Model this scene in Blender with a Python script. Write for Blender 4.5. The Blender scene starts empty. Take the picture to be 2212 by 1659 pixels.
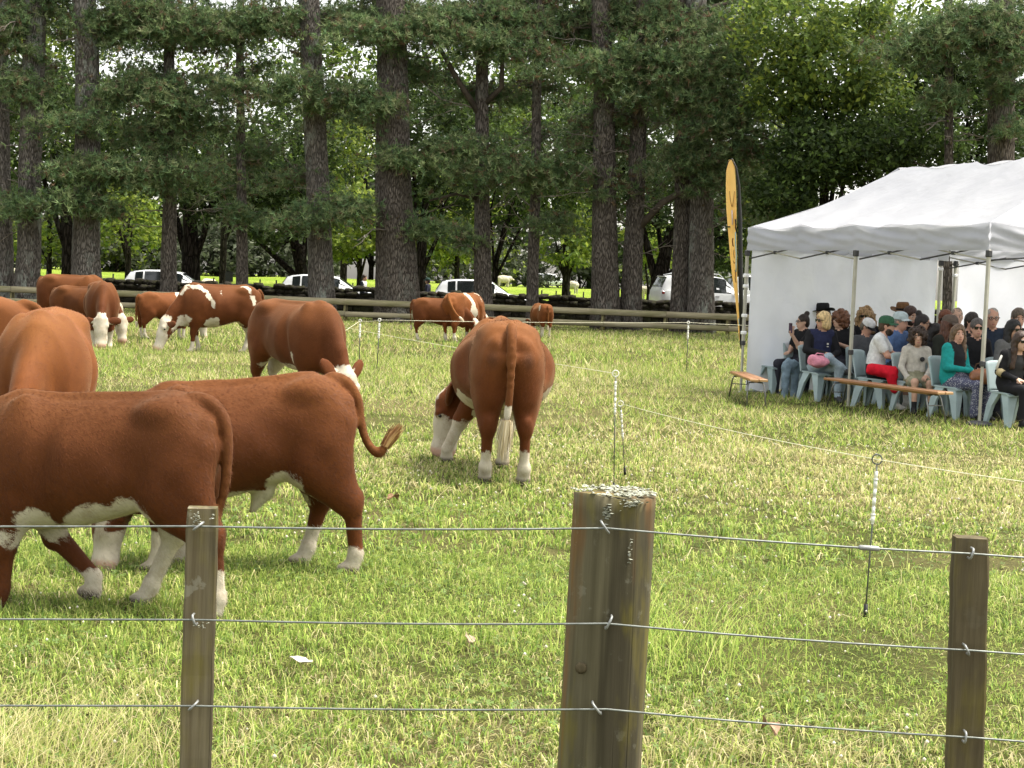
import bpy, math, random
import numpy as np
from mathutils import Matrix, Vector

# ------------------------------------------------------------------ camera, sky, sun, exposure
SC = bpy.context.scene
COL = SC.collection
EYE = 1.60
FPX = 3400.0                      # focal length in units of a 2212 x 1659 frame
PITCH = math.radians(3.69)
ROLL = math.radians(2.2)
cam_data = bpy.data.cameras.new('camera')
cam_data.sensor_width = 36.0
cam_data.lens = 36.0 * FPX / 2212.0
cam_data.clip_start = 0.05
cam_data.clip_end = 2000.0
cam = bpy.data.objects.new('camera', cam_data)
COL.objects.link(cam)
CAMROT = Matrix.Rotation(math.pi / 2 - PITCH, 3, 'X') @ Matrix.Rotation(ROLL, 3, 'Z')
cam.matrix_world = Matrix.Translation((0, 0, EYE)) @ CAMROT.to_4x4()
SC.camera = cam

SUN_DIR = Vector((0.40, 0.06, 0.90)).normalized()      # towards the sun
sun_el = math.asin(SUN_DIR.z)
sun_az = math.atan2(SUN_DIR.x, SUN_DIR.y)
world = bpy.data.worlds.new('World')
SC.world = world
world.use_nodes = True
wn = world.node_tree
wn.nodes.clear()
sky = wn.nodes.new('ShaderNodeTexSky')
sky.sky_type = 'NISHITA'
sky.sun_disc = False
sky.sun_elevation = sun_el
sky.sun_rotation = sun_az
sky.air_density = 1.0
sky.dust_density = 3.0
sky.ozone_density = 1.0
bg = wn.nodes.new('ShaderNodeBackground')
bg.inputs['Strength'].default_value = 0.15
wo = wn.nodes.new('ShaderNodeOutputWorld')
# thin high cloud: the blue is mostly washed out
veil = wn.nodes.new('ShaderNodeHueSaturation')
veil.inputs['Saturation'].default_value = 0.30
warm = wn.nodes.new('ShaderNodeMix'); warm.data_type = 'RGBA'; warm.blend_type = 'MULTIPLY'
warm.inputs[0].default_value = 1.0
warm.inputs[7].default_value = (1.0, 0.965, 0.89, 1.0)
wn.links.new(sky.outputs[0], veil.inputs['Color'])
wn.links.new(veil.outputs[0], warm.inputs[6])
wn.links.new(warm.outputs[2], bg.inputs[0])
wn.links.new(bg.outputs[0], wo.inputs[0])

sun_data = bpy.data.lights.new('sun', 'SUN')
sun_data.energy = 2.0
sun_data.angle = math.radians(18.0)
sun_data.color = (1.0, 0.94, 0.83)
sun = bpy.data.objects.new('sun', sun_data)
COL.objects.link(sun)
sun.rotation_euler = SUN_DIR.to_track_quat('Z', 'Y').to_euler()

SC.view_settings.view_transform = 'Standard'
SC.view_settings.look = 'None'
SC.view_settings.exposure = 1.65
SC.view_settings.gamma = 1.0
SC.view_settings.use_curve_mapping = False

# ------------------------------------------------------------------ helpers
rng = np.random.default_rng(7)
random.seed(7)

def ray(u, v):
    d = CAMROT @ Vector(((u - 1106.0) / FPX, -(v - 829.5) / FPX, -1.0))
    return d

def ground(u, v, z=0.0):
    """world point of the ground seen at (u, v) of the 2212-wide picture"""
    d = ray(u, v)
    t = (z - EYE) / d.z
    return Vector((d.x * t, d.y * t, z))

def at(u, v, dist):
    """world point seen at (u, v), standing dist metres ahead"""
    d = ray(u, v)
    t = dist / d.y
    return Vector((d.x * t, dist, EYE + d.z * t))

def tag(o, label=None, cat=None, group=None, kind=None):
    if label: o['label'] = label
    if cat: o['category'] = cat
    if group: o['group'] = group
    if kind: o['kind'] = kind
    return o

def empty(name, loc=(0, 0, 0), rz=0.0):
    o = bpy.data.objects.new(name, None)
    o.empty_display_size = 0.1
    o.location = loc
    o.rotation_euler = (0, 0, rz)
    COL.objects.link(o)
    return o

def mesh_np(name, V, F, smooth=True, attrs=None, mats=None, midx=None):
    """V (n,3); F is an (m,k) int array or list of such arrays"""
    V = np.asarray(V, np.float32)
    Fs = F if isinstance(F, list) else [F]
    Fs = [np.asarray(f, np.int32) for f in Fs if len(f)]
    me = bpy.data.meshes.new(name)
    me.vertices.add(len(V))
    me.vertices.foreach_set('co', V.ravel())
    loops = np.concatenate([f.ravel() for f in Fs])
    tot = np.concatenate([np.full(len(f), f.shape[1], np.int32) for f in Fs])
    start = np.concatenate([[0], np.cumsum(tot)[:-1]]).astype(np.int32)
    me.loops.add(len(loops))
    me.loops.foreach_set('vertex_index', loops)
    me.polygons.add(len(tot))
    me.polygons.foreach_set('loop_start', start)
    try:
        me.polygons.foreach_set('loop_total', tot)
    except Exception:
        pass
    me.polygons.foreach_set('use_smooth', np.full(len(tot), smooth, bool))
    if midx is not None:
        me.polygons.foreach_set('material_index', np.asarray(midx, np.int32))
    if attrs:
        for k, a in attrs.items():
            a = np.asarray(a, np.float32)
            if a.ndim == 1:
                at_ = me.attributes.new(k, 'FLOAT', 'POINT')
                at_.data.foreach_set('value', a)
            else:
                if a.shape[1] == 3:
                    a = np.concatenate([a, np.ones((len(a), 1), np.float32)], 1)
                at_ = me.attributes.new(k, 'FLOAT_COLOR', 'POINT')
                at_.data.foreach_set('color', a.ravel())
    me.update(calc_edges=True)
    for m in (mats or []):
        me.materials.append(m)
    return me

def obj(name, me, parent=None, mat=None, loc=None):
    o = bpy.data.objects.new(name, me)
    COL.objects.link(o)
    if mat is not None and len(me.materials) == 0:
        me.materials.append(mat)
    if parent is not None:
        o.parent = parent
    if loc is not None:
        o.location = loc
    return o

def copy_tree(o, parent=None):
    c = o.copy()
    COL.objects.link(c)
    c.parent = parent
    if parent is not None:
        c.matrix_parent_inverse = o.matrix_parent_inverse.copy()
    for ch in list(o.children):
        copy_tree(ch, c)
    return c

class MB:
    """collects simple shapes into one mesh"""
    def __init__(s):
        s.v = []; s.f = []; s.smooth = []
    def add(s, vs, fs, smooth=False):
        o = len(s.v)
        s.v += [tuple(p) for p in vs]
        s.f += [tuple(i + o for i in f) for f in fs]
        s.smooth += [smooth] * len(fs)
        return s
    def box(s, c, d, R=None, bev=0.0):
        c = Vector(c); hx, hy, hz = d[0] / 2, d[1] / 2, d[2] / 2
        b = min(bev, hx * .45, hy * .45, hz * .45)
        R = R or Matrix.Identity(3)
        if b <= 0:
            vs = [Vector((x, y, z)) for z in (-hz, hz) for y in (-hy, hy) for x in (-hx, hx)]
            fs = [(0, 2, 3, 1), (4, 5, 7, 6), (0, 1, 5, 4), (2, 6, 7, 3), (0, 4, 6, 2), (1, 3, 7, 5)]
            return s.add([c + R @ p for p in vs], fs)
        vs = []; ids = {}
        for sx in (-1, 1):
            for sy in (-1, 1):
                for sz in (-1, 1):
                    ids[(sx, sy, sz)] = len(vs)
                    vs += [Vector((sx * hx, sy * (hy - b), sz * (hz - b))),
                           Vector((sx * (hx - b), sy * hy, sz * (hz - b))),
                           Vector((sx * (hx - b), sy * (hy - b), sz * hz))]
        g = lambda a, b_, c_, k: ids[(a, b_, c_)] + k
        fs = []
        for q in (-1, 1):
            fs.append((g(q, -1, -1, 0), g(q, 1, -1, 0), g(q, 1, 1, 0), g(q, -1, 1, 0)))
            fs.append((g(-1, q, -1, 1), g(1, q, -1, 1), g(1, q, 1, 1), g(-1, q, 1, 1)))
            fs.append((g(-1, -1, q, 2), g(1, -1, q, 2), g(1, 1, q, 2), g(-1, 1, q, 2)))
            for r in (-1, 1):
                fs.append((g(q, r, -1, 0), g(q, r, 1, 0), g(q, r, 1, 1), g(q, r, -1, 1)))
                fs.append((g(q, -1, r, 0), g(q, 1, r, 0), g(q, 1, r, 2), g(q, -1, r, 2)))
                fs.append((g(-1, q, r, 1), g(1, q, r, 1), g(1, q, r, 2), g(-1, q, r, 2)))
                for t in (-1, 1):
                    fs.append((g(q, r, t, 0), g(q, r, t, 1), g(q, r, t, 2)))
        # orient outward
        ff = []
        for f in fs:
            ce = sum((vs[i] for i in f), Vector()) / len(f)
            n = (vs[f[1]] - vs[f[0]]).cross(vs[f[2]] - vs[f[0]])
            ff.append(f if n.dot(ce) > 0 else tuple(reversed(f)))
        return s.add([c + R @ p for p in vs], ff)
    def tube(s, path, rad, n=8, cap=True, smooth=True, squash=None):
        P = [Vector(p) for p in path]
        if not hasattr(rad, '__len__'):
            rad = [rad] * len(P)
        rings = []
        t0 = (P[1] - P[0]).normalized()
        ref = Vector((0, 0, 1)) if abs(t0.z) < .9 else Vector((1, 0, 0))
        a = t0.cross(ref).normalized()
        for i, p in enumerate(P):
            t = (P[min(i + 1, len(P) - 1)] - P[max(i - 1, 0)])
            t = t.normalized() if t.length > 1e-9 else t0
            a = (a - t * a.dot(t)).normalized()
            b = t.cross(a)
            sq = squash or (1, 1)
            rings.append([p + (a * math.cos(k * 2 * math.pi / n) * sq[0] + b * math.sin(k * 2 * math.pi / n) * sq[1]) * rad[i] for k in range(n)])
        vs = [q for r in rings for q in r]
        fs = []
        for i in range(len(P) - 1):
            for k in range(n):
                k2 = (k + 1) % n
                fs.append((i * n + k, i * n + k2, (i + 1) * n + k2, (i + 1) * n + k))
        if cap:
            fs.append(tuple(range(n))[::-1])
            fs.append(tuple((len(P) - 1) * n + k for k in range(n)))
        return s.add(vs, fs, smooth)
    def lathe(s, prof, n=16, M=None, smooth=True, cap=True):
        M = M or Matrix.Identity(4)
        vs = []
        for (r, z) in prof:
            for k in range(n):
                a = 2 * math.pi * k / n
                vs.append(M @ Vector((r * math.cos(a), r * math.sin(a), z)))
        fs = []
        for i in range(len(prof) - 1):
            for k in range(n):
                k2 = (k + 1) % n
                fs.append((i * n + k, i * n + k2, (i + 1) * n + k2, (i + 1) * n + k))
        if cap:
            fs.append(tuple(range(n))[::-1])
            fs.append(tuple((len(prof) - 1) * n + k for k in range(n)))
        return s.add(vs, fs, smooth)
    def prism(s, poly, h0, h1, axes=(0, 2, 1)):
        """polygon in axes[0],axes[1]; extruded along axes[2] from h0 to h1"""
        vs = []
        for h in (h0, h1):
            for p in poly:
                q = [0, 0, 0]; q[axes[0]] = p[0]; q[axes[1]] = p[1]; q[axes[2]] = h
                vs.append(tuple(q))
        n = len(poly)
        fs = [tuple(range(n))[::-1], tuple(range(n, 2 * n))]
        for k in range(n):
            k2 = (k + 1) % n
            fs.append((k, k2, n + k2, n + k))
        return s.add(vs, fs)
    def mesh(s, name):
        me = bpy.data.meshes.new(name)
        me.from_pydata([tuple(p) for p in s.v], [], s.f)
        me.polygons.foreach_set('use_smooth', s.smooth)
        me.update()
        return me
    def build(s, name, mat, parent=None):
        return obj(name, s.mesh(name), parent, mat)

# ---- numpy value noise
def hash2(ix, iy, seed=0):
    h = (ix.astype(np.int64) * 374761393 + iy.astype(np.int64) * 668265263 + seed * 982451653) & 0xffffffff
    h = ((h ^ (h >> 13)) * 1274126177) & 0xffffffff
    return ((h ^ (h >> 16)) & 0xffff) / 65535.0
def vnoise2(x, y, seed=0):
    ix = np.floor(x); iy = np.floor(y); fx = x - ix; fy = y - iy
    fx = fx * fx * (3 - 2 * fx); fy = fy * fy * (3 - 2 * fy)
    a = hash2(ix, iy, seed); b = hash2(ix + 1, iy, seed); c = hash2(ix, iy + 1, seed); d = hash2(ix + 1, iy + 1, seed)
    return (a * (1 - fx) + b * fx) * (1 - fy) + (c * (1 - fx) + d * fx) * fy
def vnoise3(P, s, seed=0):
    x, y, z = P[..., 0] * s, P[..., 1] * s, P[..., 2] * s
    iz = np.floor(z); fz = z - iz; fz = fz * fz * (3 - 2 * fz)
    def layer(k):
        o = k * 57.31
        ix = np.floor(x); iy = np.floor(y); fx = x - ix; fy = y - iy
        fx = fx * fx * (3 - 2 * fx); fy = fy * fy * (3 - 2 * fy)
        kx = ix + np.floor(k) * 131; ky = iy + np.floor(k) * 71
        a = hash2(kx, ky, seed); b = hash2(kx + 1, ky, seed); c = hash2(kx, ky + 1, seed); d = hash2(kx + 1, ky + 1, seed)
        return (a * (1 - fx) + b * fx) * (1 - fy) + (c * (1 - fx) + d * fx) * fy
    return layer(iz) * (1 - fz) + layer(iz + 1) * fz

# ------------------------------------------------------------------ materials
class NT:
    def __init__(s, name):
        s.m = bpy.data.materials.new(name)
        s.m.use_nodes = True
        s.t = s.m.node_tree
        s.t.nodes.clear()
        s.out = s.t.nodes.new('ShaderNodeOutputMaterial')
    def n(s, kind, **kw):
        nd = s.t.nodes.new('ShaderNode' + kind)
        for k, v in kw.items():
            if k in nd.inputs.keys():
                if hasattr(v, 'is_output'):
                    s.t.links.new(v, nd.inputs[k])
                else:
                    nd.inputs[k].default_value = v
            else:
                setattr(nd, k, v)
        return nd
    def link(s, a, b):
        s.t.links.new(a, b)
    def val(s, inp, v):
        if hasattr(v, 'is_output'):
            s.t.links.new(v, inp)
        else:
            inp.default_value = v
    def math(s, op, a, b=0.0, c=0.0):
        nd = s.t.nodes.new('ShaderNodeMath'); nd.operation = op
        s.val(nd.inputs[0], a); s.val(nd.inputs[1], b)
        if op == 'MULTIPLY_ADD': s.val(nd.inputs[2], c)
        return nd.outputs[0]
    def mix(s, f, a, b, blend='MIX'):
        nd = s.t.nodes.new('ShaderNodeMix'); nd.data_type = 'RGBA'; nd.blend_type = blend
        s.val(nd.inputs[0], f); s.val(nd.inputs[6], a); s.val(nd.inputs[7], b)
        return nd.outputs[2]
    def ramp(s, f, lo, hi):
        nd = s.t.nodes.new('ShaderNodeMapRange'); nd.interpolation_type = 'SMOOTHSTEP'
        s.val(nd.inputs[0], f); nd.inputs[1].default_value = lo; nd.inputs[2].default_value = hi
        return nd.outputs[0]
    def coords(s, scale=(1, 1, 1), kind='Object'):
        tc = s.t.nodes.new('ShaderNodeTexCoord')
        mp = s.t.nodes.new('ShaderNodeMapping')
        mp.inputs['Scale'].default_value = scale
        s.link(tc.outputs[kind], mp.inputs[0])
        return mp.outputs[0]
    def noise(s, vec, scale, detail=4.0, rough=0.55):
        nd = s.t.nodes.new('ShaderNodeTexNoise')
        s.link(vec, nd.inputs['Vector'])
        nd.inputs['Scale'].default_value = scale; nd.inputs['Detail'].default_value = detail
        nd.inputs['Roughness'].default_value = rough
        return nd.outputs[0]
    def attr(s, name):
        nd = s.t.nodes.new('ShaderNodeAttribute'); nd.attribute_name = name
        return nd
    def bump(s, h, strength=0.4, dist=0.01):
        nd = s.t.nodes.new('ShaderNodeBump')
        nd.inputs['Strength'].default_value = strength; nd.inputs['Distance'].default_value = dist
        s.link(h, nd.inputs['Height'])
        return nd.outputs[0]
    def bsdf(s, color, rough=0.7, normal=None, spec=0.3, metal=0.0, sheen=0.0, trans=0.0):
        b = s.t.nodes.new('ShaderNodeBsdfPrincipled')
        s.val(b.inputs['Base Color'], color); s.val(b.inputs['Roughness'], rough)
        b.inputs['Specular IOR Level'].default_value = spec
        b.inputs['Metallic'].default_value = metal
        if sheen:
            b.inputs['Sheen Weight'].default_value = sheen
            b.inputs['Sheen Roughness'].default_value = .35
            b.inputs['Sheen Tint'].default_value = (1.0, .66, .40, 1.0)
        if normal is not None: s.link(normal, b.inputs['Normal'])
        if trans:
            tl = s.t.nodes.new('ShaderNodeBsdfTranslucent')
            s.val(tl.inputs['Color'], color)
            mx = s.t.nodes.new('ShaderNodeMixShader'); mx.inputs[0].default_value = trans
            s.link(b.outputs[0], mx.inputs[1]); s.link(tl.outputs[0], mx.inputs[2])
            s.link(mx.outputs[0], s.out.inputs[0])
        else:
            s.link(b.outputs[0], s.out.inputs[0])
        return s.m

def c4(c): return (c[0], c[1], c[2], 1.0)

def plain(name, col, rough=0.6, var=0.12, scale=18.0, bump=0.0, spec=0.3, metal=0.0, stretch=(1, 1, 1), trans=0.0, sheen=0.0):
    """one base colour with a little procedural unevenness"""
    t = NT(name)
    co = t.coords(stretch)
    nz = t.noise(co, scale, 5.0)
    dark = tuple(x * (1 - var) for x in col); lite = tuple(min(1, x * (1 + var)) for x in col)
    c = t.mix(t.ramp(nz, .3, .7), c4(dark), c4(lite))
    nm = t.bump(nz, bump, 0.01) if bump else None
    return t.bsdf(c, rough, nm, spec, metal, sheen, trans)
# ------------------------------------------------------------------ smooth solid modelling (distance fields meshed by surface nets)
def rcone(P, a, b, r1, r2, sq=None):
    a = np.asarray(a, np.float32); b = np.asarray(b, np.float32)
    ab = b - a
    pa = P - a
    t = np.clip((pa @ ab) / max(float(ab @ ab), 1e-9), 0, 1)
    q = pa - t[..., None] * ab
    if sq is not None:
        q = q / np.asarray(sq, np.float32)
    return np.sqrt((q * q).sum(-1)) - (r1 + (r2 - r1) * t)
def ellip(P, c, r, R=None):
    q = P - np.asarray(c, np.float32)
    if R is not None:
        q = q @ np.asarray(R, np.float32)
    r = np.asarray(r, np.float32)
    k = np.sqrt(((q / r) ** 2).sum(-1))
    return (k - 1.0) * float(r.min()) * (0.5 + 0.5 * np.clip(k, 0, 1)) if False else (k - 1.0) * float(r.min())
def smin(a, b, k):
    if k <= 0: return np.minimum(a, b)
    h = np.clip(0.5 + 0.5 * (b - a) / k, 0, 1)
    return b * (1 - h) + a * h - k * h * (1 - h)
def smax(a, b, k): return -smin(-a, -b, k)

def grid(lo, hi, h):
    lo = np.asarray(lo, float); hi = np.asarray(hi, float)
    n = np.ceil((hi - lo) / h).astype(int) + 1
    ax = [lo[i] + np.arange(n[i]) * h for i in range(3)]
    G = np.stack(np.meshgrid(*ax, indexing='ij'), -1).astype(np.float32)
    return G, lo

def surface_nets(F, lo, h):
    s = F < 0
    c = s[:-1, :-1, :-1].astype(np.int8)
    tot = np.zeros_like(c)
    for dx in (0, 1):
        for dy in (0, 1):
            for dz in (0, 1):
                tot += s[dx:dx + c.shape[0], dy:dy + c.shape[1], dz:dz + c.shape[2]]
    act = (tot > 0) & (tot < 8)
    I = np.argwhere(act)
    idx = np.full(act.shape, -1, np.int32)
    idx[act] = np.arange(len(I))
    cor = np.array([(x, y, z) for x in (0, 1) for y in (0, 1) for z in (0, 1)])
    vals = np.stack([F[I[:, 0] + q[0], I[:, 1] + q[1], I[:, 2] + q[2]] for q in cor], 1)
    acc = np.zeros((len(I), 3)); cnt = np.zeros(len(I))
    for a in range(8):
        for b in range(a + 1, 8):
            if np.abs(cor[a] - cor[b]).sum() != 1: continue
            va = vals[:, a]; vb = vals[:, b]
            x = (va < 0) != (vb < 0)
            t = np.where(x, va / np.where(x, va - vb, 1), 0)
            acc += np.where(x[:, None], cor[a] + (cor[b] - cor[a]) * t[:, None], 0)
            cnt += x
    V = lo + (I + acc / cnt[:, None]) * h
    faces = []
    for ax in range(3):
        o1, o2 = (ax + 1) % 3, (ax + 2) % 3
        sl0 = [slice(None)] * 3; sl1 = [slice(None)] * 3
        sl0[ax] = slice(0, -1); sl1[ax] = slice(1, None)
        A = s[tuple(sl0)]; B = s[tuple(sl1)]
        E = np.argwhere(A != B)
        if not len(E): continue
        ok = (E[:, o1] > 0) & (E[:, o2] > 0) & (E[:, o1] < F.shape[o1] - 1) & (E[:, o2] < F.shape[o2] - 1)
        E = E[ok]
        def cid(d1, d2):
            q = E.copy(); q[:, o1] -= d1; q[:, o2] -= d2
            return idx[q[:, 0], q[:, 1], q[:, 2]]
        Q = np.stack([cid(1, 1), cid(0, 1), cid(0, 0), cid(1, 0)], 1)
        inside = A[E[:, 0], E[:, 1], E[:, 2]]
        Q[~inside] = Q[~inside][:, ::-1]
        faces.append(Q)
    Fq = np.concatenate(faces)
    Fq = Fq[(Fq >= 0).all(1)]
    return V.astype(np.float32), Fq

def rotz(a):
    c, s = math.cos(a), math.sin(a)
    return np.array([[c, -s, 0], [s, c, 0], [0, 0, 1]], np.float32)
def rotx(a):
    c, s = math.cos(a), math.sin(a)
    return np.array([[1, 0, 0], [0, c, -s], [0, s, c]], np.float32)
def roty(a):
    c, s = math.cos(a), math.sin(a)
    return np.array([[c, 0, s], [0, 1, 0], [-s, 0, c]], np.float32)
# ------------------------------------------------------------------ ground and grass
def make_ground():
    t = NT('turf')
    co = t.coords()
    big = t.noise(co, 0.35, 3.0); mid = t.noise(co, 2.2, 5.0); fine = t.noise(co, 55.0, 6.0, .7)
    g1 = t.mix(t.ramp(mid, .35, .65), c4((.070, .080, .022)), c4((.12, .12, .04)))
    g2 = t.mix(t.ramp(big, .42, .66), g1, c4((.17, .145, .065)))
    c = t.mix(t.ramp(fine, .38, .62), t.mix(.55, g2, c4((.02, .022, .008))), g2)
    m = t.bsdf(c, .95, t.bump(fine, .8, .03), .05)
    n = 90
    xs = np.concatenate([np.linspace(-400, -40, 8)[:-1], np.linspace(-40, 40, n), np.linspace(40, 400, 8)[1:]])
    ys = np.concatenate([np.linspace(-30, 0, 4)[:-1], np.linspace(0, 64, n), np.linspace(64, 700, 16)[1:]])
    X, Y = np.meshgrid(xs, ys, indexing='ij')
    Z = (vnoise2(X * .45, Y * .45, 3) - .5) * .05 * np.exp(-((Y - 25) / 60.0) ** 2)
    V = np.stack([X, Y, Z], -1).reshape(-1, 3)
    i = np.arange(len(xs) - 1)[:, None] * len(ys) + np.arange(len(ys) - 1)[None]
    F = np.stack([i, i + len(ys), i + len(ys) + 1, i + 1], -1).reshape(-1, 4)
    o = obj('ground', mesh_np('ground', V, F), None, m)
    tag(o, kind='structure')

    t = NT('paddock_grass')
    co = t.coords()
    a = t.noise(co, .25, 4.0); b = t.noise(co, 7.0, 5.0, .7)
    c = t.mix(t.ramp(a, .35, .65), c4((.20, .29, .035)), c4((.29, .36, .06)))
    c = t.mix(t.ramp(b, .3, .6), t.mix(.35, c, c4((.05, .1, .01))), c)
    m = t.bsdf(c, .9, t.bump(b, 1.0, .15), .05)
    X, Y = np.meshgrid(np.linspace(-90, 60, 50), np.linspace(64.5, 190, 40), indexing='ij')
    Z = .03 + np.clip((Y - 66) / 44, 0, 1) * 1.28 + (vnoise2(X * .2, Y * .2, 9) - .5) * .2 * np.clip((Y - 64.5) / 5, 0, 1)
    V = np.stack([X, Y, Z], -1).reshape(-1, 3)
    i = np.arange(49)[:, None] * 40 + np.arange(39)[None]
    F = np.stack([i, i + 40, i + 41, i + 1], -1).reshape(-1, 4)
    tag(obj('far_paddock', mesh_np('far_paddock', V, F), None, m), kind='structure')

    # packed gravel lane where the cars stand
    t = NT('lane_gravel')
    co = t.coords(); a = t.noise(co, 9.0, 6.0, .7)
    m = t.bsdf(t.mix(t.ramp(a, .3, .7), c4((.12, .10, .075)), c4((.26, .235, .19))), .95, t.bump(a, .6, .02), .1)
    V = np.array([(-60, 63.2, .034), (45, 63.2, .034), (45, 69, .036), (-60, 69, .036)], float)
    V[:, 2] += .12
    tag(obj('lane', mesh_np('lane', V, np.array([[0, 1, 2, 3]])), None, m), kind='structure')

GREEN = np.array([(.255, .365, .065), (.330, .430, .088), (.125, .210, .038), (.45, .49, .145)])
STRAW = np.array([(.52, .46, .235), (.43, .39, .165), (.62, .55, .32), (.41, .41, .155)])

def dryness(X, Y):
    """0 lush .. 1 straw; patches as they lie in the paddock"""
    n = vnoise2(X * .55, Y * .40, 11) * .6 + vnoise2(X * 1.7, Y * 1.3, 12) * .4
    base = np.interp(Y, [4, 5.3, 6.3, 8, 10, 12, 15, 20, 30, 45, 60], [.42, .32, .14, .10, .17, .38, .46, .50, .44, .38, .32])
    base = base + .16 * np.clip((X - 1.2) / 3, 0, 1) * (Y > 8) * (Y < 16)
    lush = np.exp(-(((X + .4) / 1.5) ** 2 + ((Y - 10.6) / 1.7) ** 2)) * .35
    lush = lush + np.exp(-(((X - .9) / .9) ** 2 + ((Y - 7.3) / .8) ** 2)) * .25
    return np.clip(base + (n - .5) * .85 - lush, 0.02, .95)

THATCH = np.array([(.22, .165, .085), (.16, .115, .06), (.30, .235, .125), (.11, .085, .045)])
def blades(N, y0, y1, hgt, wid, seg, seed, curl=.6, per=9, spread=.03):
    """tufts of blades spreading from common roots, with flat dead thatch between"""
    r = np.random.default_rng(seed)
    T = N // per
    # area-uniform sampling of the strip the lens (and a step to either side) can see
    TY = np.sqrt(r.uniform(y0 ** 2, y1 ** 2, T)); TX_ = r.uniform(-1, 1, T) * (TY * .37 + 1.6)
    td = dryness(TX_, TY) + r.normal(0, .10, T)
    tt = vnoise2(TX_ * 1.3, TY * 1.3, 21)
    th = (.70 + .55 * tt) * r.uniform(.65, 1.35, T) * np.where(vnoise2(TX_ * .7, TY * .7, 23) > .62, 1.25, 1.0)
    tc = r.uniform(.82, 1.18, T)
    ti = np.repeat(np.arange(T), per); M = len(ti)
    a = r.uniform(0, 2 * math.pi, M)
    rad = np.abs(r.normal(0, 1, M)) * spread
    X = TX_[ti] + np.cos(a) * rad; Y = TY[ti] + np.sin(a) * rad
    dry = r.random(M) < np.clip(td[ti], 0, 1) * .85
    ci = r.integers(0, 4, M)
    col = np.where(dry[:, None], STRAW[ci], GREEN[ci]) * (r.uniform(.62, 1.3, M) * tc[ti])[:, None]
    thatch = r.random(M) < .09
    col[thatch] = THATCH[ci[thatch]] * r.uniform(.7, 1.4, thatch.sum())[:, None]
    H = hgt * r.uniform(.5, 1.25, M) * th[ti] * np.interp(Y, [18, 26, 31, 32, 46, 54, 60], [1, 1.5, 1.9, 1.25, 1.2, .75, .7])
    W = wid * r.uniform(.6, 1.35, M)
    lean = r.uniform(.15, 1.0, M) * curl + dry * .2
    lean[thatch] = r.uniform(1.2, 1.7, thatch.sum())
    a2 = a + r.normal(0, .7, M)
    dx, dy = np.cos(a2), np.sin(a2)
    wa = a2 + math.pi / 2 + r.normal(0, .6, M); wx, wy = np.cos(wa) * W / 2, np.sin(wa) * W / 2
    base = np.stack([X, Y, np.full(M, -.01)], 1)
    wv = np.stack([wx, wy, np.zeros(M)], 1)
    dv = np.stack([dx, dy, np.zeros(M)], 1)
    up = np.array([0, 0, 1.0])
    zt = np.where(thatch, r.uniform(.08, .3, M), np.clip(1.0 - lean * .55, .15, 1))
    if seg == 1:
        tip = base + dv * (H * lean)[:, None] + up * (H * np.maximum(zt, .3))[:, None]
        V = np.stack([base - wv, base + wv, tip], 1).reshape(-1, 3)
        F = np.arange(M * 3).reshape(-1, 3)
        C = np.repeat(col, 3, 0)
    else:
        mid = base + dv * (H * lean * .34)[:, None] + up * (H * np.where(thatch, .2, .58))[:, None]
        tip = base + dv * (H * lean * 1.05)[:, None] + up * (H * zt)[:, None]
        V = np.stack([base - wv * .8, base + wv * .8, mid + wv, mid - wv, tip], 1).reshape(-1, 3)
        b = np.arange(M)[:, None] * 5
        F = [b + np.array([0, 1, 2, 3]), b + np.array([3, 2, 4])]
        C = np.repeat(col, 5, 0)
    return V, F, C

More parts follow.
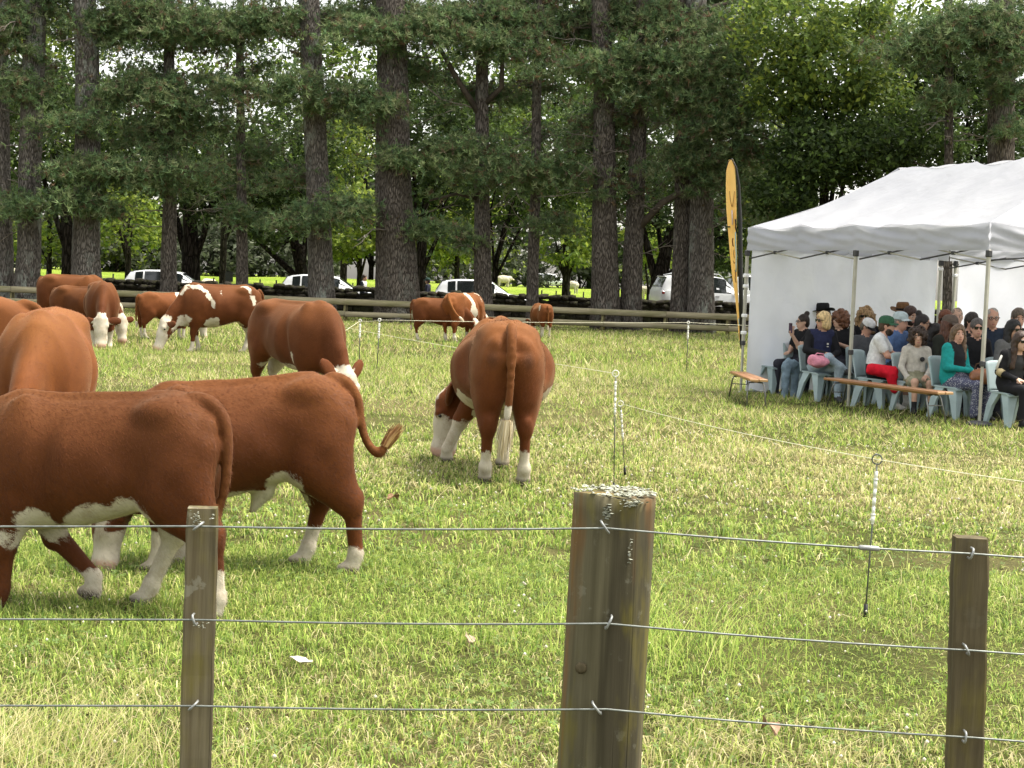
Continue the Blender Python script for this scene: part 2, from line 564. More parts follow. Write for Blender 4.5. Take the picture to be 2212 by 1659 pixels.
def make_grass():
    t = NT('grass_blades')
    a = t.attr('col')
    m = t.bsdf(a.outputs['Color'], .55, None, .2, trans=.42)
    parts = [blades(225000, 3.9, 9.0, .066, .0043, 2, 1, 1.2, 8, .030),
             blades(125000, 9.0, 16.0, .070, .0078, 2, 2, 1.15, 8, .040),
             blades(150000, 16.0, 31.0, .085, .016, 1, 3, .95, 7, .05),
             blades(120000, 31.0, 62.0, .13, .026, 1, 4, .8, 6, .07)]
    Vs = []; F4 = []; F3 = []; Cs = []; o = 0
    for V, F, C in parts:
        Vs.append(V); Cs.append(C)
        if isinstance(F, list):
            F4.append(F[0] + o); F3.append(F[1] + o)
        else:
            F3.append(F + o)
        o += len(V)
    me = mesh_np('grass', np.concatenate(Vs), [np.concatenate(F4), np.concatenate(F3)], True, {'col': np.concatenate(Cs)})
    tag(obj('grass', me, None, m), 'short mixed green and straw coloured pasture grass covering the paddock', 'grass', kind='stuff')

    # long bleached seed stems and clover heads
    r = np.random.default_rng(31)
    mb_v = []; mb_f = []; cs = []; o = 0
    def stem(x, y, h, lean, ang, w, col):
        nonlocal o
        t = np.linspace(0, 1, 5)
        bend = r.normal(0, .35)
        hx = lean * h * t ** 1.7
        p = np.stack([x + np.cos(ang + bend * t) * hx, y + np.sin(ang + bend * t) * hx, h * np.maximum(t * (1 - .20 * lean * t), .12 * t)], 1)
        wv = np.array([-math.sin(ang + .7), math.cos(ang + .7), 0]) * w
        ww = (1 - .7 * t)[:, None]
        mb_v.append(np.concatenate([p - wv * ww, p + wv * ww]))
        mb_f.append(np.array([[i, i + 5, i + 6, i + 1] for i in range(4)]) + o); cs.append(np.tile(col, (10, 1))); o += 10
    for k in range(1700):
        y = math.sqrt(r.uniform(4.2 ** 2, 26 ** 2)); x = r.uniform(-1, 1) * (y * .37 + 1)
        if vnoise2(np.array([x * .8]), np.array([y * .8]), 41)[0] < .42: continue
        stem(x, y, r.uniform(.09, .22), r.uniform(.5, 1.9), r.uniform(0, 6.28), .0010 + .00016 * y, STRAW[r.integers(0, 4)] * r.uniform(.9, 1.4))
    for k in range(5200):
        y = r.uniform(38, 55.5); x = r.uniform(-1, 1) * (y * .37)
        if r.random() > np.interp(y, [38, 50, 57], [.25, .7, 1]): continue
        stem(x, y, r.uniform(.12, .30) * np.interp(y, [50, 55], [1, .6]), r.uniform(.2, 1.0), r.uniform(0, 6.28), .007, STRAW[r.integers(0, 4)] * r.uniform(.7, 1.1))
    # tall tuft at the bottom left corner
    for k in range(1500):
        x = -1.65 + r.normal(0, .38); y = 4.95 + r.normal(0, .25)
        stem(x, y, r.uniform(.10, .24), r.uniform(.3, 1.5), r.uniform(0, 6.28), .0016, (STRAW if r.random() < .7 else GREEN)[r.integers(0, 4)] * 1.1)
    for k in range(420):
        x = .66 + r.normal(0, .3); y = 6.9 + r.normal(0, .3)
        stem(x, y, r.uniform(.12, .3), r.uniform(.3, 1.0), r.uniform(0, 6.28), .0026, GREEN[r.integers(0, 4)] * 1.2)
    me = mesh_np('grass_stems', np.concatenate(mb_v), np.concatenate(mb_f), True, {'col': np.concatenate(cs)})
    tag(obj('grass_stems', me, None, m), 'long bleached seed stems rising above the turf', 'grass', kind='stuff')

    # clover: trefoil leaves + flower heads
    vs = []; fs = []; cs = []; o = 0
    r = np.random.default_rng(51)
    oct_f = np.array([[0, 2, 4], [2, 1, 4], [1, 3, 4], [3, 0, 4], [2, 0, 5], [1, 2, 5], [3, 1, 5], [0, 3, 5]])
    for k in range(1500):
        y = math.sqrt(r.uniform(4.4 ** 2, 17 ** 2)); x = r.uniform(-1, 1) * (y * .37 + 1)
        if vnoise2(np.array([x * .9]), np.array([y * .9]), 61)[0] < .5: continue
        s = r.uniform(.005, .009) * (1 if y < 9 else 1.3); z = r.uniform(.045, .09)
        V = np.array([[s, 0, 0], [-s, 0, 0], [0, s, 0], [0, -s, 0], [0, 0, s], [0, 0, -s]]) + [x, y, z]
        vs.append(V); fs.append(oct_f + o); o += 6
        cs.append(np.tile(np.array([.75, .72, .60]) * r.uniform(.7, 1.1), (6, 1)))
    me = mesh_np('clover_heads', np.concatenate(vs), np.concatenate(fs), True, {'col': np.concatenate(cs)})
    tag(obj('clover_flowers', me, None, m), 'small white clover flower heads scattered in the grass', 'clover', kind='stuff')
    vs = []; fs = []; cs = []; o = 0
    for k in range(9000):
        y = math.sqrt(r.uniform(4.2 ** 2, 11 ** 2)); x = r.uniform(-1, 1) * (y * .37 + 1)
        if vnoise2(np.array([x * 1.1]), np.array([y * 1.1]), 71)[0] < .45: continue
        s = r.uniform(.007, .013); z = r.uniform(.02, .06); a = r.uniform(0, 6.28)
        tx, ty = r.uniform(-.5, .5, 2)
        V = [[0, 0, 0]]
        for q in range(3):
            b = a + q * 2.094
            for w in (-.6, .6):
                px, py = math.cos(b + w) * s * 1.5, math.sin(b + w) * s * 1.5
                V.append([px, py, px * tx + py * ty])
        vs.append(np.array(V) + [x, y, z]); fs.append(np.array([[0, 1, 2], [0, 3, 4], [0, 5, 6]]) + o); o += 7
        cs.append(np.tile(np.array([.15, .22, .06]) * r.uniform(.7, 1.4), (7, 1)))
    me = mesh_np('clover_leaves', np.concatenate(vs), np.concatenate(fs), True, {'col': np.concatenate(cs)})
    tag(obj('clover_leaves', me, None, m), 'low green clover leaves growing between the grass blades', 'clover', kind='stuff')
make_ground()
make_grass()
# ------------------------------------------------------------------ cattle
def cow_material():
    t = NT('hereford_coat')
    co = t.coords()
    oi = t.n('ObjectInfo')
    sh_ = t.n('VectorMath', operation='ADD'); t.link(co, sh_.inputs[0]); t.link(t.math('MULTIPLY', oi.outputs['Random'], 37.0), sh_.inputs[1])
    patch_ = t.noise(sh_.outputs[0], 1.6, 3.0)
    hair = t.noise(t.coords((90, 330, 260)), 1.0, 3.0, .6)
    curl = t.noise(co, 14.0, 4.0, .6)
    broad = t.noise(sh_.outputs[0], 3.2, 3.0)
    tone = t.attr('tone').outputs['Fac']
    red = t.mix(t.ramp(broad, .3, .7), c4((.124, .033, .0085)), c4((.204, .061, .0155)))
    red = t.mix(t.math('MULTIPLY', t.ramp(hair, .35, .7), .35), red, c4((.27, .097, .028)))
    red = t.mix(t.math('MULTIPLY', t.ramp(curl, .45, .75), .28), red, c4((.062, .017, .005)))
    lite = t.mix(tone, red, c4((.38, .175, .052)))  # tone carries painted top light: paler red towards the back
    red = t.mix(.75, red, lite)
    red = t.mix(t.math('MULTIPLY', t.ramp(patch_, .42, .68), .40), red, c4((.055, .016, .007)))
    rnd = t.math('MULTIPLY', oi.outputs['Random'], .30)
    red = t.mix(rnd, red, c4((.085, .024, .010)))
    red = t.mix(1.0, red, oi.outputs['Color'], 'MULTIPLY')
    dirt = t.noise(co, 7.0, 5.0, .65)
    white = t.mix(t.ramp(dirt, .42, .72), c4((.52, .47, .375)), c4((.36, .30, .215)))
    white = t.mix(t.math('MULTIPLY', t.ramp(hair, .4, .7), .25), white, c4((.40, .34, .25)))
    edge = t.noise(t.coords((1, 1, 1)), 7.0, 7.0, .62)
    w = t.math('ADD', t.attr('white').outputs['Fac'], t.math('MULTIPLY', t.math('SUBTRACT', edge, .5), .20))
    wm = t.ramp(w, .010, -.010)
    c = t.mix(wm, red, white)
    dk = t.attr('dark').outputs['Fac']
    c = t.mix(dk, c, c4((.035, .020, .014)))
    pk = t.attr('pink').outputs['Fac']
    c = t.mix(pk, c, c4((.48, .27, .20)))
    h = t.math('ADD', hair, t.math('MULTIPLY', curl, .5))
    return t.bsdf(c, .72, t.bump(h, .16, .006), .10, sheen=.16)
COAT = cow_material()
M_EYE = plain('cattle_eye', (.01, .008, .007), .12, .1, spec=.6)
M_HAIR = NT('tail_hair'); _a = M_HAIR.attr('col'); M_HAIR = M_HAIR.bsdf(_a.outputs['Color'], .6, None, .2)
M_TAG = plain('yellow_tag', (.75, .55, .06), .4, .05)

TX = np.array([-.93, -.88, -.78, -.60, -.30, .05, .35, .58, .74, .84])
TT = np.array([1.08, 1.20, 1.265, 1.30, 1.275, 1.265, 1.285, 1.30, 1.24, 1.10])
TB = np.array([.95, .84, .74, .66, .575, .495, .475, .49, .56, .76])
TW = np.array([.05, .12, .175, .225, .300, .355, .335, .265, .20, .09])

def strands(parent, path, r0, n, length, cols, seed, w=.0025, name='tail_switch', droop=1.0):
    r = np.random.default_rng(seed)
    P = np.array(path, float)
    vs = []; fs = []; cs = []; o = 0
    d0 = P[-1] - P[0]
    for k in range(n):
        t = r.random() ** .7
        i = min(int(t * (len(P) - 1)), len(P) - 2); f = t * (len(P) - 1) - i
        b = P[i] * (1 - f) + P[i + 1] * f
        d = (P[i + 1] - P[i]); d = d / np.linalg.norm(d)
        off = r.normal(0, 1, 3); off -= d * (off @ d); off /= np.linalg.norm(off) + 1e-6
        b = b + off * r0 * r.random()
        L = length * r.uniform(.5, 1.1)
        side = np.cross(d, off); side /= np.linalg.norm(side) + 1e-6
        e1 = b + d * L * .5 + off * r0 * .5 * r.random()
        e2 = b + d * L * .95 + off * r0 * r.uniform(0, .6) + np.array([0, 0, -.08 * L * droop])
        c = np.array(cols[r.integers(0, len(cols))]) * r.uniform(.8, 1.2)
        ww = w * r.uniform(.7, 1.4)
        vs.append(np.array([b - side * ww, b + side * ww, e1 + side * ww, e1 - side * ww, e2])); 
        fs.append((o, o + 1, o + 2, o + 3)); fs.append((o + 3, o + 2, o + 4, o + 4)); o += 5
        cs.append(np.tile(c, (5, 1)))
    F4 = np.array([f for f in fs[0::2]]); F3 = np.array([f[:3] for f in fs[1::2]])
    me = mesh_np(name, np.concatenate(vs), [F4, F3], True, {'col': np.concatenate(cs)})
    return obj(name, me, parent, M_HAIR)

def cow(name, label, loc, yaw, S=1.0, h=.022, feet=None, head=None, tail=None, whites=(), legcut=.30, bull=False,
        switch=((.72, .66, .52), (.55, .45, .30)), slim=1.0, brush=(.03, 170, .16), eartag=False, seed=1, face='full', fur=0, ears=None, darkspots=(), lx=1.0, tilt=0.0, lw=1.0, shade=1.0, toplight=.30):
    """local frame: x ahead, y to the animal's left, z up; unscaled withers height 1.30"""
    feet = feet or {}
    head = head or {}
    nyaw = head.get('yaw', 0.0)
    nb = np.array([.66, 0, 1.02])
    poll = np.array(head.get('poll', (1.20, 0, .62))); muz = np.array(head.get('muz', (1.28, 0, .09)))
    Rn = rotz(nyaw)
    poll = nb + Rn @ (poll - nb); muz = nb + Rn @ (muz - nb)
    muz = poll + rotz(head.get('twist', 0)) @ (muz - poll)
    hx = (muz - poll); HL = np.linalg.norm(hx); hx = hx / HL
    nd = poll - nb; side = np.cross([0, 0, 1], [nd[0], nd[1], 0]); side = side / np.linalg.norm(side)
    side = rotz(head.get('twist', 0)) @ side
    side = side - hx * (side @ hx); side /= np.linalg.norm(side)
    hn = np.cross(hx, side); 
    if hn @ (np.array([nd[0], nd[1], .4])) < 0: hn = -hn
    tail = tail or [(-.90, 0, 1.22), (-.985, 0, 1.10), (-.99, 0, .85), (-.985, 0, .60), (-.97, 0, .48)]
    lo = np.array([-1.15, -.55, -.03]); hi = np.array([.95, .55, 1.42])
    for p in list(tail) + [poll, muz]:
        lo = np.minimum(lo, np.array(p) - .26); hi = np.maximum(hi, np.array(p) + .26)
    lo[2] = max(lo[2], -.04)
    hh = h / S
    G, lo = grid(lo, hi, hh)
    x, y, z = G[..., 0], G[..., 1], G[..., 2]
    # barrel
    xc = np.clip(x, TX[0], TX[-1])
    zt = np.interp(xc, TX, TT); zb = np.interp(xc, TX, TB); w = np.interp(xc, TX, TW) * slim
    cz = (zt + zb) / 2; hz = (zt - zb) / 2
    v = (z - cz) / hz
    ww = w * np.where(v > 0, 1 - .30 * np.clip(v, 0, 1) ** 2, 1.0 - .06 * v * v)
    k = (np.abs(y / ww) ** 2.4 + np.abs(v) ** 2.3) ** (1 / 2.35)
    d = (k - 1) * np.minimum(w, hz) + np.abs(x - xc) * .9
    for s in (-1, 1):
        d = smin(d, ellip(G, (-.64, s * .140, .92), (.25, .130, .35)), .10)          # thigh
        d = smin(d, rcone(G, (-.84, s * .095, 1.00), (-.80, s * .125, .72), .105, .085), .08)          # buttock
        d = smin(d, ellip(G, (.50, s * .175, .86), (.19, .12, .34), roty(-.25)), .10)  # shoulder
        d = smin(d, ellip(G, (-.52, s * .185, 1.195), (.10, .05, .05)), .085)           # hook bone
        d = smin(d, ellip(G, (-.87, s * .10, 1.13), (.055, .05, .05)), .06)            # pin bone
        d = smax(d, -ellip(G, (-.34, s * .43, .98), (.15, .13, .24), roty(.35)), .09)            # flank hollow
        d = smax(d, -ellip(G, (.24, s * .44, .90), (.06, .12, .30), roty(-.3)), .10)            # behind the shoulder
    d = smax(d, -rcone(G, (-.99, 0, 1.06), (-1.02, 0, .60), .035, .05), .06)          # cleft behind
    for s in (-1, 1):
        d = smin(d, ellip(G, (.47, s * .135, 1.13), (.10, .085, .17), roty(-.35)), .045)        # shoulder blade
    d = smax(d, -ellip(G, (-.74, 0, .42), (.30, .070, .26)), .05)                            # between the hind legs
    d = smin(d, rcone(G, (-.6, 0, 1.275), (.55, 0, 1.275), .03, .035), .05)                 # spine
    d = smin(d, ellip(G, (.80, 0, .64), (.13, .11, .19)), .09)                       # brisket
    legs = {}
    for nm, sy in (('l', 1), ('r', -1)):
        f = feet.get('h' + nm, (0, 0, 0)); f = tuple(f) + (0,) * (3 - len(f))
        D = np.array([f[0], f[1] * 1.0, f[2]])
        st = np.array([-.50, sy * .17, .74]); hk = np.array([-.79, sy * .135, .46]) + D * [.60, .6, .6]
        fl = np.array([-.745, sy * .130, .135]) + D * [.96, 1, 1]; ft = np.array([-.70, sy * .130, .035]) + D
        legs['h' + nm] = ft
        d = smin(d, rcone(G, (-.68, sy * .140, .84), hk + [.03, 0, .05], .19, .085 * lw, (1, .74, 1)), .08)
        d = smin(d, rcone(G, st + [-.08, 0, -.02], hk + [.015, 0, 0], .150, .078 * lw, (1.0, .8, 1.0)), .07)
        d = smin(d, rcone(G, hk + [-.045, 0, .055], hk + [-.015, 0, -.02], .040, .052), .03)
        d = smin(d, rcone(G, hk, fl, .060 * lw, .044 * lw, (1, .82, 1)), .03)
        d = smin(d, rcone(G, fl, fl + [.01, 0, -.01], .052, .05), .03)
        d = smin(d, rcone(G, fl, ft, .047 * lw, .054 * lw), .025)
        d = smin(d, ellip(G, ft + [.03, 0, .0], (.085, .06, .045)), .02)
        f = feet.get('f' + nm, (0, 0, 0)); f = tuple(f) + (0,) * (3 - len(f))
        D = np.array([f[0], f[1], f[2]])
        kx = feet.get('k' + nm, 0)
        el = np.array([.46, sy * .165, .66]); kn = np.array([.52, sy * .155, .39]) + D * [.50, .6, .55] + [kx, 0, 0]
        fl = np.array([.51, sy * .155, .125]) + D * [.95, 1, 1]; ft = np.array([.545, sy * .155, .035]) + D
        legs['f' + nm] = ft
        d = smin(d, rcone(G, (.50, sy * .15, .80), el, .14, .115), .06)
        d = smin(d, rcone(G, el, kn, .12, .072 * lw), .05)
        d = smin(d, rcone(G, kn + [.01, 0, .02], kn + [.01, 0, -.03], .06, .058), .03)
        d = smin(d, rcone(G, kn, fl, .057 * lw, .044 * lw), .03)
        d = smin(d, rcone(G, fl, ft, .047 * lw, .054 * lw), .025)
        d = smin(d, ellip(G, ft + [.03, 0, .0], (.085, .06, .045)), .02)
    # neck: deep and flattened sideways
    low = nb + [.02, 0, -.20]
    plow = poll - hn * .13 + hx * .02
    d = smin(d, rcone(G, (.60, 0, 1.06), poll - hx * .02, .200, .115, (1, .66, 1)), .075)
    d = smin(d, rcone(G, low, plow + hx * .05, .19, .10, (1, .62, 1)), .075)
    d = smin(d, rcone(G, (.50, 0, 1.17), (nb * .5 + poll * .5) + hn * .04, .13, .12, (1, .62, 1)), .07)
    # head
    pm = poll + hx * HL * .45
    d = smin(d, rcone(G, poll + hx * .03, pm, .132, .116), .05)
    d = smin(d, rcone(G, pm, muz, .113, .088), .05)
    d = smin(d, ellip(G, muz - hx * .005, (.098, .112, .098)), .045)
    d = smin(d, rcone(G, poll + hx * .10 - hn * .10, muz - hx * .06 - hn * .04, .098, .066), .05)
    for s in (-1, 1):
        d = smin(d, ellip(G, poll + hx * .115 + side * s * .108 + hn * .045, (.05, .045, .045)), .04)  # brow
        es = (ears or {}).get('up', 0.0)
        b0 = poll + side * s * .10 + hx * .02 - hn * .02
        b1 = b0 + side * s * .25 * (1 - .35 * es) - hx * (.02 + .20 * es) - hn * .045
        m1 = b0 * .45 + b1 * .55
        ax = (b1 - b0) / np.linalg.norm(b1 - b0)
        n2 = hn - ax * (hn @ ax); n2 /= np.linalg.norm(n2)
        B = np.stack([ax, np.cross(n2, ax), n2], 1)
        d = smin(d, ellip(G, m1, (.15, .080, .032), B), .03)
        d = smax(d, -ellip(G, muz + hx * .06 + side * s * .04 + hn * .04, (.026, .02, .026)), .01)   # nostril
    # tail
    tp = [np.array(p, float) for p in tail]
    sm = []                                    # smooth curve through the tail joints
    for i in range(len(tp) - 1):
        p0, p1, p2, p3 = tp[max(i - 1, 0)], tp[i], tp[i + 1], tp[min(i + 2, len(tp) - 1)]
        for f in (0, .34, .67):
            sm.append(.5 * ((2 * p1) + (p2 - p0) * f + (2 * p0 - 5 * p1 + 4 * p2 - p3) * f * f + (3 * p1 - p0 - 3 * p2 + p3) * f ** 3))
    tp = sm + [tp[-1]]
    rr = np.linspace(.036, .015, len(tp))
    for i in range(len(tp) - 1):
        d = smin(d, rcone(G, tp[i], tp[i + 1], rr[i], rr[i + 1]), .035)
    if bull:
        d = smin(d, rcone(G, (-.24, 0, .54), (-.15, 0, .40), .085, .026), .07)
        d = smin(d, ellip(G, (-.56, 0, .64), (.06, .06, .09)), .05)
    d = d + (vnoise3(G, 5.0, seed) - .5) * .012
    V, F = surface_nets(d, lo, hh)
    V0 = V
    # coat pattern
    wsd = np.full(len(V), 9.0)
    for kx_ in whites:
        if kx_[0] == 'e': q = ellip(V, kx_[1], kx_[2])
        elif kx_[0] == 'c':
            q = np.full(len(V), 9.0)
            for a, b in zip(kx_[1][:-1], kx_[1][1:]): q = np.minimum(q, rcone(V, a, b, kx_[2], kx_[2]))
        wsd = np.minimum(wsd, q)
    cuts = legcut if isinstance(legcut, dict) else {k_: legcut for k_ in ('hl', 'hr', 'fl', 'fr')}
    fd = np.stack([np.hypot(V[:, 0] - legs[k_][0], V[:, 1] - legs[k_][1]) for k_ in ('hl', 'hr', 'fl', 'fr')], 1)
    cz_ = np.array([cuts[k_] for k_ in ('hl', 'hr', 'fl', 'fr')])[fd.argmin(1)]
    wsd = np.minimum(wsd, np.where(V[:, 0] < .95, V[:, 2] - cz_, 9))
    q = V - poll
    th, ts, tn = q @ hx, q @ side, q @ hn
    axd = np.sqrt(ts ** 2 + (tn + .03) ** 2)
    near = np.maximum(axd - .225, np.maximum(-.13 - th, th - HL - .2))
    if face == 'full':
        fw = np.maximum(near, -(tn + .055 + np.clip(th - .16, 0, 1) * .9))
        fw = np.maximum(fw, np.abs(ts) - .125 - np.clip(th, 0, 1))
    else:
        fw = np.maximum(near, np.abs(ts) - (.060 + np.clip(th - .20, 0, 1) * .38))
        fw = np.maximum(fw, -(tn + .03 + np.clip(th - .2, 0, 1) * .6))
    wsd = np.minimum(wsd, fw)
    hoof = np.zeros(len(V))
    for ft in legs.values():
        e = ellip(V, ft + np.array([.02, 0, -.02]), (.13, .11, .06))
        hoof = np.maximum(hoof, np.clip(-e / .02, 0, 1) * .9)
    dark = hoof
    for s in (-1, 1):
        e = ellip(V, muz + hx * .055 + side * s * .04 + hn * .035, (.03, .022, .026)); dark = np.maximum(dark, np.clip(.5 - e / .02, 0, 1))
    for (c_, r_) in darkspots:
        dark = np.maximum(dark, np.clip(.35 - ellip(V, c_, r_) / .10, 0, .55))
    pink = np.clip((th - HL * .93) / .03, 0, 1) * (near < .02) * .8
    tone = np.clip((V[:, 2] - .70) / .60, 0, 1) ** 1.4 * toplight  # overhead light painted into the coat: back paler, lower flanks darker
    td = np.full(len(V), 9.0)
    for a, b in zip(tp[:-1], tp[1:]): td = np.minimum(td, rcone(V, a, b, .05, .04))
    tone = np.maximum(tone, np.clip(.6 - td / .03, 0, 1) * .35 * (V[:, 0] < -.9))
    SV = np.array([S * lx, S, S])
    V = V * np.stack([np.ones(len(V)), np.ones(len(V)), 1 - tilt * np.clip(V[:, 0] + .5, 0, 1.3)], 1)
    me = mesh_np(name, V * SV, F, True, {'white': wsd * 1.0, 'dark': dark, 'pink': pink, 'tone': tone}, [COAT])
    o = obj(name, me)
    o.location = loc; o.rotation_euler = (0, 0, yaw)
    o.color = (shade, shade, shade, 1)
    tag(o, label, 'cow', 'grazing herd of red and white cattle')
    for s in (-1, 1):
        mb = MB(); c = (poll + hx * .135 + side * s * .137 + hn * .034) * SV
        mb.lathe([(.001, -.020 * S), (.014 * S, -.014 * S), (.02 * S, 0), (.014 * S, .014 * S), (.001, .020 * S)], 8, Matrix.Translation(c))
        mb.build('eye', M_EYE, o)
    strands(o, [np.array(p) * SV for p in (tp[-2] * .35 + tp[-1] * .65, tp[-1])] + [(tp[-1] + (tp[-1] - tp[-2]) * .5) * SV], brush[0] * S, brush[1], brush[2] * S, switch, seed, .0035 * S)
    if eartag:
        mb = MB(); c = (poll - side * .22 - hx * -.05 - hn * .02) * SV
        mb.box(c, (.012, .055, .07), Matrix(((hn[0], side[0], hx[0]), (hn[1], side[1], hx[1]), (hn[2], side[2], hx[2]))), .004)
        mb.build('ear_tag', M_TAG, o)
    if fur:
        furcoat(o, V * SV, F, wsd, fur, seed)
    return o

def furcoat(o, V, F, wsd, n, seed):
    """short hair standing off the hide, so the outline is soft"""
    r = np.random.default_rng(seed + 99)
    A = V[F[:, 0]]; B = V[F[:, 1]]; C = V[F[:, 2]]
    N = np.cross(B - A, C - A); ar = np.linalg.norm(N, axis=1); N = N / (ar[:, None] + 1e-9)
    i = r.choice(len(F), n, p=ar / ar.sum())
    a, b = r.random(n)[:, None], r.random(n)[:, None]
    D = V[F[i, 3]]
    P = (A[i] * (1 - a) + B[i] * a) * (1 - b) + (D * (1 - a) + C[i] * a) * b
    w = wsd[F[i, 0]] + (r.random(n) - .5) * .02
    nn = N[i]
    flow = np.array([-.75, 0, -.65]) + r.normal(0, .22, (n, 3))
    flow = flow - nn * (flow * nn).sum(1)[:, None]
    flow /= np.linalg.norm(flow, axis=1)[:, None] + 1e-6
    L = r.uniform(.014, .030, n)[:, None]
    tip = P + flow * L + nn * L * r.uniform(.12, .42, n)[:, None]
    sd = np.cross(nn, flow) * .0011
    col = np.where((w < 0)[:, None], np.array([.50, .45, .36]), np.array([.172, .052, .0140]) * o.color[0]) * (np.where(w < 0, 1, .8 + .6 * np.clip((P[:, 2] / max(P[:, 2].max(), .1) - .5) * 2, 0, 1)))[:, None] * r.uniform(.75, 1.2, n)[:, None]  # red hairs get the same painted top light, paler with height
    Vv = np.stack([P - sd - nn * .002, P + sd - nn * .002, tip], 1).reshape(-1, 3)
    me = mesh_np('coat_hair', Vv, np.arange(n * 3).reshape(-1, 3), True, {'col': np.repeat(col, 3, 0)})
    h = obj('coat_hair', me, o, M_HAIR)
    h['kind'] = 'stuff'

def place(u, v, dist=None):
    p = ground(u, v) if dist is None else at(u, v, dist)
    return (p.x, p.y, 0.0)
def at_d(u, dist, z=0.0):
    """ground point in picture column u at a distance"""
    d0 = at(u, 700, dist); 
    # step along the tilted vertical until the height is z
    v = 700 + (d0.z - z) * FPX / dist
    p = at(u, v, dist)
    return (p.x, p.y, z)

BELLY = [('e', (-.02, 0, .47), (.60, .20, .10)), ('e', (-.42, 0, .60), (.22, .14, .13))]
PI = math.pi

# near young bull, walking left, head out of frame (near legs = its left)
cow('hereford_cow', 'young red bullock walking left behind the thin fence batten, head out of view', place(192, 1312), PI - .10, .79, .0155, lx=.83, tilt=.03, lw=1.18, shade=.58, toplight=.38,
    feet={'hl': (-.26, 0), 'hr': (.36, -.02), 'fl': (.06, 0), 'fr': (-.50, 0, .03), 'kr': .07},
    head={'poll': (1.38, 0, .95), 'muz': (1.62, 0, .55)},
    tail=[(-.72, .01, 1.275), (-.86, .02, 1.255), (-.965, .03, 1.16), (-1.00, .04, 1.0), (-.995, .05, .80), (-.955, .05, .62), (-.93, .05, .50)],
    whites=[('e', (-.16, .25, .50), (.27, .22, .175)), ('e', (-.36, .2, .60), (.16, .22, .10)), ('e', (.30, .24, .52), (.14, .2, .11)), ('e', (.1, .1, .45), (.5, .3, .085)),
            ('c', [(-.62, -.17, .70), (-.60, -.17, .45), (-.5, -.17, .2)], .09)],
    legcut={'hl': .30, 'hr': .60, 'fl': -.1, 'fr': .20}, switch=((.16, .06, .03), (.60, .48, .30)), seed=3, fur=60000, darkspots=[((-.22, .33, .58), (.03, .05, .03))])
# second young bull
cow('hereford_cow', 'young red bull with flicked up tail grazing behind the walking bullock', at_d(498, 8.40), PI + .16, .82, .0155, bull=True, lx=.83, tilt=.075, lw=1.18, shade=.62,
    feet={'hl': (-.24, 0), 'hr': (.14, -.02), 'fl': (.05, 0), 'fr': (-.12, 0)},
    head={'poll': (.93, 0, .50), 'muz': (1.00, 0, .06), 'yaw': .12, 'twist': 1.0}, face='blaze',
    tail=[(-.74, 0, 1.28), (-.87, 0, 1.25), (-.955, .02, 1.15), (-.985, .04, 1.02), (-1.02, .07, .90), (-1.08, .09, .82), (-1.14, .10, .80), (-1.18, .10, .84)],
    whites=[('e', (-.05, .1, .45), (.62, .36, .115)), ('e', (-.40, .1, .58), (.16, .3, .12)), ('e', (.3, .1, .42), (.3, .35, .12)), ('e', (-.18, .0, .42), (.12, .2, .1))],
    legcut={'hl': .18, 'hr': .28, 'fl': .3, 'fr': .3}, brush=(.035, 260, .20), switch=((.24, .11, .04), (.42, .26, .11)), seed=4, fur=55000)
# big cow facing the camera, half hidden
cow('hereford_cow', 'broad tan backed cow facing the camera with head down behind the walking bullock', at_d(96, 10.9), -PI / 2 + .20, .98, .019, shade=.80, toplight=.50,
    head={'yaw': -.15}, whites=BELLY, seed=5, fur=26000)
cow('hereford_cow', 'red cow with lifted tail partly hidden behind the broad tan cow', at_d(-150, 14.2), PI + .10, .98, .028, shade=.8,
    tail=[(-.80, 0, 1.27), (-.92, 0, 1.24), (-1.02, .0, 1.13), (-1.08, .0, .98), (-1.10, .0, .85)], whites=BELLY, seed=6)
# group at the rail fence, left
cow('hereford_cow', 'red cow side on against the rail fence behind the darker heifer', at_d(158, 37), -.16, 1.06, .034, lx=.86, shade=.66, whites=BELLY, seed=7)
cow('hereford_cow', 'darker red heifer side on, white face showing beside the cow facing forward', at_d(184, 33.0), -.42, .90, .030, shade=.52,
    head={'yaw': -.35, 'poll': (1.20, 0, .60), 'muz': (1.26, 0, .12)}, whites=BELLY + [('c', [(.9, 0, .75), (1.1, 0, .55)], .1)], seed=8)
cow('hereford_cow', 'red cow facing the camera with lowered white face, in front of the side on heifer', at_d(217, 31.2), -PI / 2 + .30, 1.0, .028, shade=.62,
    head={'yaw': -.10, 'poll': (1.12, 0, .58), 'muz': (1.20, 0, .10)}, whites=BELLY + [('e', (.3, .25, .50), (.22, .2, .08))], legcut=.34, seed=9)
cow('hereford_calf', 'small tan calf with a white stripe over its shoulder, seen from behind', at_d(358, 36.0), .62, .82, .030, lx=.9, shade=.8,
    whites=BELLY + [('c', [(.34, 0, 1.30), (.27, -.2, 1.22), (.2, -.33, 1.0), (.2, -.35, .88)], .05)], seed=10)
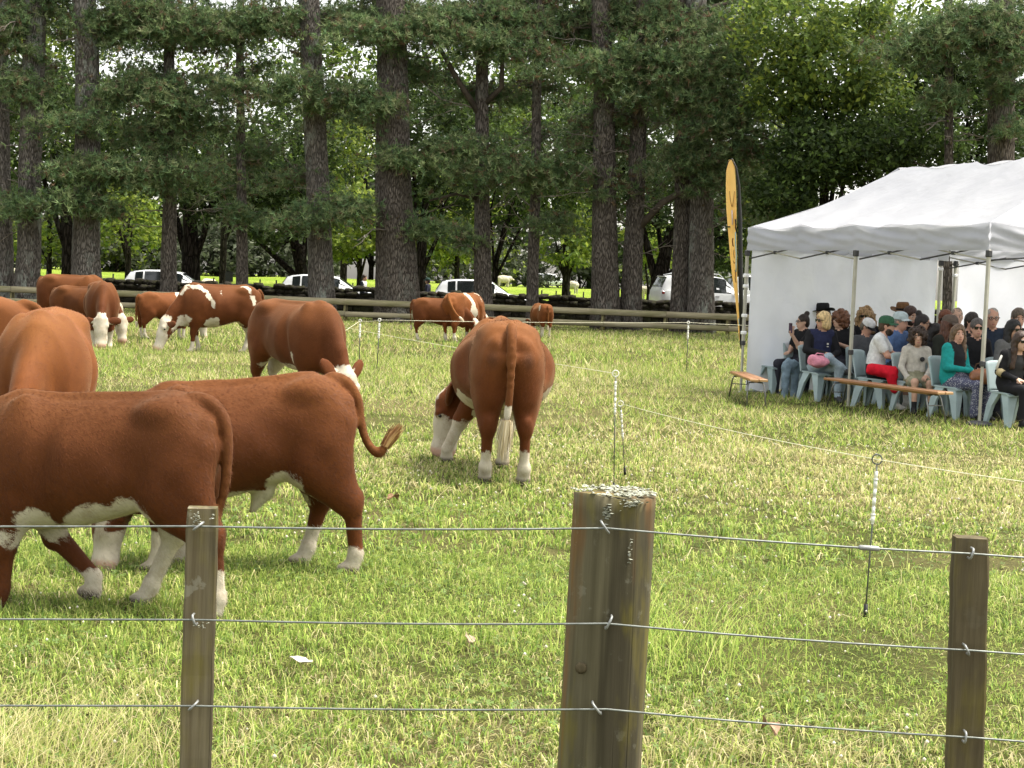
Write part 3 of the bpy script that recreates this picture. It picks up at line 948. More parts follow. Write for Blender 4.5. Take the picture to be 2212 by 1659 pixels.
cow('hereford_cow', 'red cow with jagged white saddle markings and a yellow ear tag', at_d(468, 30.6), PI + .34, 1.03, .026, eartag=True, lx=.86, shade=.60,
    head={'yaw': .22, 'poll': (1.14, 0, .56), 'muz': (1.32, 0, .07)},
    feet={'fl': (.05, 0), 'fr': (-.14, 0), 'hl': (-.1, 0), 'hr': (.1, 0)},
    whites=BELLY + [('c', [(.72, 0, 1.30), (.62, .12, 1.28), (.45, .2, 1.25), (.30, .26, 1.18), (.20, .33, 1.02), (.16, .35, .90)], .050), ('c', [(.80, .1, 1.12), (.70, .1, 1.24)], .045),
                    ('e', (-.02, .33, 1.18), (.06, .1, .06)), ('c', [(-.45, .1, 1.30), (-.62, .2, 1.22), (-.72, .24, 1.02), (-.74, .25, .95)], .04),
                    ('e', (.15, .3, .55), (.18, .2, .13)), ('e', (.72, 0, .62), (.2, .3, .13)), ('c', [(.8, 0, .7), (1.1, .1, .35)], .09)],
    legcut={'hl': .5, 'hr': .5, 'fl': .22, 'fr': .3}, seed=11)
# cow behind the bull, head towards us
cow('hereford_cow', 'stocky red cow with white curly poll and pricked ears, standing behind the young bull', at_d(640, 18.3), -.88, .99, .020, lx=.92, shade=.62,
    feet={'hr': (.0, 0), 'hl': (-.1, 0)},
    head={'yaw': .02, 'poll': (1.10, 0, .47), 'muz': (1.18, 0, .02)}, ears={'up': 1.0},
    whites=BELLY + [('e', (-.1, -.2, .50), (.50, .25, .075)), ('c', [(-.34, -.33, .62), (-.36, -.33, .80)], .022), ('c', [(-.70, .1, .60), (-.72, .1, .3)], .15), ('c', [(.36, -.3, .6), (.37, -.3, .7)], .025)], seed=12, fur=16000)
# rump cow
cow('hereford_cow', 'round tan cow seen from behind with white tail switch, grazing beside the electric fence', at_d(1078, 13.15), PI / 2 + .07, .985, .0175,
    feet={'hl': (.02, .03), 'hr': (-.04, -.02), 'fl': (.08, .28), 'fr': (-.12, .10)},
    head={'yaw': 1.12, 'poll': (1.12, 0, .54), 'muz': (1.17, 0, .09), 'twist': .15}, ears={'up': .75}, slim=1.27, toplight=.48, shade=.78, face='blaze', brush=(.055, 330, .30), switch=((.58, .50, .34), (.42, .33, .19), (.5, .42, .27)),
    tail=[(-.84, 0, 1.28), (-.94, 0, 1.20), (-.985, 0, 1.05), (-.995, .0, .82), (-.995, .01, .66), (-.99, .02, .54)],
    whites=BELLY + [('e', (-.05, .33, .55), (.3, .18, .13)), ('e', (-.05, -.36, .60), (.3, .18, .15)), ('c', [(-1.0, .0, .60), (-.98, .02, .3)], .06), ('e', (-.52, 0, .55), (.2, .10, .2))],
    legcut={'hl': .26, 'hr': .28, 'fl': .40, 'fr': .5}, seed=13, fur=30000, darkspots=[((-.97, .15, 1.02), (.05, .035, .06)), ((-.97, -.15, 1.02), (.05, .035, .06))])
# far group
cow('hereford_calf', 'plain red calf side on near the rail fence, half behind the white patched cow', at_d(948, 40.5), .05, .86, .034, lx=.88, shade=.66, legcut=.22,
    whites=[('e', (-.3, 0, .55), (.3, .14, .10))], seed=14)
cow('hereford_cow', 'tan cow with large white side patch and swinging tail by the rail fence', at_d(1000, 41.0), 1.12, .98, .030, slim=1.1, shade=.85,
    tail=[(-.88, 0, 1.27), (-.97, -.04, 1.15), (-1.0, -.16, .95), (-1.0, -.28, .78), (-1.0, -.40, .68)],
    whites=BELLY + [('c', [(.0, -.02, 1.27), (-.1, -.18, 1.22), (-.12, -.28, 1.05), (-.12, -.32, .80)], .10), ('e', (-.1, -.33, .78), (.16, .16, .16)), ('c', [(.45, -.1, 1.29), (.42, -.26, 1.1)], .05), ('c', [(-.8, -.1, .75), (-.76, -.15, .6)], .05)], legcut=.25, seed=15)
cow('hereford_calf', 'small round red calf standing alone at the rail fence, facing away', at_d(1168, 47.0), PI / 2 + .25, .77, .034, shade=.7, slim=1.1,
    whites=BELLY + [('c', [(-.5, .1, 1.28), (-.62, .28, 1.10)], .06)], legcut=.42, seed=16)
# ------------------------------------------------------------------ near wire fence
def wood_material(name, a, b, moss=.35, lichen=.2, stripe=(30, 30, 1.2), rust=0.0, seed=0.0):
    t = NT(name)
    tc = t.coords(stripe)
    g = t.noise(tc, 1.0, 6.0, .7)
    g2 = t.noise(t.coords((9, 9, .5)), 1.0, 4.0, .6)
    co = t.coords()
    c = t.mix(t.ramp(g, .3, .7), c4(a), c4(b))
    c = t.mix(t.math('MULTIPLY', t.ramp(g2, .45, .62), .85), c, c4((.035, .030, .018)))
    mo = t.noise(t.coords((7, 7, 2.2)), 1.3, 4.0, .6)
    c = t.mix(t.math('MULTIPLY', t.ramp(mo, .5, .66), moss), c, c4((.17, .145, .018)))
    if rust:
        ru = t.noise(t.coords((6, 6, 1.1)), 1.7, 3.0)
        c = t.mix(t.math('MULTIPLY', t.ramp(ru, .52, .66), rust), c, c4((.23, .095, .022)))
    li = t.noise(co, 16.0, 5.0, .7)
    li2 = t.noise(co, 3.5, 2.0)
    lm = t.math('MULTIPLY', t.ramp(li, .58, .64), t.ramp(li2, .48, .62))
    c = t.mix(t.math('MULTIPLY', lm, lichen), c, c4((.45, .46, .38)))
    crack = t.ramp(t.noise(t.coords((38, 38, .35)), 1.0, 2.0), .66, .72)
    c = t.mix(t.math('MULTIPLY', crack, .8), c, c4((.012, .010, .007)))
    h = t.math('SUBTRACT', t.math('MULTIPLY', g, .6), crack)
    return t.bsdf(c, .88, t.bump(h, .55, .006), .15)
M_POST = wood_material('weathered_post', (.078, .069, .039), (.150, .134, .080), .5, .12, (26, 26, 1.1), .42)
M_BATTEN = wood_material('weathered_batten', (.10, .080, .045), (.175, .150, .090), .5, .2, (40, 40, 1.0))
M_BATTEN2 = wood_material('dark_batten', (.070, .056, .031), (.125, .102, .058), .35, .03, (34, 34, 1.6))
M_WIRE = plain('galvanised_wire', (.20, .215, .20), .5, .25, 60, metal=.6)
M_STAPLE = plain('galvanised_staple', (.30, .31, .30), .5, .2, 60, metal=.5)
def lichen_mat():
    t = NT('crusty_lichen'); co = t.coords(); n = t.noise(co, 120, 5, .7)
    return t.bsdf(t.mix(t.ramp(n, .35, .65), c4((.22, .23, .17)), c4((.46, .47, .39))), .95, t.bump(n, 1.0, .004), .05)
M_LICHEN = lichen_mat()

def lichen_crust(parent, pts, seed, n, r0=.004, r1=.011, nrm=None):
    r = np.random.default_rng(seed)
    vs = []; fs = []; o = 0
    of = np.array([[0, 2, 4], [2, 1, 4], [1, 3, 4], [3, 0, 4], [2, 0, 5], [1, 2, 5], [3, 1, 5], [0, 3, 5]])
    for k in range(n):
        p = pts(r)
        s = r.uniform(r0, r1); f = r.uniform(.2, .45)
        Q = np.array([[s, 0, 0], [-s, 0, 0], [0, s, 0], [0, -s, 0], [0, 0, s * f], [0, 0, -s * f]]) * r.uniform(.6, 1.4, (6, 1))
        a = rotz(r.uniform(0, 6)) @ rotx(r.uniform(-.5, .5))
        if nrm is not None: a = nrm @ a
        vs.append(Q @ a.T + p); fs.append(of + o); o += 6
    me = mesh_np('lichen', np.concatenate(vs), np.concatenate(fs), False)
    q = obj('lichen', me, parent, M_LICHEN); q['kind'] = 'stuff'
    return q

def staple(parent, p, ang, L=.022):
    mb = MB()
    d = Vector((math.cos(ang), 0, math.sin(ang)))
    mb.tube([Vector(p) + d * L / 2 + Vector((0, .012, 0)), Vector(p) + d * L / 2 + Vector((0, -.004, 0)), Vector(p) + d * L * .3 + Vector((0, -.008, 0)),
             Vector(p) - d * L * .3 + Vector((0, -.008, 0)), Vector(p) - d * L / 2 + Vector((0, -.004, 0)), Vector(p) - d * L / 2 + Vector((0, .012, 0))], .0024, 6)
    mb.build('staple', M_STAPLE, parent)

FD = 3.02
WZ = []
def near_fence():
    # round strainer post
    top = at(1326, 1066, FD + .09); bot = at(1292, 1659, FD + .088)
    ax = (top - bot).normalized()
    base = bot - ax * (bot.z + .05) / ax.z
    root = empty('strainer_post', (base.x, base.y, 0))
    tag(root, 'thick round timber fence post with lichen crusted top', 'fence post')
    n, rings = 40, 44
    V = []; 
    L = (top - base).length
    r0 = .0835
    for i in range(rings):
        t = i / (rings - 1)
        p = base + ax * L * t - root.location
        for k in range(n):
            a = 2 * math.pi * k / n
            rr = r0 * (1.03 - .05 * t) * (1 + .022 * math.sin(3 * a + 1) + .012 * math.sin(7 * a + t * 2))
            # a couple of drying cracks
            for ca, cd in ((-1.75, .10), (-1.28, .05), (-2.3, .05)):
                dd = (a - ca + math.pi) % (2 * math.pi) - math.pi
                rr -= r0 * cd * math.exp(-(dd / .045) ** 2) * (.4 + .6 * math.sin(t * 5 + ca) ** 2)
            V.append((p.x + rr * math.cos(a), p.y + rr * math.sin(a), p.z + (.006 * math.sin(2 * a) if i == rings - 1 else 0)))
    F = [(i * n + k, i * n + (k + 1) % n, (i + 1) * n + (k + 1) % n, (i + 1) * n + k) for i in range(rings - 1) for k in range(n)]
    c = base + ax * (L + .004) - root.location
    V.append(tuple(c))
    mb = MB(); mb.add(V, F, True)
    o_ = len(mb.v) - 1
    mb.f += [((rings - 1) * n + k, (rings - 1) * n + (k + 1) % n, o_) for k in range(n)]; mb.smooth += [False] * n
    mb.build('post_body', M_POST, root)
    tc = base + ax * L - root.location
    lichen_crust(root, lambda r: (lambda a, q: np.array([tc.x + .082 * math.sqrt(q) * math.cos(a), tc.y + .082 * math.sqrt(q) * math.sin(a), tc.z + .003 + r.uniform(0, .004)]))(r.uniform(-2.4, 3.3), r.uniform(.0, 1)), 5, 240, .003, .007)
    def side_patch(a0, z0, sa, sz):
        def f(r):
            a = a0 + r.normal(0, sa); z = z0 + r.normal(0, sz)
            p = base + ax * z - root.location
            return np.array([p.x + .0845 * math.cos(a), p.y + .0845 * math.sin(a), p.z])
        return f
    lichen_crust(root, side_patch(-1.78, L - .030, .05, .008), 6, 34, .003, .006)
    lichen_crust(root, side_patch(-1.15, L - .006, .16, .005), 7, 50, .002, .005)
    lichen_crust(root, side_patch(-1.18, L - .105, .022, .014), 8, 20, .002, .004)
    mb = MB()                                           # knot
    kp = at(1255, 1443, FD + .0125) - root.location
    mb.lathe([(.001, -.004), (.008, -.003), (.012, 0), (.007, .003), (.001, .002)], 10, Matrix.Translation(kp) @ Matrix.Rotation(math.pi / 2, 4, 'X'))
    mb.build('knot', M_BATTEN2, root)
    for (u, v, an) in ((1307, 1139, 2.2), (1315, 1345, 1.15), (1289, 1530, 2.25)):
        p = at(u, v, FD - .008) - root.location
        staple(root, p, an, .026)
    # square battens
    def batten(u0, v0, u1, w, d, yaw, mat, label, staples, lich, seed):
        tp = at(u0, v0, FD + .03); bt = at(u1, 1659, FD + .03)
        ax = (tp - bt).normalized()
        b = bt - ax * (bt.z + .05) / ax.z
        root = empty('fence_batten', (b.x, b.y, 0)); tag(root, label, 'fence post')
        L = (tp - b).length
        mb = MB()
        q = ax.to_track_quat('Z', 'Y').to_matrix()
        R = Matrix(((math.cos(yaw), -math.sin(yaw), 0), (math.sin(yaw), math.cos(yaw), 0), (0, 0, 1)))
        # subdivided square section with soft worn arrises
        sec = []
        bv = .004
        for (sx, sy) in ((-1, -1), (1, -1), (1, 1), (-1, 1)):
            for (ox, oy) in (((0, 1), (1, 0)) if sx * sy > 0 else ((1, 0), (0, 1))):
                sec.append((sx * (w / 2 - bv * ox), sy * (d / 2 - bv * oy)))
        vs = []; fs = []
        nr = 30; ns = len(sec)
        r = random.Random(seed)
        for i in range(nr):
            t = i / (nr - 1)
            z = t * L
            j = .0012
            sh = .92 if i == nr - 1 else 1
            for (x, y) in sec:
                p = R @ Vector((x * sh + r.uniform(-j, j), y * sh + r.uniform(-j, j), z - (.003 if i == nr - 2 else 0)))
                vs.append(ax * p.z + Vector((p.x, p.y, 0)) + Vector((0, 0, -.05)))
        for i in range(nr - 1):
            for k in range(ns):
                fs.append((i * ns + k, i * ns + (k + 1) % ns, (i + 1) * ns + (k + 1) % ns, (i + 1) * ns + k))
        fs.append(tuple((nr - 1) * ns + k for k in range(ns)))
        mb.add(vs, fs, False)
        mb.build('batten_body', mat, root)
        for (u, v, an) in staples:
            staple(root, at(u, v, FD - .012) - root.location, an, .020)
        for (u, v, su, sv, n_, se) in lich:
            def f(r, u=u, v=v, su=su, sv=sv):
                return np.array(at(u + r.normal(0, su), v + r.normal(0, sv), FD - .004) - root.location)
            lichen_crust(root, f, se, n_, .0012, .0032)
    batten(438, 1096, 422, .062, .045, .16, M_BATTEN, 'thin square grey timber batten with moss and white lichen spots', ((428, 1137, .7), (420, 1339, 1.9), (417, 1525, .8)),
           ((425, 1120, 5, 9, 46, 1), (460, 1115, 3, 5, 10, 2), (432, 1353, 9, 3, 16, 3)), 4)
    batten(2096, 1160, 2083, .066, .048, -.05, M_BATTEN2, 'dark brown square timber batten with rough sawn face', ((2098, 1196, 1.3), (2088, 1404, 2.0), (2084, 1592, 1.5)), (), 9)
    # three wires
    specs = (('top', (1137, 1141, 1196), .0020), ('middle', (1339, 1347, 1405), .0020), ('bottom', (1525, 1532, 1593), .0020))
    for nm, (vl, vp, vr), rr in specs:
        a = at(428, vl, FD - .012); b = at(1310, vp, FD - .013); c = at(2096, vr, FD - .014)
        l = a + (a - b) * 2.2; l.z = a.z + (a.z - b.z) * 0 
        l = Vector((a.x - 3.0, a.y - .02, a.z + (a.z - b.z) / (a.x - b.x) * -3.0))
        r_ = Vector((c.x + 3.0, c.y + .02, c.z + (c.z - b.z) / (c.x - b.x) * 3.0))
        def sag(p, q, s=.004, k=6):
            return [p.lerp(q, i / k) + Vector((0, 0, -4 * s * (i / k) * (1 - i / k))) for i in range(k + 1)]
        path = sag(l, a)[:-1] + sag(a, b)[:-1] + sag(b, c)[:-1] + sag(c, r_)
        mb = MB().tube(path, rr, 8)
        w = mb.build('fence_wire', M_WIRE)
        tag(w, {'top': 'taut galvanised wire along the top of the near fence, with a crimp sleeve', 'middle': 'taut galvanised wire midway up the near fence posts',
                'bottom': 'lowest taut galvanised wire of the near fence'}[nm], 'wire', 'wires of the near fence')
        if nm == 'top':
            p0 = b.lerp(c, (1855 - 1310) / (2096 - 1310)); p1 = b.lerp(c, (1900 - 1310) / (2096 - 1310))
            dz = Vector((0, 0, -.003))
            e = (p1 - p0) * .08
            MB().tube([p0 + dz, p0 + e + dz, p1 - e + dz, p1 + dz], [.0032, .0052, .0052, .0032], 10).build('crimp_sleeve', M_STAPLE, w)
near_fence()

# ------------------------------------------------------------------ electric fence
M_ROD = plain('steel_rod', (.10, .105, .095), .5, .2, 40, metal=.5)
M_INS = plain('white_insulator', (.72, .72, .66), .5, .1, 30)
M_BLK = plain('black_plastic', (.012, .012, .012), .5, .2, 30)
M_POLY = plain('polywire', (.80, .77, .58), .7, .2, 200)
RINGS = {}
def standard(key, top, base, label, ringcol=M_ROD, ins=(.04, .30), foot=True, r=.004):
    root = empty('pigtail_standard', (base.x, base.y, 0)); tag(root, label, 'fence standard', 'pigtail standards of the electric fence')
    b = Vector((0, 0, -.06)); t = top - Vector((base.x, base.y, 0))
    ax = (t - b).normalized()
    ring_r = .024
    c = t - ax * ring_r
    MB().tube([b, t - ax * ring_r * 2.3], r, 8).build('rod', M_ROD, root)
    # pigtail loop
    sx = Vector((1, 0, 0)); sx = (sx - ax * sx.dot(ax)).normalized()
    pts = [t - ax * ring_r * 2.6] + [c + (-ax * math.cos(a) + sx * math.sin(a)) * ring_r + Vector((0, .010 * a / 6.3, 0)) for a in [i * 2 * math.pi * 1.05 / 20 for i in range(21)]]
    MB().tube(pts, r * .95, 7).build('pigtail_loop', ringcol, root)
    L = (t - b).length
    p0 = t - ax * (ring_r * 2 + .035); 
    mb = MB()
    n = 6
    for i in range(n):
        q0 = p0 - ax * (i * (ins[1] - ins[0]) / n); q1 = p0 - ax * ((i + .82) * (ins[1] - ins[0]) / n)
        mb.tube([q0, q1], r * 2.3 if i % 2 else r * 2.0, 10)
        mb.tube([q1, p0 - ax * ((i + 1) * (ins[1] - ins[0]) / n)], r * 3.0 if i in (0, n - 2) else r * 1.7, 10)
    mb.build('insulator_sleeve', M_INS, root)
    if foot:
        MB().tube([b + ax * .06, b + ax * .15], [.012, .010], 8).build('foot_plate', M_BLK, root)
    RINGS[key] = Vector((base.x, base.y, 0)) + c
    return root
standard('a', at(1896, 982, 7.70), ground(1867, 1345), 'steel pigtail standard with white ribbed sleeve behind the dark batten')
standard('b', at(1330, 800, 12.1), ground(1326, 1068), 'steel pigtail standard rising behind the thick round post', M_INS)
standard('c', at(1340, 866, 13.0), ground(1352, 1030), 'leaning pigtail standard with black foot hung below its upright neighbour', M_INS)
standard('d', at(778, 690, 29.0), Vector(at_d(776, 29.0)), 'pigtail standard where the electric wire turns, beside the stocky red cow', M_INS, r=.008)
standard('e', at(820, 688, 26.8), Vector(at_d(814, 26.8)), 'pigtail standard with long white sleeve next to the corner standard', M_INS, r=.008)
standard('f', at(1487, 694, 30.0), Vector(at_d(1483, 30.0)), 'pigtail standard standing alone in open grass before the rail fence', M_INS, r=.008)
def line(pts, r, label, sag=.02):
    path = []
    for p, q in zip(pts[:-1], pts[1:]):
        k = 8
        path += [p.lerp(q, i / k) + Vector((0, 0, -4 * sag * (i / k) * (1 - i / k))) for i in range(k)]
    path.append(pts[-1])
    o = MB().tube(path, r, 6).build('electric_wire', M_POLY)
    tag(o, label, 'wire', 'polywires of the electric fence')
cz = at(700, 738, 24.0)
line([cz, RINGS['d'], RINGS['e'], RINGS['f'], Vector((7.5, 31.5, .95))], .0028, 'pale polywire strung straight across the far grass to the tent')
line([at(735, 705, 30.5), RINGS['b']], .0024, 'pale polywire passing behind the round tan cow to the upright standard')
line([RINGS['b'], RINGS['c']], .003, 'short polywire joining the upright standard to the leaning one', 0)
line([RINGS['c'], RINGS['a'], RINGS['a'] + Vector((1.6, -1.1, -.045))], .0019, 'pale polywire running from the leaning standard past the ribbed sleeve standard')

# ------------------------------------------------------------------ half-round rail fence and dry stone wall
def rail_mat():
    t = NT('mossy_rail'); g = t.noise(t.coords((.8, 16, 16)), 1.0, 5.0, .65); m = t.noise(t.coords((.5, 3, 3)), 1.5, 3.0)
    c = t.mix(t.ramp(g, .3, .7), c4((.24, .21, .135)), c4((.38, .335, .22)))
    c = t.mix(t.math('MULTIPLY', t.ramp(m, .5, .65), .5), c, c4((.15, .15, .055)))
    return t.bsdf(c, .9, t.bump(g, .5, .02), .1)
M_RAIL = rail_mat()
M_RPOST = wood_material('mossy_rail_post', (.24, .215, .10), (.33, .29, .145), .5, .2, (20, 20, 2))
def rail_fence():
    D = 57.0
    root = empty('rail_fence', (0, D, 0)); tag(root, 'low timber post and rail fence with two half round rails', 'fence')
    us = [-850, -705, -560, -414, -268, -120, 24, 166, 308, 454, 600, 745, 890, 1035, 1170, 1302, 1437, 1572, 1707]
    xs = [at_d(u, D)[0] for u in us]
    r = random.Random(3)
    pm = None
    for i, x in enumerate(xs):
        mb = MB()
        h = .60 + r.uniform(-.02, .02)
        mb.tube([(0, 0, -.1), (0, 0, .3), (r.uniform(-.01, .01), 0, h)], [.085, .08, .075], 10)
        o = mb.build('post', M_RPOST, root); o.location = (x, .10, 0)
    for zc, hh, dn in ((.665, .115, 0), (.235, .10, 1)):
        for i in range(len(xs) - 1):
            if i % 2 != dn and i > 0: continue
            x0 = xs[i]; x1 = xs[min(i + (1 if i % 2 != dn else 2), len(xs) - 1)]
            if x1 <= x0: continue
            L = x1 - x0
            vs = []; fs = []
            nseg = 9; nc = 9
            j0 = r.uniform(-.012, .012); j1 = r.uniform(-.012, .012)
            for s_ in range(nseg):
                t = s_ / (nseg - 1)
                bow = math.sin(t * math.pi) * r.uniform(-.006, .006)
                for k in range(nc):
                    a = -math.pi / 2 - math.pi * (k / (nc - 1) - .0) + math.pi
                    # half round: flat side towards the post (+y)
                    ang = math.pi / 2 + math.pi * k / (nc - 1)
                    vs.append((L * t - L / 2 + (.004 if s_ == 0 else (-.004 if s_ == nseg - 1 else 0)), .0 + math.cos(ang) * hh * .85, math.sin(ang) * hh + bow + j0 * (1 - t) + j1 * t))
            for s_ in range(nseg - 1):
                for k in range(nc):
                    k2 = (k + 1) % nc
                    fs.append((s_ * nc + k, s_ * nc + k2, (s_ + 1) * nc + k2, (s_ + 1) * nc + k))
            fs.append(tuple(range(nc))); fs.append(tuple((nseg - 1) * nc + k for k in range(nc))[::-1])
            mb = MB(); mb.add(vs, fs, True)
            o = mb.build('rail', M_RAIL, root); o.location = ((x0 + x1) / 2, 0, zc)
rail_fence()

def stone_mat():
    t = NT('mossy_stone'); co = t.coords(); oi = t.n('ObjectInfo')
    n = t.noise(co, 4.0, 5, .65); m2 = t.noise(co, 1.6, 3)
    c = t.mix(t.ramp(n, .3, .7), c4((.016, .014, .012)), c4((.050, .045, .037)))
    c = t.mix(t.math('MULTIPLY', oi.outputs['Random'], .5), c, c4((.03, .026, .018)))
    c = t.mix(t.math('MULTIPLY', t.ramp(m2, .5, .62), .45), c, c4((.04, .045, .016)))
    return t.bsdf(c, .95, t.bump(n, .8, .05), .1)
M_STONE = stone_mat()
def stone_wall():
    D = 62.0
    root = empty('stone_wall', (0, D, 0)); tag(root, 'dark mossy dry stone wall behind the rail fence', 'wall')
    r = random.Random(8)
    meshes = []
    for k in range(10):
        V = []
        n = 0
        rr = np.random.default_rng(k)
        # rounded rubble: subdivided box pushed towards a ball, with lumps
        P = []; ids = {}
        for i in range(3):
            for j in range(3):
                for l in range(3):
                    if 1 in (i,) and 1 in (j,) and 1 in (l,): continue
                    p = np.array([i - 1, j - 1, l - 1], float)
                    q = p / np.linalg.norm(p) * 1.15
                    p = p * .62 + q * .38 + rr.normal(0, .09, 3)
                    ids[(i, j, l)] = len(P); P.append(p * .5)
        F = []
        for ax in range(3):
            for sd in (0, 2):
                for a in range(2):
                    for b in range(2):
                        def key(x, y):
                            q = [0, 0, 0]; q[ax] = sd; q[(ax + 1) % 3] = x; q[(ax + 2) % 3] = y
                            return ids[tuple(q)]
                        f = [key(a, b), key(a + 1, b), key(a + 1, b + 1), key(a, b + 1)]
                        F.append(f if sd == 2 else f[::-1])
        me = mesh_np('stone', np.array(P), np.array(F), True, None, [M_STONE])
        meshes.append(me)
    x0, x1 = -42.0, 18.0
    rows = [(.10, .24), (.32, .22), (.52, .20), (.70, .19), (.87, .18), (1.03, .19)]
    bulk_v = []; bulk_f = []; o = 0
    vis = []
    for ri, (z, h) in enumerate(rows):
        x = x0 + r.uniform(0, .3)
        while x < x1:
            w = r.uniform(.24, .52) * (1.0 if ri else 1.25)
            item = (x + w / 2, r.uniform(-.05, .05), z + r.uniform(-.02, .02) + (r.uniform(-.03, .06) if ri == 5 else 0), w * 1.04, r.uniform(.45, .58), h * r.uniform(1.0, 1.25), r.uniform(-.15, .15), r.randrange(10))
            vis.append((ri, item)); x += w
    top = [i for i in vis if i[0] >= 4 and -21.5 < i[1][0] < 10.5][:300]
    rest = [i for i in vis if i not in top]
    for ri, (x, y, z, w, d, h, a, k) in top:
        s = bpy.data.objects.new('stone', meshes[k]); COL.objects.link(s); s.parent = root
        s.location = (x, y, z); s.scale = (w, d, h); s.rotation_euler = (r.uniform(-.1, .1), a, r.uniform(-.1, .1))
    for ri, (x, y, z, w, d, h, a, k) in rest:
        me = meshes[k]
        V = np.empty(len(me.vertices) * 3, np.float32); me.vertices.foreach_get('co', V); V = V.reshape(-1, 3) * [w, d, h]
        V = V @ roty(a).T + [x, y, z]
        Fq = np.empty(len(me.polygons) * 4, np.int32); me.polygons.foreach_get('vertices', Fq)
        bulk_v.append(V); bulk_f.append(Fq.reshape(-1, 4) + o); o += len(V)
    # hearting that fills the core
    q = obj('stonework', mesh_np('stonework', np.concatenate(bulk_v), np.concatenate(bulk_f), True, None, [M_STONE]), root); q['kind'] = 'stuff'
    MB().box(((x0 + x1) / 2, 0, .45), (x1 - x0, .34, .95)).build('wall_core', M_STONE, root)
stone_wall()
# ------------------------------------------------------------------ trees
def bark_mat(name, a, b, lichen=.5, scale=(5, 5, 1.1)):
    t = NT(name)
    vo = t.n('TexVoronoi', feature='DISTANCE_TO_EDGE')
    wob = t.noise(t.coords((2, 2, .6)), 1.5, 3.0)
    mp = t.coords(scale)
    va = t.t.nodes.new('ShaderNodeVectorMath'); va.operation = 'ADD'
    t.link(mp, va.inputs[0]); t.link(wob, va.inputs[1])
    t.link(va.outputs[0], vo.inputs['Vector']); vo.inputs['Scale'].default_value = 1.6
    plate = t.ramp(vo.outputs['Distance'], .0, .22)
    g = t.noise(t.coords((9, 9, 2.0)), 1.5, 6.0, .7)
    c = t.mix(t.ramp(g, .3, .7), c4(a), c4(b))
    c = t.mix(plate, c4((a[0] * .5, a[1] * .5, a[2] * .5)), c)
    li = t.noise(t.coords((1, 1, .55)), 3.2, 6.0, .7); l2 = t.noise(t.coords((1, 1, .3)), .8, 2.0)
    lm = t.math('MULTIPLY', t.ramp(li, .50, .58), t.ramp(l2, .42, .60))
    c = t.mix(t.math('MULTIPLY', lm, lichen), c, c4((.36, .38, .33)))
    h = t.math('ADD', plate, t.math('MULTIPLY', g, .6))
    return t.bsdf(c, .95, t.bump(h, 1.0, .06), .05)
M_BARK = bark_mat('pine_bark', (.145, .122, .104), (.245, .210, .182), .22, (17, 17, 2.2))
M_BARKL = bark_mat('lichened_pine_bark', (.175, .153, .134), (.285, .253, .226), .85, (16, 16, 2.2))
M_OAKBARK = bark_mat('dark_oak_bark', (.022, .018, .014), (.05, .042, .034), .08)
M_TWIG = plain('dead_twig', (.17, .145, .12), .9, .3, 6)
M_LIMB = plain('limb_bark', (.07, .055, .043), .95, .3, 4, bump=.5)
def leaf_mat(name, tr):
    t = NT(name); a = t.attr('col')
    return t.bsdf(a.outputs['Color'], .55, None, .2, trans=tr)
M_NEEDLE = leaf_mat('pine_needles', .30)
M_LEAF = leaf_mat('broad_leaves', .45)

def trunk_mesh(path, radii, n=20, seed=0, flute=.06):
    r = np.random.default_rng(seed)
    P = np.array(path, float); R = np.array(radii, float)
    # resample
    k = 34
    t = np.linspace(0, 1, k); s = np.linspace(0, 1, len(P))
    Q = np.stack([np.interp(t, s, P[:, i]) for i in range(3)], 1); RR = np.interp(t, s, R)
    a = np.arange(n) * 2 * np.pi / n
    ph = r.uniform(0, 6.28, 4)
    V = np.zeros((k, n, 3))
    for i in range(k):
        fl = 1 + flute * (np.sin(a * 3 + ph[0]) * .5 + np.sin(a * 5 + ph[1] + t[i] * 3) * .5) + r.normal(0, .012, n)
        V[i, :, 0] = Q[i, 0] + np.cos(a) * RR[i] * fl; V[i, :, 1] = Q[i, 1] + np.sin(a) * RR[i] * fl; V[i, :, 2] = Q[i, 2]
    i = np.arange(k - 1)[:, None] * n; j = np.arange(n)[None]
    F = np.stack([i + j, i + (j + 1) % n, i + n + (j + 1) % n, i + n + j], -1).reshape(-1, 4)
    return V.reshape(-1, 3), F

# a tuft of needles as a template; several variants
def tuft_templates(nv=8, nn=10):
    out = []
    for k in range(nv):
        r = np.random.default_rng(100 + k)
        vs = []
        for i in range(nn):
            th = r.uniform(0, 6.28); ph = r.uniform(.15, 1.25)
            d = np.array([math.sin(ph) * math.cos(th), math.sin(ph) * math.sin(th), math.cos(ph)])
            L = r.uniform(.7, 1.15)
            sd = np.cross(d, r.normal(0, 1, 3)); sd /= np.linalg.norm(sd)
            b = d * .05
            e = d * L + np.array([0, 0, -.18 * L])
            vs.append([b - sd * .070, b + sd * .070, e])
        out.append(np.array(vs).reshape(-1, 3))
    return out
TUFT = tuft_templates()
NEEDLE_COL = np.array([(.120, .188, .078), (.155, .222, .090), (.092, .152, .068), (.188, .242, .105), (.175, .198, .098)])
DEAD_COL = np.array([(.17, .115, .065), (.14, .105, .07)])

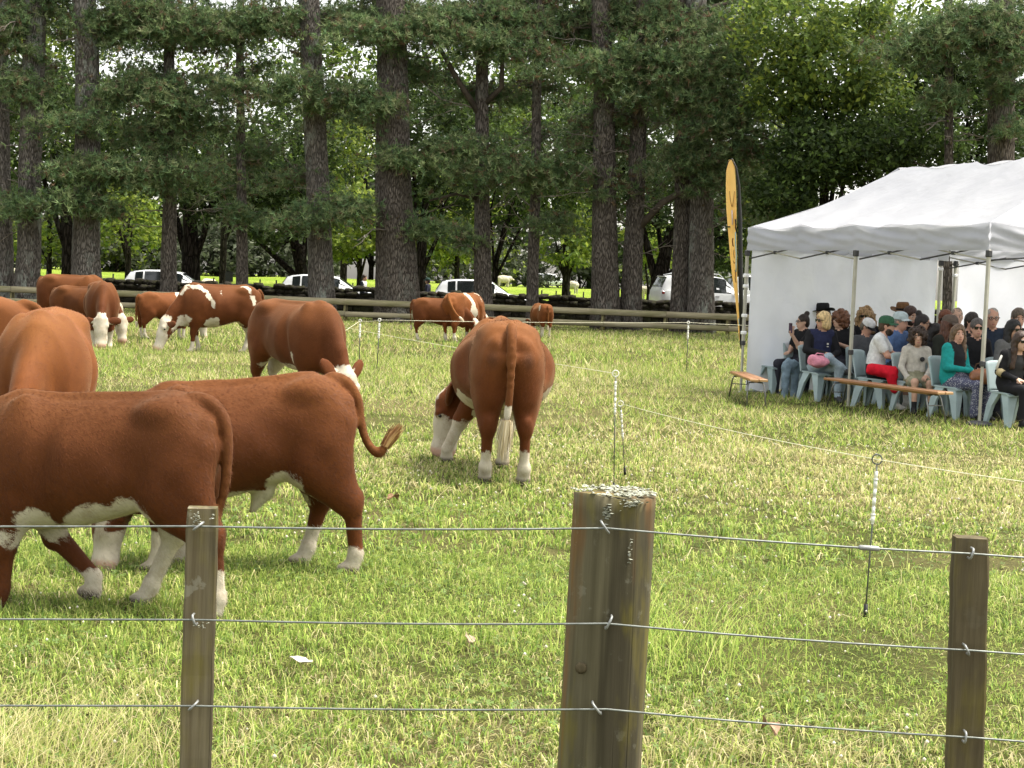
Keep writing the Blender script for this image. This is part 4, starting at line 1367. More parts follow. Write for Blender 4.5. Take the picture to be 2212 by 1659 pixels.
def tuft_mesh(pos, dirs, size, col):
    """scatter tufts: pos (n,3), dirs (n,3) pointing axis, size (n,), col (n,3)"""
    r = np.random.default_rng(len(pos))
    n = len(pos)
    z = dirs / (np.linalg.norm(dirs, axis=1)[:, None] + 1e-9)
    ref = r.normal(0, 1, (n, 3))
    x = np.cross(ref, z); x /= np.linalg.norm(x, axis=1)[:, None] + 1e-9
    y = np.cross(z, x)
    which = r.integers(0, len(TUFT), n)
    Vs = []; Cs = []
    for k, T in enumerate(TUFT):
        m = which == k
        if not m.any(): continue
        W = T[None, :, 0, None] * x[m][:, None] + T[None, :, 1, None] * y[m][:, None] + T[None, :, 2, None] * z[m][:, None]
        W = W * size[m][:, None, None] + pos[m][:, None]
        Vs.append(W.reshape(-1, 3)); Cs.append(np.repeat(col[m], len(T), 0))
    V = np.concatenate(Vs)
    return V, np.arange(len(V)).reshape(-1, 3), np.concatenate(Cs)

class Pine:
    def __init__(s, ub, ut, wb, wt, D, mat, label, H=17.0, seed=1, name='pine_tree'):
        b = Vector(at_d(ub, D)); tp = at(ut, 0, D)
        k = H / tp.z
        top = b.lerp(tp, k) if True else tp
        s.b = b; s.top = top; s.D = D; s.H = H
        s.r0 = wb * D / FPX / 2; s.r1 = wt * D / FPX / 2
        s.rt = max(.04, s.r0 + (s.r1 - s.r0) * (H / tp.z) * 1.0 - .02 * (H - tp.z))
        s.rt = max(.05, min(s.rt, s.r1 * .8))
        s.root = empty(name, (b.x, b.y, 0)); tag(s.root, label, 'tree', 'pines along the stone wall')
        s.seed = seed; s.r = np.random.default_rng(seed)
        rel = top - b
        zf = [0, .04, .12, .3, .55, .68, 1.0]
        wob = s.r.normal(0, .05, (len(zf), 2)) * [[0], [0], [.5], [1], [1], [1], [1]]
        path = [(rel.x * f + wob[i][0], rel.y * f + wob[i][1], rel.z * f - (.15 if i == 0 else 0)) for i, f in enumerate(zf)]
        fr = tp.z / H
        rad = [s.r0 * 1.28, s.r0 * 1.12, s.r0 * 1.0, s.r0 + (s.r1 - s.r0) * min(1, .3 / fr), s.r0 + (s.r1 - s.r0) * min(1, .55 / fr), s.r1, s.rt]
        s.path = np.array(path); s.zf = np.array(zf); s.rad = np.array(rad)
        V, F = trunk_mesh(path, rad, 22, seed)
        obj('trunk', mesh_np('trunk', V, F), s.root, mat)
        s.pos = []; s.dir = []; s.sz = []; s.col = []
        s.limbs = []; s.twigs = MB()
    def axis(s, z):
        t = z / s.H
        return np.array([np.interp(t, s.zf, s.path[:, i]) for i in range(3)]), float(np.interp(t, s.zf, s.rad))
    def foliage(s, c, rad, n, size=.26, dead=.06):
        """drooping plate of needle tufts centred at c (local)"""
        r = s.r
        u = r.normal(0, 1, (n, 3)); u /= np.linalg.norm(u, axis=1)[:, None]
        q = r.random(n) ** (1 / 2.2)
        # gather into sub clumps so light and dark pockets appear
        nc = max(5, n // 24)
        cu = r.normal(0, .50, (nc, 3)) * [1.0, .9, .85]
        cu[:, 0] += r.uniform(-.35, .35, nc)
        cs = r.uniform(.5, 1.5, nc)
        ci = r.integers(0, nc, n)
        g = r.normal(0, 1, (n, 3)) * np.array([.30, .30, .15]) * cs[ci][:, None] * min(1.0, rad[0] / 1.1)
        p = cu[ci]
        P = np.array(c) + p * np.array(rad) + g
        P[:, 2] -= (np.abs(p[:, 0]) ** 2) * rad[2] * .35 + np.hypot(g[:, 0], g[:, 1]) * .25
        d = np.stack([g[:, 0] * 1.6 + p[:, 0] * .4, g[:, 1] * 1.6, .45 + r.normal(0, .4, n)], 1) + r.normal(0, .35, (n, 3))
        k = r.integers(0, len(NEEDLE_COL), n)
        base = NEEDLE_COL[k] * r.uniform(.75, 1.25, n)[:, None] * (r.uniform(.8, 1.25, nc)[ci])[:, None]
        isd = (r.random(n) < dead) | ((r.random(nc) < dead * .8)[ci] & (r.random(n) < .5))
        base[isd] = DEAD_COL[r.integers(0, 2, isd.sum())]
        s.pos.append(P); s.dir.append(d); s.sz.append(size * r.uniform(.7, 1.25, n)); s.col.append(base)
        return cu * np.array(rad) + np.array(c)
    def bough(s, c, rad, n, size=.26, dead=.06, z0=None):
        cl = s.foliage(c, rad, n, size, dead)
        # limb from the trunk into the foliage with side twigs
        z0 = z0 if z0 is not None else max(1.5, c[2] - .15 * abs(c[0]) - s.r.uniform(.1, .6))
        a, ra = s.axis(z0)
        m = (a + np.array(c)) / 2 + [0, 0, s.r.uniform(.0, .35)]
        e = np.array(c)
        rr = .03 + .02 * min(3, np.linalg.norm(e - a))
        s.limb([a, (a + m) / 2 + [0, 0, .05], m, (m + e) / 2, e], [rr * 1.3, rr, rr * .8, rr * .6, rr * .35], 6)
        for q in cl[:10]:
            f = s.r.uniform(.35, 1)
            st = a * (1 - f) + e * f if f < .5 else m * (2 - 2 * f) + e * (2 * f - 1)
            s.twigs.tube([st, (st + q) / 2 + s.r.normal(0, .08, 3), q], [.018, .013, .006], 4)
    def limb(s, *a):
        s.limbs.append(MB().tube(*a))
    def dead_branch(s, z, ang, L, up=.1, rr=.03, forks=4):
        a, ra = s.axis(z)
        d = np.array([math.cos(ang), math.sin(ang), up])
        pts = [a + d * ra * .8]
        k = 5
        for i in range(k):
            d = d + s.r.normal(0, .16, 3) + [0, 0, s.r.uniform(-.05, .09)]
            d /= np.linalg.norm(d)
            pts.append(pts[-1] + d * L / k)
        s.twigs.tube(pts, list(np.linspace(rr, rr * .3, k + 1)), 5)
        for i in range(forks):
            j = s.r.integers(1, k); q = pts[j]
            dd = (pts[j + 1] - pts[j]) / np.linalg.norm(pts[j + 1] - pts[j]) + s.r.normal(0, .6, 3)
            dd /= np.linalg.norm(dd); l2 = L * s.r.uniform(.15, .4)
            e1 = q + dd * l2 * .5; e2 = e1 + (dd + s.r.normal(0, .3, 3)) * l2 * .5
            s.twigs.tube([q, e1, e2], [rr * .5, rr * .35, rr * .15], 4)
    def finish(s):
        for m in s.limbs: m.build('limb', M_LIMB, s.root)
        if s.twigs.v: s.twigs.build('twigs', M_TWIG, s.root)['kind'] = 'stuff'
        if s.pos:
            V, F, C = tuft_mesh(np.concatenate(s.pos), np.concatenate(s.dir), np.concatenate(s.sz), np.concatenate(s.col))
            o = obj('crown', mesh_np('crown', V, F, False, {'col': C}), s.root, M_NEEDLE)
            o['kind'] = 'stuff'

def build_pines():
    specs = [  # base column, column at the top of the picture, widths, distance, bark, label
        (8, 4, 40, 30, 58.6, M_BARKL, 'lichened pine beside the leaning lichened pine'),
        (57, 74, 50, 46, 58.2, M_BARKL, 'leaning pine with pale lichen covered trunk'),
        (188, 184, 60, 48, 58.0, M_BARKL, 'straight thick pine with pale lichen flecks on its trunk'),
        (365, 369, 34, 20, 58.6, M_BARK, 'slim pine with layered boughs in front of a parked white hatchback'),
        (523, 524, 25, 15, 58.4, M_BARK, 'very thin pine with bare twigs beside the dark oak'),
        (697, 667, 54, 45, 58.0, M_BARKL, 'leaning grey pine in front of the second white car'),
        (861, 846, 90, 60, 57.9, M_BARK, 'broadest pine trunk between the two walking men'),
        (1044, 1042, 38, 24, 58.4, M_BARK, 'medium pine in front of the low white hatchback'),
        (1150, 1162, 25, 17, 58.6, M_BARK, 'thin pine standing left of the lone calf'),
        (1308, 1301, 58, 40, 58.0, M_BARK, 'thick pine sharing its base with a leaning second stem'),
        (1362, 1392, 44, 30, 58.3, M_BARK, 'second stem leaning out from the thick pine'),
        (1468, 1480, 40, 28, 58.4, M_BARK, 'pine stem close beside the lichened pine near the flag'),
        (1514, 1506, 54, 44, 57.9, M_BARKL, 'lichened pine with big side limb nearest the feather flag'),
        (2045, 2050, 20, 17, 50.0, M_BARK, 'slim pine rising behind the tent roof'),
        (2157, 2163, 60, 55, 50.0, M_BARK, 'stout dark pine trunk behind the tent roof'),
    ]
    pines = [Pine(*sp[:6], sp[6], seed=200 + i) for i, sp in enumerate(specs)]
    def nearest(u, v):
        best = None
        for i, p in enumerate(pines):
            z = max(.5, at(u, v, p.D).z)
            a, _ = p.axis(z)
            dx = abs(a[0] + p.b.x - at(u, v, p.D).x)
            if best is None or dx < best[0]: best = (dx, i)
        return best[1]
    # needle plates as they hang in the wood: column, row, half width, half height, owner, nearer/farther
    B = [(400, 62, 190, 50, 3, -1.2), (300, 20, 120, 30, 2, -.5), (560, 30, 110, 45, 4, -.6), (290, 190, 105, 38, 3, -1.3), (395, 212, 130, 40, 3, -1.6), (492, 188, 75, 36, 4, -1.0), (325, 285, 58, 34, 3, -.9),
         (420, 262, 80, 22, 3, -.8), (375, 362, 105, 34, 3, -1.5), (215, 362, 115, 34, 2, -1.4), (300, 392, 70, 22, 3, -1.1), (145, 432, 105, 28, 1, -1.5), (40, 440, 60, 30, 1, -1.2), (230, 450, 40, 22, 2, -1.0),
         (50, 180, 60, 40, 1, -1.0), (22, 60, 50, 60, 0, -1), (145, 258, 75, 25, 2, -1.3), (645, 180, 95, 38, 5, -1.6), (720, 210, 60, 30, 5, -1.2), (520, 458, 46, 30, 4, -.8), (545, 330, 50, 40, 4, .3), (665, 470, 80, 26, 5, -1.5), (750, 445, 70, 30, 5, -1.3),
         (800, 60, 85, 40, 6, -1.5), (945, 66, 125, 42, 7, -1.5), (1112, 95, 105, 38, 8, -1.2), (1060, 30, 120, 28, 7, -.6), (1258, 137, 85, 40, 9, -1.3), (1382, 137, 85, 58, 10, -1.5), (778, 216, 72, 38, 6, -1.7),
         (862, 341, 60, 24, 6, -1.3), (987, 316, 105, 38, 7, -1.5), (1112, 366, 140, 42, 8, -1.5), (1216, 375, 62, 38, 8, -1.2), (937, 487, 66, 26, 7, -1.3), (1000, 520, 50, 22, 7, -.6), (1195, 480, 50, 28, 8, -.8), (1404, 187, 70, 55, 10, -1.3),
         (1470, 110, 90, 80, 11, -1.3), (1540, 150, 105, 95, 12, -1.8), (1580, 260, 100, 70, 12, -1.9), (1500, 330, 70, 50, 11, -1.2), (1620, 333, 78, 44, 12, -1.7), (1450, 40, 120, 40, 11, -.8), (1600, 60, 80, 55, 12, -1),
         (1570, 395, 65, 35, 12, -1.2), (1655, 455, 62, 26, 12, -.9), (1310, 250, 40, 40, 9, .8), (1060, 200, 70, 30, 7, .8), (900, 150, 60, 40, 6, .9),
         (2170, 90, 70, 80, 14, -1.2), (2100, 40, 70, 45, 14, -1.0), (2195, 280, 50, 24, 14, -1.2), (2036, 208, 48, 36, 13, -.8), (1990, 90, 80, 50, 13, -.7), (2190, 190, 40, 35, 14, -1.0)]
    for (u, v, du, dv, k, dd) in B:
        p = pines[k]
        Dp = p.D + dd
        c = at(u, v, Dp) - p.b
        rx, rz = du * Dp / FPX, dv * Dp / FPX
        n = int(du * dv * .27)
        p.bough((c.x, c.y, c.z), (rx, .9, rz), n, .245, .06 if v < 420 else .04)
    # thinner sprays that fill the gaps farther in
    rr = np.random.default_rng(77)
    for q in range(50):
        u = rr.uniform(-20, 1700); v = rr.uniform(-30, 470) if q < 26 else rr.uniform(-50, 70)
        k = nearest(u, v)
        p = pines[k]; Dp = p.D + rr.uniform(.2, 1.6)
        du, dv = rr.uniform(50, 120), rr.uniform(22, 50)
        c = at(u, v, Dp) - p.b
        p.bough((c.x, c.y, c.z), (du * Dp / FPX, .9, dv * Dp / FPX), int(du * dv * .11), .26, .12)
    for u in range(-20, 1720, 68):            # the closed roof of the wood
        v = rr.uniform(-70, 55); k = nearest(u, v); p = pines[k]; Dp = p.D + rr.uniform(.3, 2.5)
        du, dv = rr.uniform(70, 110), rr.uniform(36, 55)
        c = at(u + rr.uniform(-25, 25), v, Dp) - p.b
        p.bough((c.x, c.y, c.z), (du * Dp / FPX, .9, dv * Dp / FPX), int(du * dv * .13), .28, .06)
    # crowns above the frame keep the wood dark
    for i, p in enumerate(pines):
        for q in range(3):
            z = 13.6 + q * 1.6; a = p.r.uniform(0, 6.28); L = 2.2 - q * .2
            c, _ = p.axis(min(z, p.H)); 
            p.bough((c[0] + math.cos(a) * L * .6, c[1] + math.sin(a) * L * .6, z), (L, L * .8, .55), 60, .50, .05)
        nd = 9 + int(p.r.integers(0, 5))
        for q in range(nd):
            p.dead_branch(p.r.uniform(2.6, 10.5), p.r.uniform(math.pi, 2 * math.pi) if p.r.random() < .7 else p.r.uniform(0, math.pi), p.r.uniform(.9, 2.6), p.r.uniform(-.2, .4), p.r.uniform(.016, .032), 5)
    # the big crooked limb of the pine by the flag and twiggy fans
    p = pines[10]
    p.limb([p.axis(3.6)[0], p.axis(3.6)[0] + [.9, -.6, 1.1], p.axis(3.6)[0] + [1.9, -.8, 1.7], p.axis(3.6)[0] + [2.6, -.8, 2.9], p.axis(3.6)[0] + [3.4, -.9, 4.2]], [.16, .13, .11, .08, .05], 8)
    for z, a in ((3.0, 3.5), (3.8, 3.9), (4.4, 4.4), (5.2, 3.7), (2.8, 5.4), (4.6, 5.0), (6.0, 4.6)):
        p.dead_branch(z, a, 1.7, .1, .024, 8)
    p = pines[7]
    p.limb([p.axis(4.6)[0], p.axis(4.6)[0] + [-.9, -.7, .15], p.axis(4.6)[0] + [-1.9, -.8, -.15]], [.09, .07, .03], 6)
    p.limb([p.axis(7.6)[0], p.axis(7.6)[0] + [-1.0, -.5, 1.4], p.axis(7.6)[0] + [-1.9, -.6, 2.9]], [.13, .10, .06], 6)
    p.limb([p.axis(8.0)[0], p.axis(8.0)[0] + [.7, -.4, .7], p.axis(8.0)[0] + [.7, -.5, 2.2]], [.12, .10, .06], 6)
    for p in pines: p.finish()
    # the wood goes on beyond the frame
    for k, (i, dx, dy, rz) in enumerate(((2, -9.0, .6, 0), (5, -21.5, .3, 1.1), (3, -16.5, .8, 2.0), (6, -33.5, .2, .7), (7, -36.0, .9, 2.6), (1, -24.5, .5, 1.6), (9, -41.5, .4, .9))):
        c = copy_tree(pines[i].root); c.location.x += dx; c.location.y += dy; c.rotation_euler = (0, 0, rz)
        c['label'] = 'pine of the wood continuing along the wall beyond the lichened pines'
build_pines()

# ------------------------------------------------------------------ broad-leaved trees behind
def leaf_cloud(centers, radii, n, size, cols, seed, hollow=.25):
    """leaf quads gathered in clumps through several ellipsoids"""
    r = np.random.default_rng(seed)
    Vs = []; Cs = []
    w = np.array([ra[0] * ra[2] for ra in radii]); w = w / w.sum()
    for c, ra, ww in zip(centers, radii, w):
        m = int(n * ww)
        nc = max(6, m // 26)
        cu = r.normal(0, 1, (nc, 3)); cu /= np.linalg.norm(cu, axis=1)[:, None]
        cu *= (hollow + (1 - hollow) * r.random((nc, 1))) ** .5
        ci = r.integers(0, nc, m)
        P = cu[ci] + r.normal(0, .15, (m, 3))
        P = np.array(c) + P * np.array(ra)
        d = r.normal(0, 1, (m, 3)) + [0, 0, .9]; d /= np.linalg.norm(d, axis=1)[:, None]
        t = np.cross(d, r.normal(0, 1, (m, 3))); t /= np.linalg.norm(t, axis=1)[:, None]
        b = np.cross(d, t)
        s = (size * r.uniform(.6, 1.3, m))[:, None]
        # pointed leaf: four corners, fold along the midrib
        q = np.stack([P - t * s * .5, P + b * s * .30 + d * s * .07, P + t * s * .55, P - b * s * .30 + d * s * .07], 1)
        k = r.integers(0, len(cols), m)
        col = np.array(cols)[k] * r.uniform(.7, 1.3, m)[:, None] * r.uniform(.75, 1.25, nc)[ci][:, None]
        Vs.append(q.reshape(-1, 3)); Cs.append(np.repeat(col, 4, 0))
    V = np.concatenate(Vs)
    return V, np.arange(len(V)).reshape(-1, 4), np.concatenate(Cs)

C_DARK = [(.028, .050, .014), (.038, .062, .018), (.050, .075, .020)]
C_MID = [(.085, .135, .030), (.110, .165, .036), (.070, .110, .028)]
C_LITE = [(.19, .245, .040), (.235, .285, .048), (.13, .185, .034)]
C_GREY = [(.085, .10, .062), (.11, .125, .08), (.07, .09, .05)]
def broadleaf(name, label, u, D, w, crowns, n, size, cols, seed, fork=True, H=None, group='broad leaved trees beyond the wall', lean=0.0, gut=.25):
    b = Vector(at_d(u, D))
    root = empty(name, (b.x, b.y, 0)); tag(root, label, 'tree', group)
    r = np.random.default_rng(seed)
    C = []; R = []
    for (cu, cv, du, dv, dd, rd) in crowns:
        p = at(cu, cv, D + dd) - b
        C.append((p.x, p.y, p.z)); R.append((du * D / FPX, rd, dv * D / FPX))
    r0 = w * D / FPX / 2
    top = np.mean(C, 0)
    zt = max(3.0, top[2] * .8)
    path = [(0, 0, -.1), (lean * .1, 0, .5), (lean * .5, 0, zt * .45), (top[0] * .5 + lean, top[1] * .5, zt)]
    V, F = trunk_mesh(path, [r0 * 1.25, r0, r0 * .85, r0 * .45], 16, seed, .08)
    obj('trunk', mesh_np('trunk', V, F), root, M_OAKBARK)
    mb = MB()
    for c in C:
        lm = MB()
        a = np.array(path[2]) * .6 + np.array(path[1]) * .4
        c = np.array(c); m = (a + c) / 2 + r.normal(0, .4, 3) + [0, 0, .3]
        rr = r0 * .5
        lm.tube([a, (a + m) / 2, m, (m + c) / 2 + r.normal(0, .2, 3), c], [rr, rr * .8, rr * .6, rr * .42, rr * .2], 6)
        lm.build('limb', M_OAKBARK, root)
        for q in range(5):
            e = c + r.normal(0, .5, 3) * np.array(R[C.index(tuple(c))] if tuple(c) in C else (2, 1, 1.5))
            st = m * .5 + c * .5
            mb.tube([st, (st + e) / 2 + r.normal(0, .25, 3), e], [rr * .35, rr * .2, .015], 5)
    mb.build('twigs', M_OAKBARK, root)['kind'] = 'stuff'
    V, F, Cc = leaf_cloud(C, R, n, size, cols, seed, gut)
    o = obj('crown', mesh_np('crown', V, F, False, {'col': Cc}), root, M_LEAF); o['kind'] = 'stuff'
    return root
def build_oaks():
    L = C_LITE + C_MID[:1]
    # dark stemmed oaks just behind the lane
    broadleaf('oak_tree', 'dark forked oak between the lichened pine and the straight thick pine', 146, 71, 30, [(120, 300, 150, 110, 0, 3), (60, 200, 120, 90, 1, 3)], 7000, .26, C_DARK + C_MID[:1], 1)
    broadleaf('oak_tree', 'black trunked oak right of the first parked white hatchback', 410, 70, 44, [(400, 330, 170, 100, 0, 3), (470, 420, 90, 70, -1, 2), (320, 220, 130, 90, 1, 3)], 8000, .26, C_DARK, 2)
    broadleaf('oak_tree', 'black trunked oak left of the leaning grey pine', 648, 71, 32, [(620, 340, 130, 110, 0, 3), (560, 420, 90, 70, 0, 2), (600, 500, 70, 40, -1, 1.5)], 6500, .26, C_DARK + C_MID[:1], 3)
    broadleaf('oak_tree', 'dark oak whose trunk shows beside the broadest pine', 906, 72, 26, [(900, 250, 130, 110, 0, 3), (960, 400, 90, 80, 0, 2.5)], 6000, .26, C_DARK, 4)
    broadleaf('oak_tree', 'small dark forked oak behind the medium pine', 1066, 73, 15, [(1080, 330, 130, 110, 0, 3), (1140, 430, 110, 70, 0, 2.5), (1230, 330, 100, 120, 1, 3)], 7500, .26, C_DARK + C_MID, 5)
    broadleaf('oak_tree', 'dark leaning oak left of the white car beside the flag', 1420, 70, 42, [(1410, 420, 120, 100, 0, 2.5), (1330, 300, 120, 120, 1, 3), (1600, 470, 110, 70, 0, 2.5), (1560, 560, 70, 40, 1, 2)], 8500, .26, C_DARK, 6)
    # sunlit yellow-green trees in the paddock
    broadleaf('paddock_tree', 'sunlit yellow green tree between the straight thick pine and the slim pine', 275, 88, 14, [(280, 480, 85, 70, 0, 3), (250, 400, 100, 60, 2, 3), (200, 300, 110, 90, 3, 3)], 5200, .34, L, 11)
    broadleaf('paddock_tree', 'sunlit yellow green tree at the end of the paddock behind the leaning lichened pine', 105, 90, 12, [(110, 500, 60, 60, 0, 3), (60, 520, 60, 45, 1, 2), (120, 90, 120, 90, 4, 3)], 4200, .34, L, 12)
    broadleaf('paddock_tree', 'bright yellow green tree left of the broadest pine', 775, 86, 14, [(775, 470, 80, 70, 0, 3), (740, 530, 70, 35, -1, 2), (740, 330, 70, 90, 2, 3)], 5400, .32, L + C_LITE, 13)
    broadleaf('paddock_tree', 'bright leafy tree behind the medium and broadest pines', 985, 86, 14, [(970, 520, 75, 50, 0, 3), (1000, 440, 80, 60, 1, 3)], 4200, .32, L, 14)
    broadleaf('paddock_tree', 'low spreading sunlit tree above the far paddock cars', 1220, 92, 12, [(1215, 530, 85, 45, 0, 3), (1260, 450, 70, 70, 1, 3), (1120, 250, 70, 90, 2, 3)], 4600, .34, L, 15)
    broadleaf('paddock_tree', 'sunlit tree glimpsed between the thick pine and the flag pine', 1400, 90, 12, [(1400, 520, 60, 60, 0, 2), (1570, 540, 60, 40, 0, 2)], 2600, .34, L, 16)
    broadleaf('paddock_tree', 'thin high crown letting pale sky through behind the slim pine', 480, 95, 16, [(480, 130, 150, 80, 0, 3), (590, 260, 110, 90, 1, 3), (650, 90, 110, 70, 2, 3)], 3600, .34, C_MID + C_LITE[:1], 17)
    broadleaf('paddock_tree', 'airy crown letting pale sky through above the leaning grey pine', 740, 96, 16, [(760, 120, 90, 80, 0, 3), (860, 200, 90, 90, 1, 3), (980, 180, 110, 80, 2, 3)], 3200, .34, C_MID + C_LITE[:1], 18)
    broadleaf('paddock_tree', 'tall mid green tree behind the thick pine pair', 1220, 94, 18, [(1200, 130, 130, 110, 0, 3), (1330, 60, 120, 80, 1, 3), (1180, 20, 160, 50, 2, 3)], 5200, .34, C_MID, 19)
    # grey green scrub at the end of the paddock
    for k, (u, D, du, dv, lab) in enumerate(((250, 112, 120, 40, 'grey green thicket behind the first white hatchback'), (470, 110, 120, 45, 'grey green thicket beyond the paddock signboard'),
                                     (620, 112, 130, 48, 'hazy grey thicket left of the second white car'), (980, 115, 160, 42, 'grey green thicket beyond the walking men'), (1250, 118, 170, 40, 'grey green thicket behind the far paddock car'), (30, 112, 120, 45, 'grey green thicket behind the lichened pines'), (1500, 112, 150, 45, 'grey green thicket behind the flag'))):
        broadleaf('scrub_tree', lab, u, D, 8, [(u - du * .4, 575 + .0384 * (u - 1106) - 10 + 10, du * .6, dv, 0, 3), (u + du * .4, 565 + .0384 * (u - 1106) + 10, du * .6, dv * 1.1, 1, 3), (u, 520 + .0384 * (u - 1106), du * .7, dv, 3, 3)], 3600, .42, C_GREY if k % 3 else C_GREY + C_LITE[:1], 30 + k)
    # right hand side: maple and dark trees behind the tent
    broadleaf('maple_tree', 'tall bright green maple rising behind the feather flag', 1768, 54, 28,
              [(1700, 60, 130, 85, 0, 3), (1790, 150, 130, 90, -1, 2.5), (1850, 60, 110, 70, 1, 2.5), (1700, 200, 90, 70, -.5, 2), (1870, 230, 110, 70, 0, 2)], 15000, .21, C_MID + C_MID + C_LITE, 41, group='broad leaved trees behind the tent')
    broadleaf('maple_tree', 'dark shaded maple low behind the tent roof', 1850, 52, 18,
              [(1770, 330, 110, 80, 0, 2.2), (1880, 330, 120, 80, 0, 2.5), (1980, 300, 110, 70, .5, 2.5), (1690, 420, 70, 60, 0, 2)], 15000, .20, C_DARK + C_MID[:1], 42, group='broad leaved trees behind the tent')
    broadleaf('maple_tree', 'dark tree between the slim pine and the stout pine behind the tent', 2110, 56, 18,
              [(2090, 250, 90, 110, 0, 2.5), (2110, 110, 110, 80, 0, 2.5), (2190, 350, 90, 80, 0, 2.5), (1990, 180, 90, 90, 1, 2.5)], 12000, .21, C_DARK + C_MID[:1], 43, group='broad leaved trees behind the tent')
    broadleaf('maple_tree', 'yellow green tree glowing behind the dark shaded maple', 1930, 68, 16,
              [(1930, 200, 120, 90, 0, 3), (1700, 340, 120, 110, 1, 3), (1640, 430, 90, 90, 0, 3), (1950, 60, 150, 90, 1, 3), (1660, 520, 60, 60, 0, 2)], 9000, .27, C_LITE + C_MID, 44, group='broad leaved trees behind the tent')
    broadleaf('maple_tree', 'dark dense tree filling the gap right of the stout pine', 2260, 60, 18, [(2220, 150, 120, 150, 0, 3), (2300, 300, 140, 120, 0, 3)], 7000, .24, C_DARK, 45, group='broad leaved trees behind the tent')
    # tall mixed belt beyond the paddock
    rr = np.random.default_rng(5)
    names = ['leaning lichened pine', 'straight thick pine', 'slim pine', 'very thin pine', 'leaning grey pine', 'broadest pine', 'medium pine', 'thin pine by the calf', 'thick pine pair', 'flag pine', 'feather flag']
    for k, u in enumerate((30, 190, 340, 500, 640, 800, 960, 1110, 1270, 1420, 1580)):
        D = 122 + rr.uniform(-6, 6)
        top = 330 if 300 < u < 760 else 230
        cr = [(u + rr.uniform(-60, 60), v + rr.uniform(-25, 25), rr.uniform(80, 125), rr.uniform(55, 80), rr.uniform(-2, 2), 4) for v in ((530, 450, 380, top) if u < 1000 else (530, 450, 370, top, top - 90))]
        bt = broadleaf('belt_tree', 'hazy mid green tree of the far belt behind the ' + names[k], u, D, 12, cr, 2600 if u < 1000 else 3600, .68, (C_MID + C_GREY) if k % 2 else (C_MID + C_DARK + C_LITE[:1]), 80 + k, group='far belt of trees beyond the paddock')
        if u < 1000:
            c = copy_tree(bt); c.location.x -= 40.0; c['label'] = 'hazy green tree of the far belt continuing beyond the lichened pines'
build_oaks()
# ------------------------------------------------------------------ marquee
TP1 = Vector((3.606, 24.75, 0)); TDIR = Vector((.4707, -.8823, 0)); TPERP = Vector((.8823, .4707, 0)); TL = 5.15; TWD = 4.2
def TWp(s, t, z=0.0):
    return TP1 + TDIR * s + TPERP * t + Vector((0, 0, z))
def canvas_mat(name, tr, k=1.0):
    t = NT(name); co = t.coords()
    n = t.noise(co, 1.6, 3.0); f = t.noise(co, 14.0, 4.0, .6)
    c = t.mix(t.ramp(n, .3, .7), c4((.59 * k, .605 * k, .655 * k)), c4((.64 * k, .655 * k, .70 * k)))
    h = t.math('ADD', t.math('MULTIPLY', n, 3.0), t.math('MULTIPLY', f, .35))
    return t.bsdf(c, .55, t.bump(h, .35, .05), .3, trans=tr)
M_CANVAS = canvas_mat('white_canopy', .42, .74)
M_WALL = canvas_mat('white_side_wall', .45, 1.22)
M_ALU = plain('grey_aluminium', (.40, .39, .33), .5, .08, 8, metal=.3)
M_DKPL = plain('dark_bracket', (.05, .05, .052), .5, .2)
M_CLIP = plain('white_strap', (.80, .80, .80), .6, .05)

def sheet(fn, nu, nv):
    V = []; F = []
    for i in range(nu + 1):
        for j in range(nv + 1):
            V.append(fn(i / nu, j / nv))
    for i in range(nu):
        for j in range(nv):
            a = i * (nv + 1) + j
            F.append((a, a + nv + 1, a + nv + 2, a + 1))
    return V, F

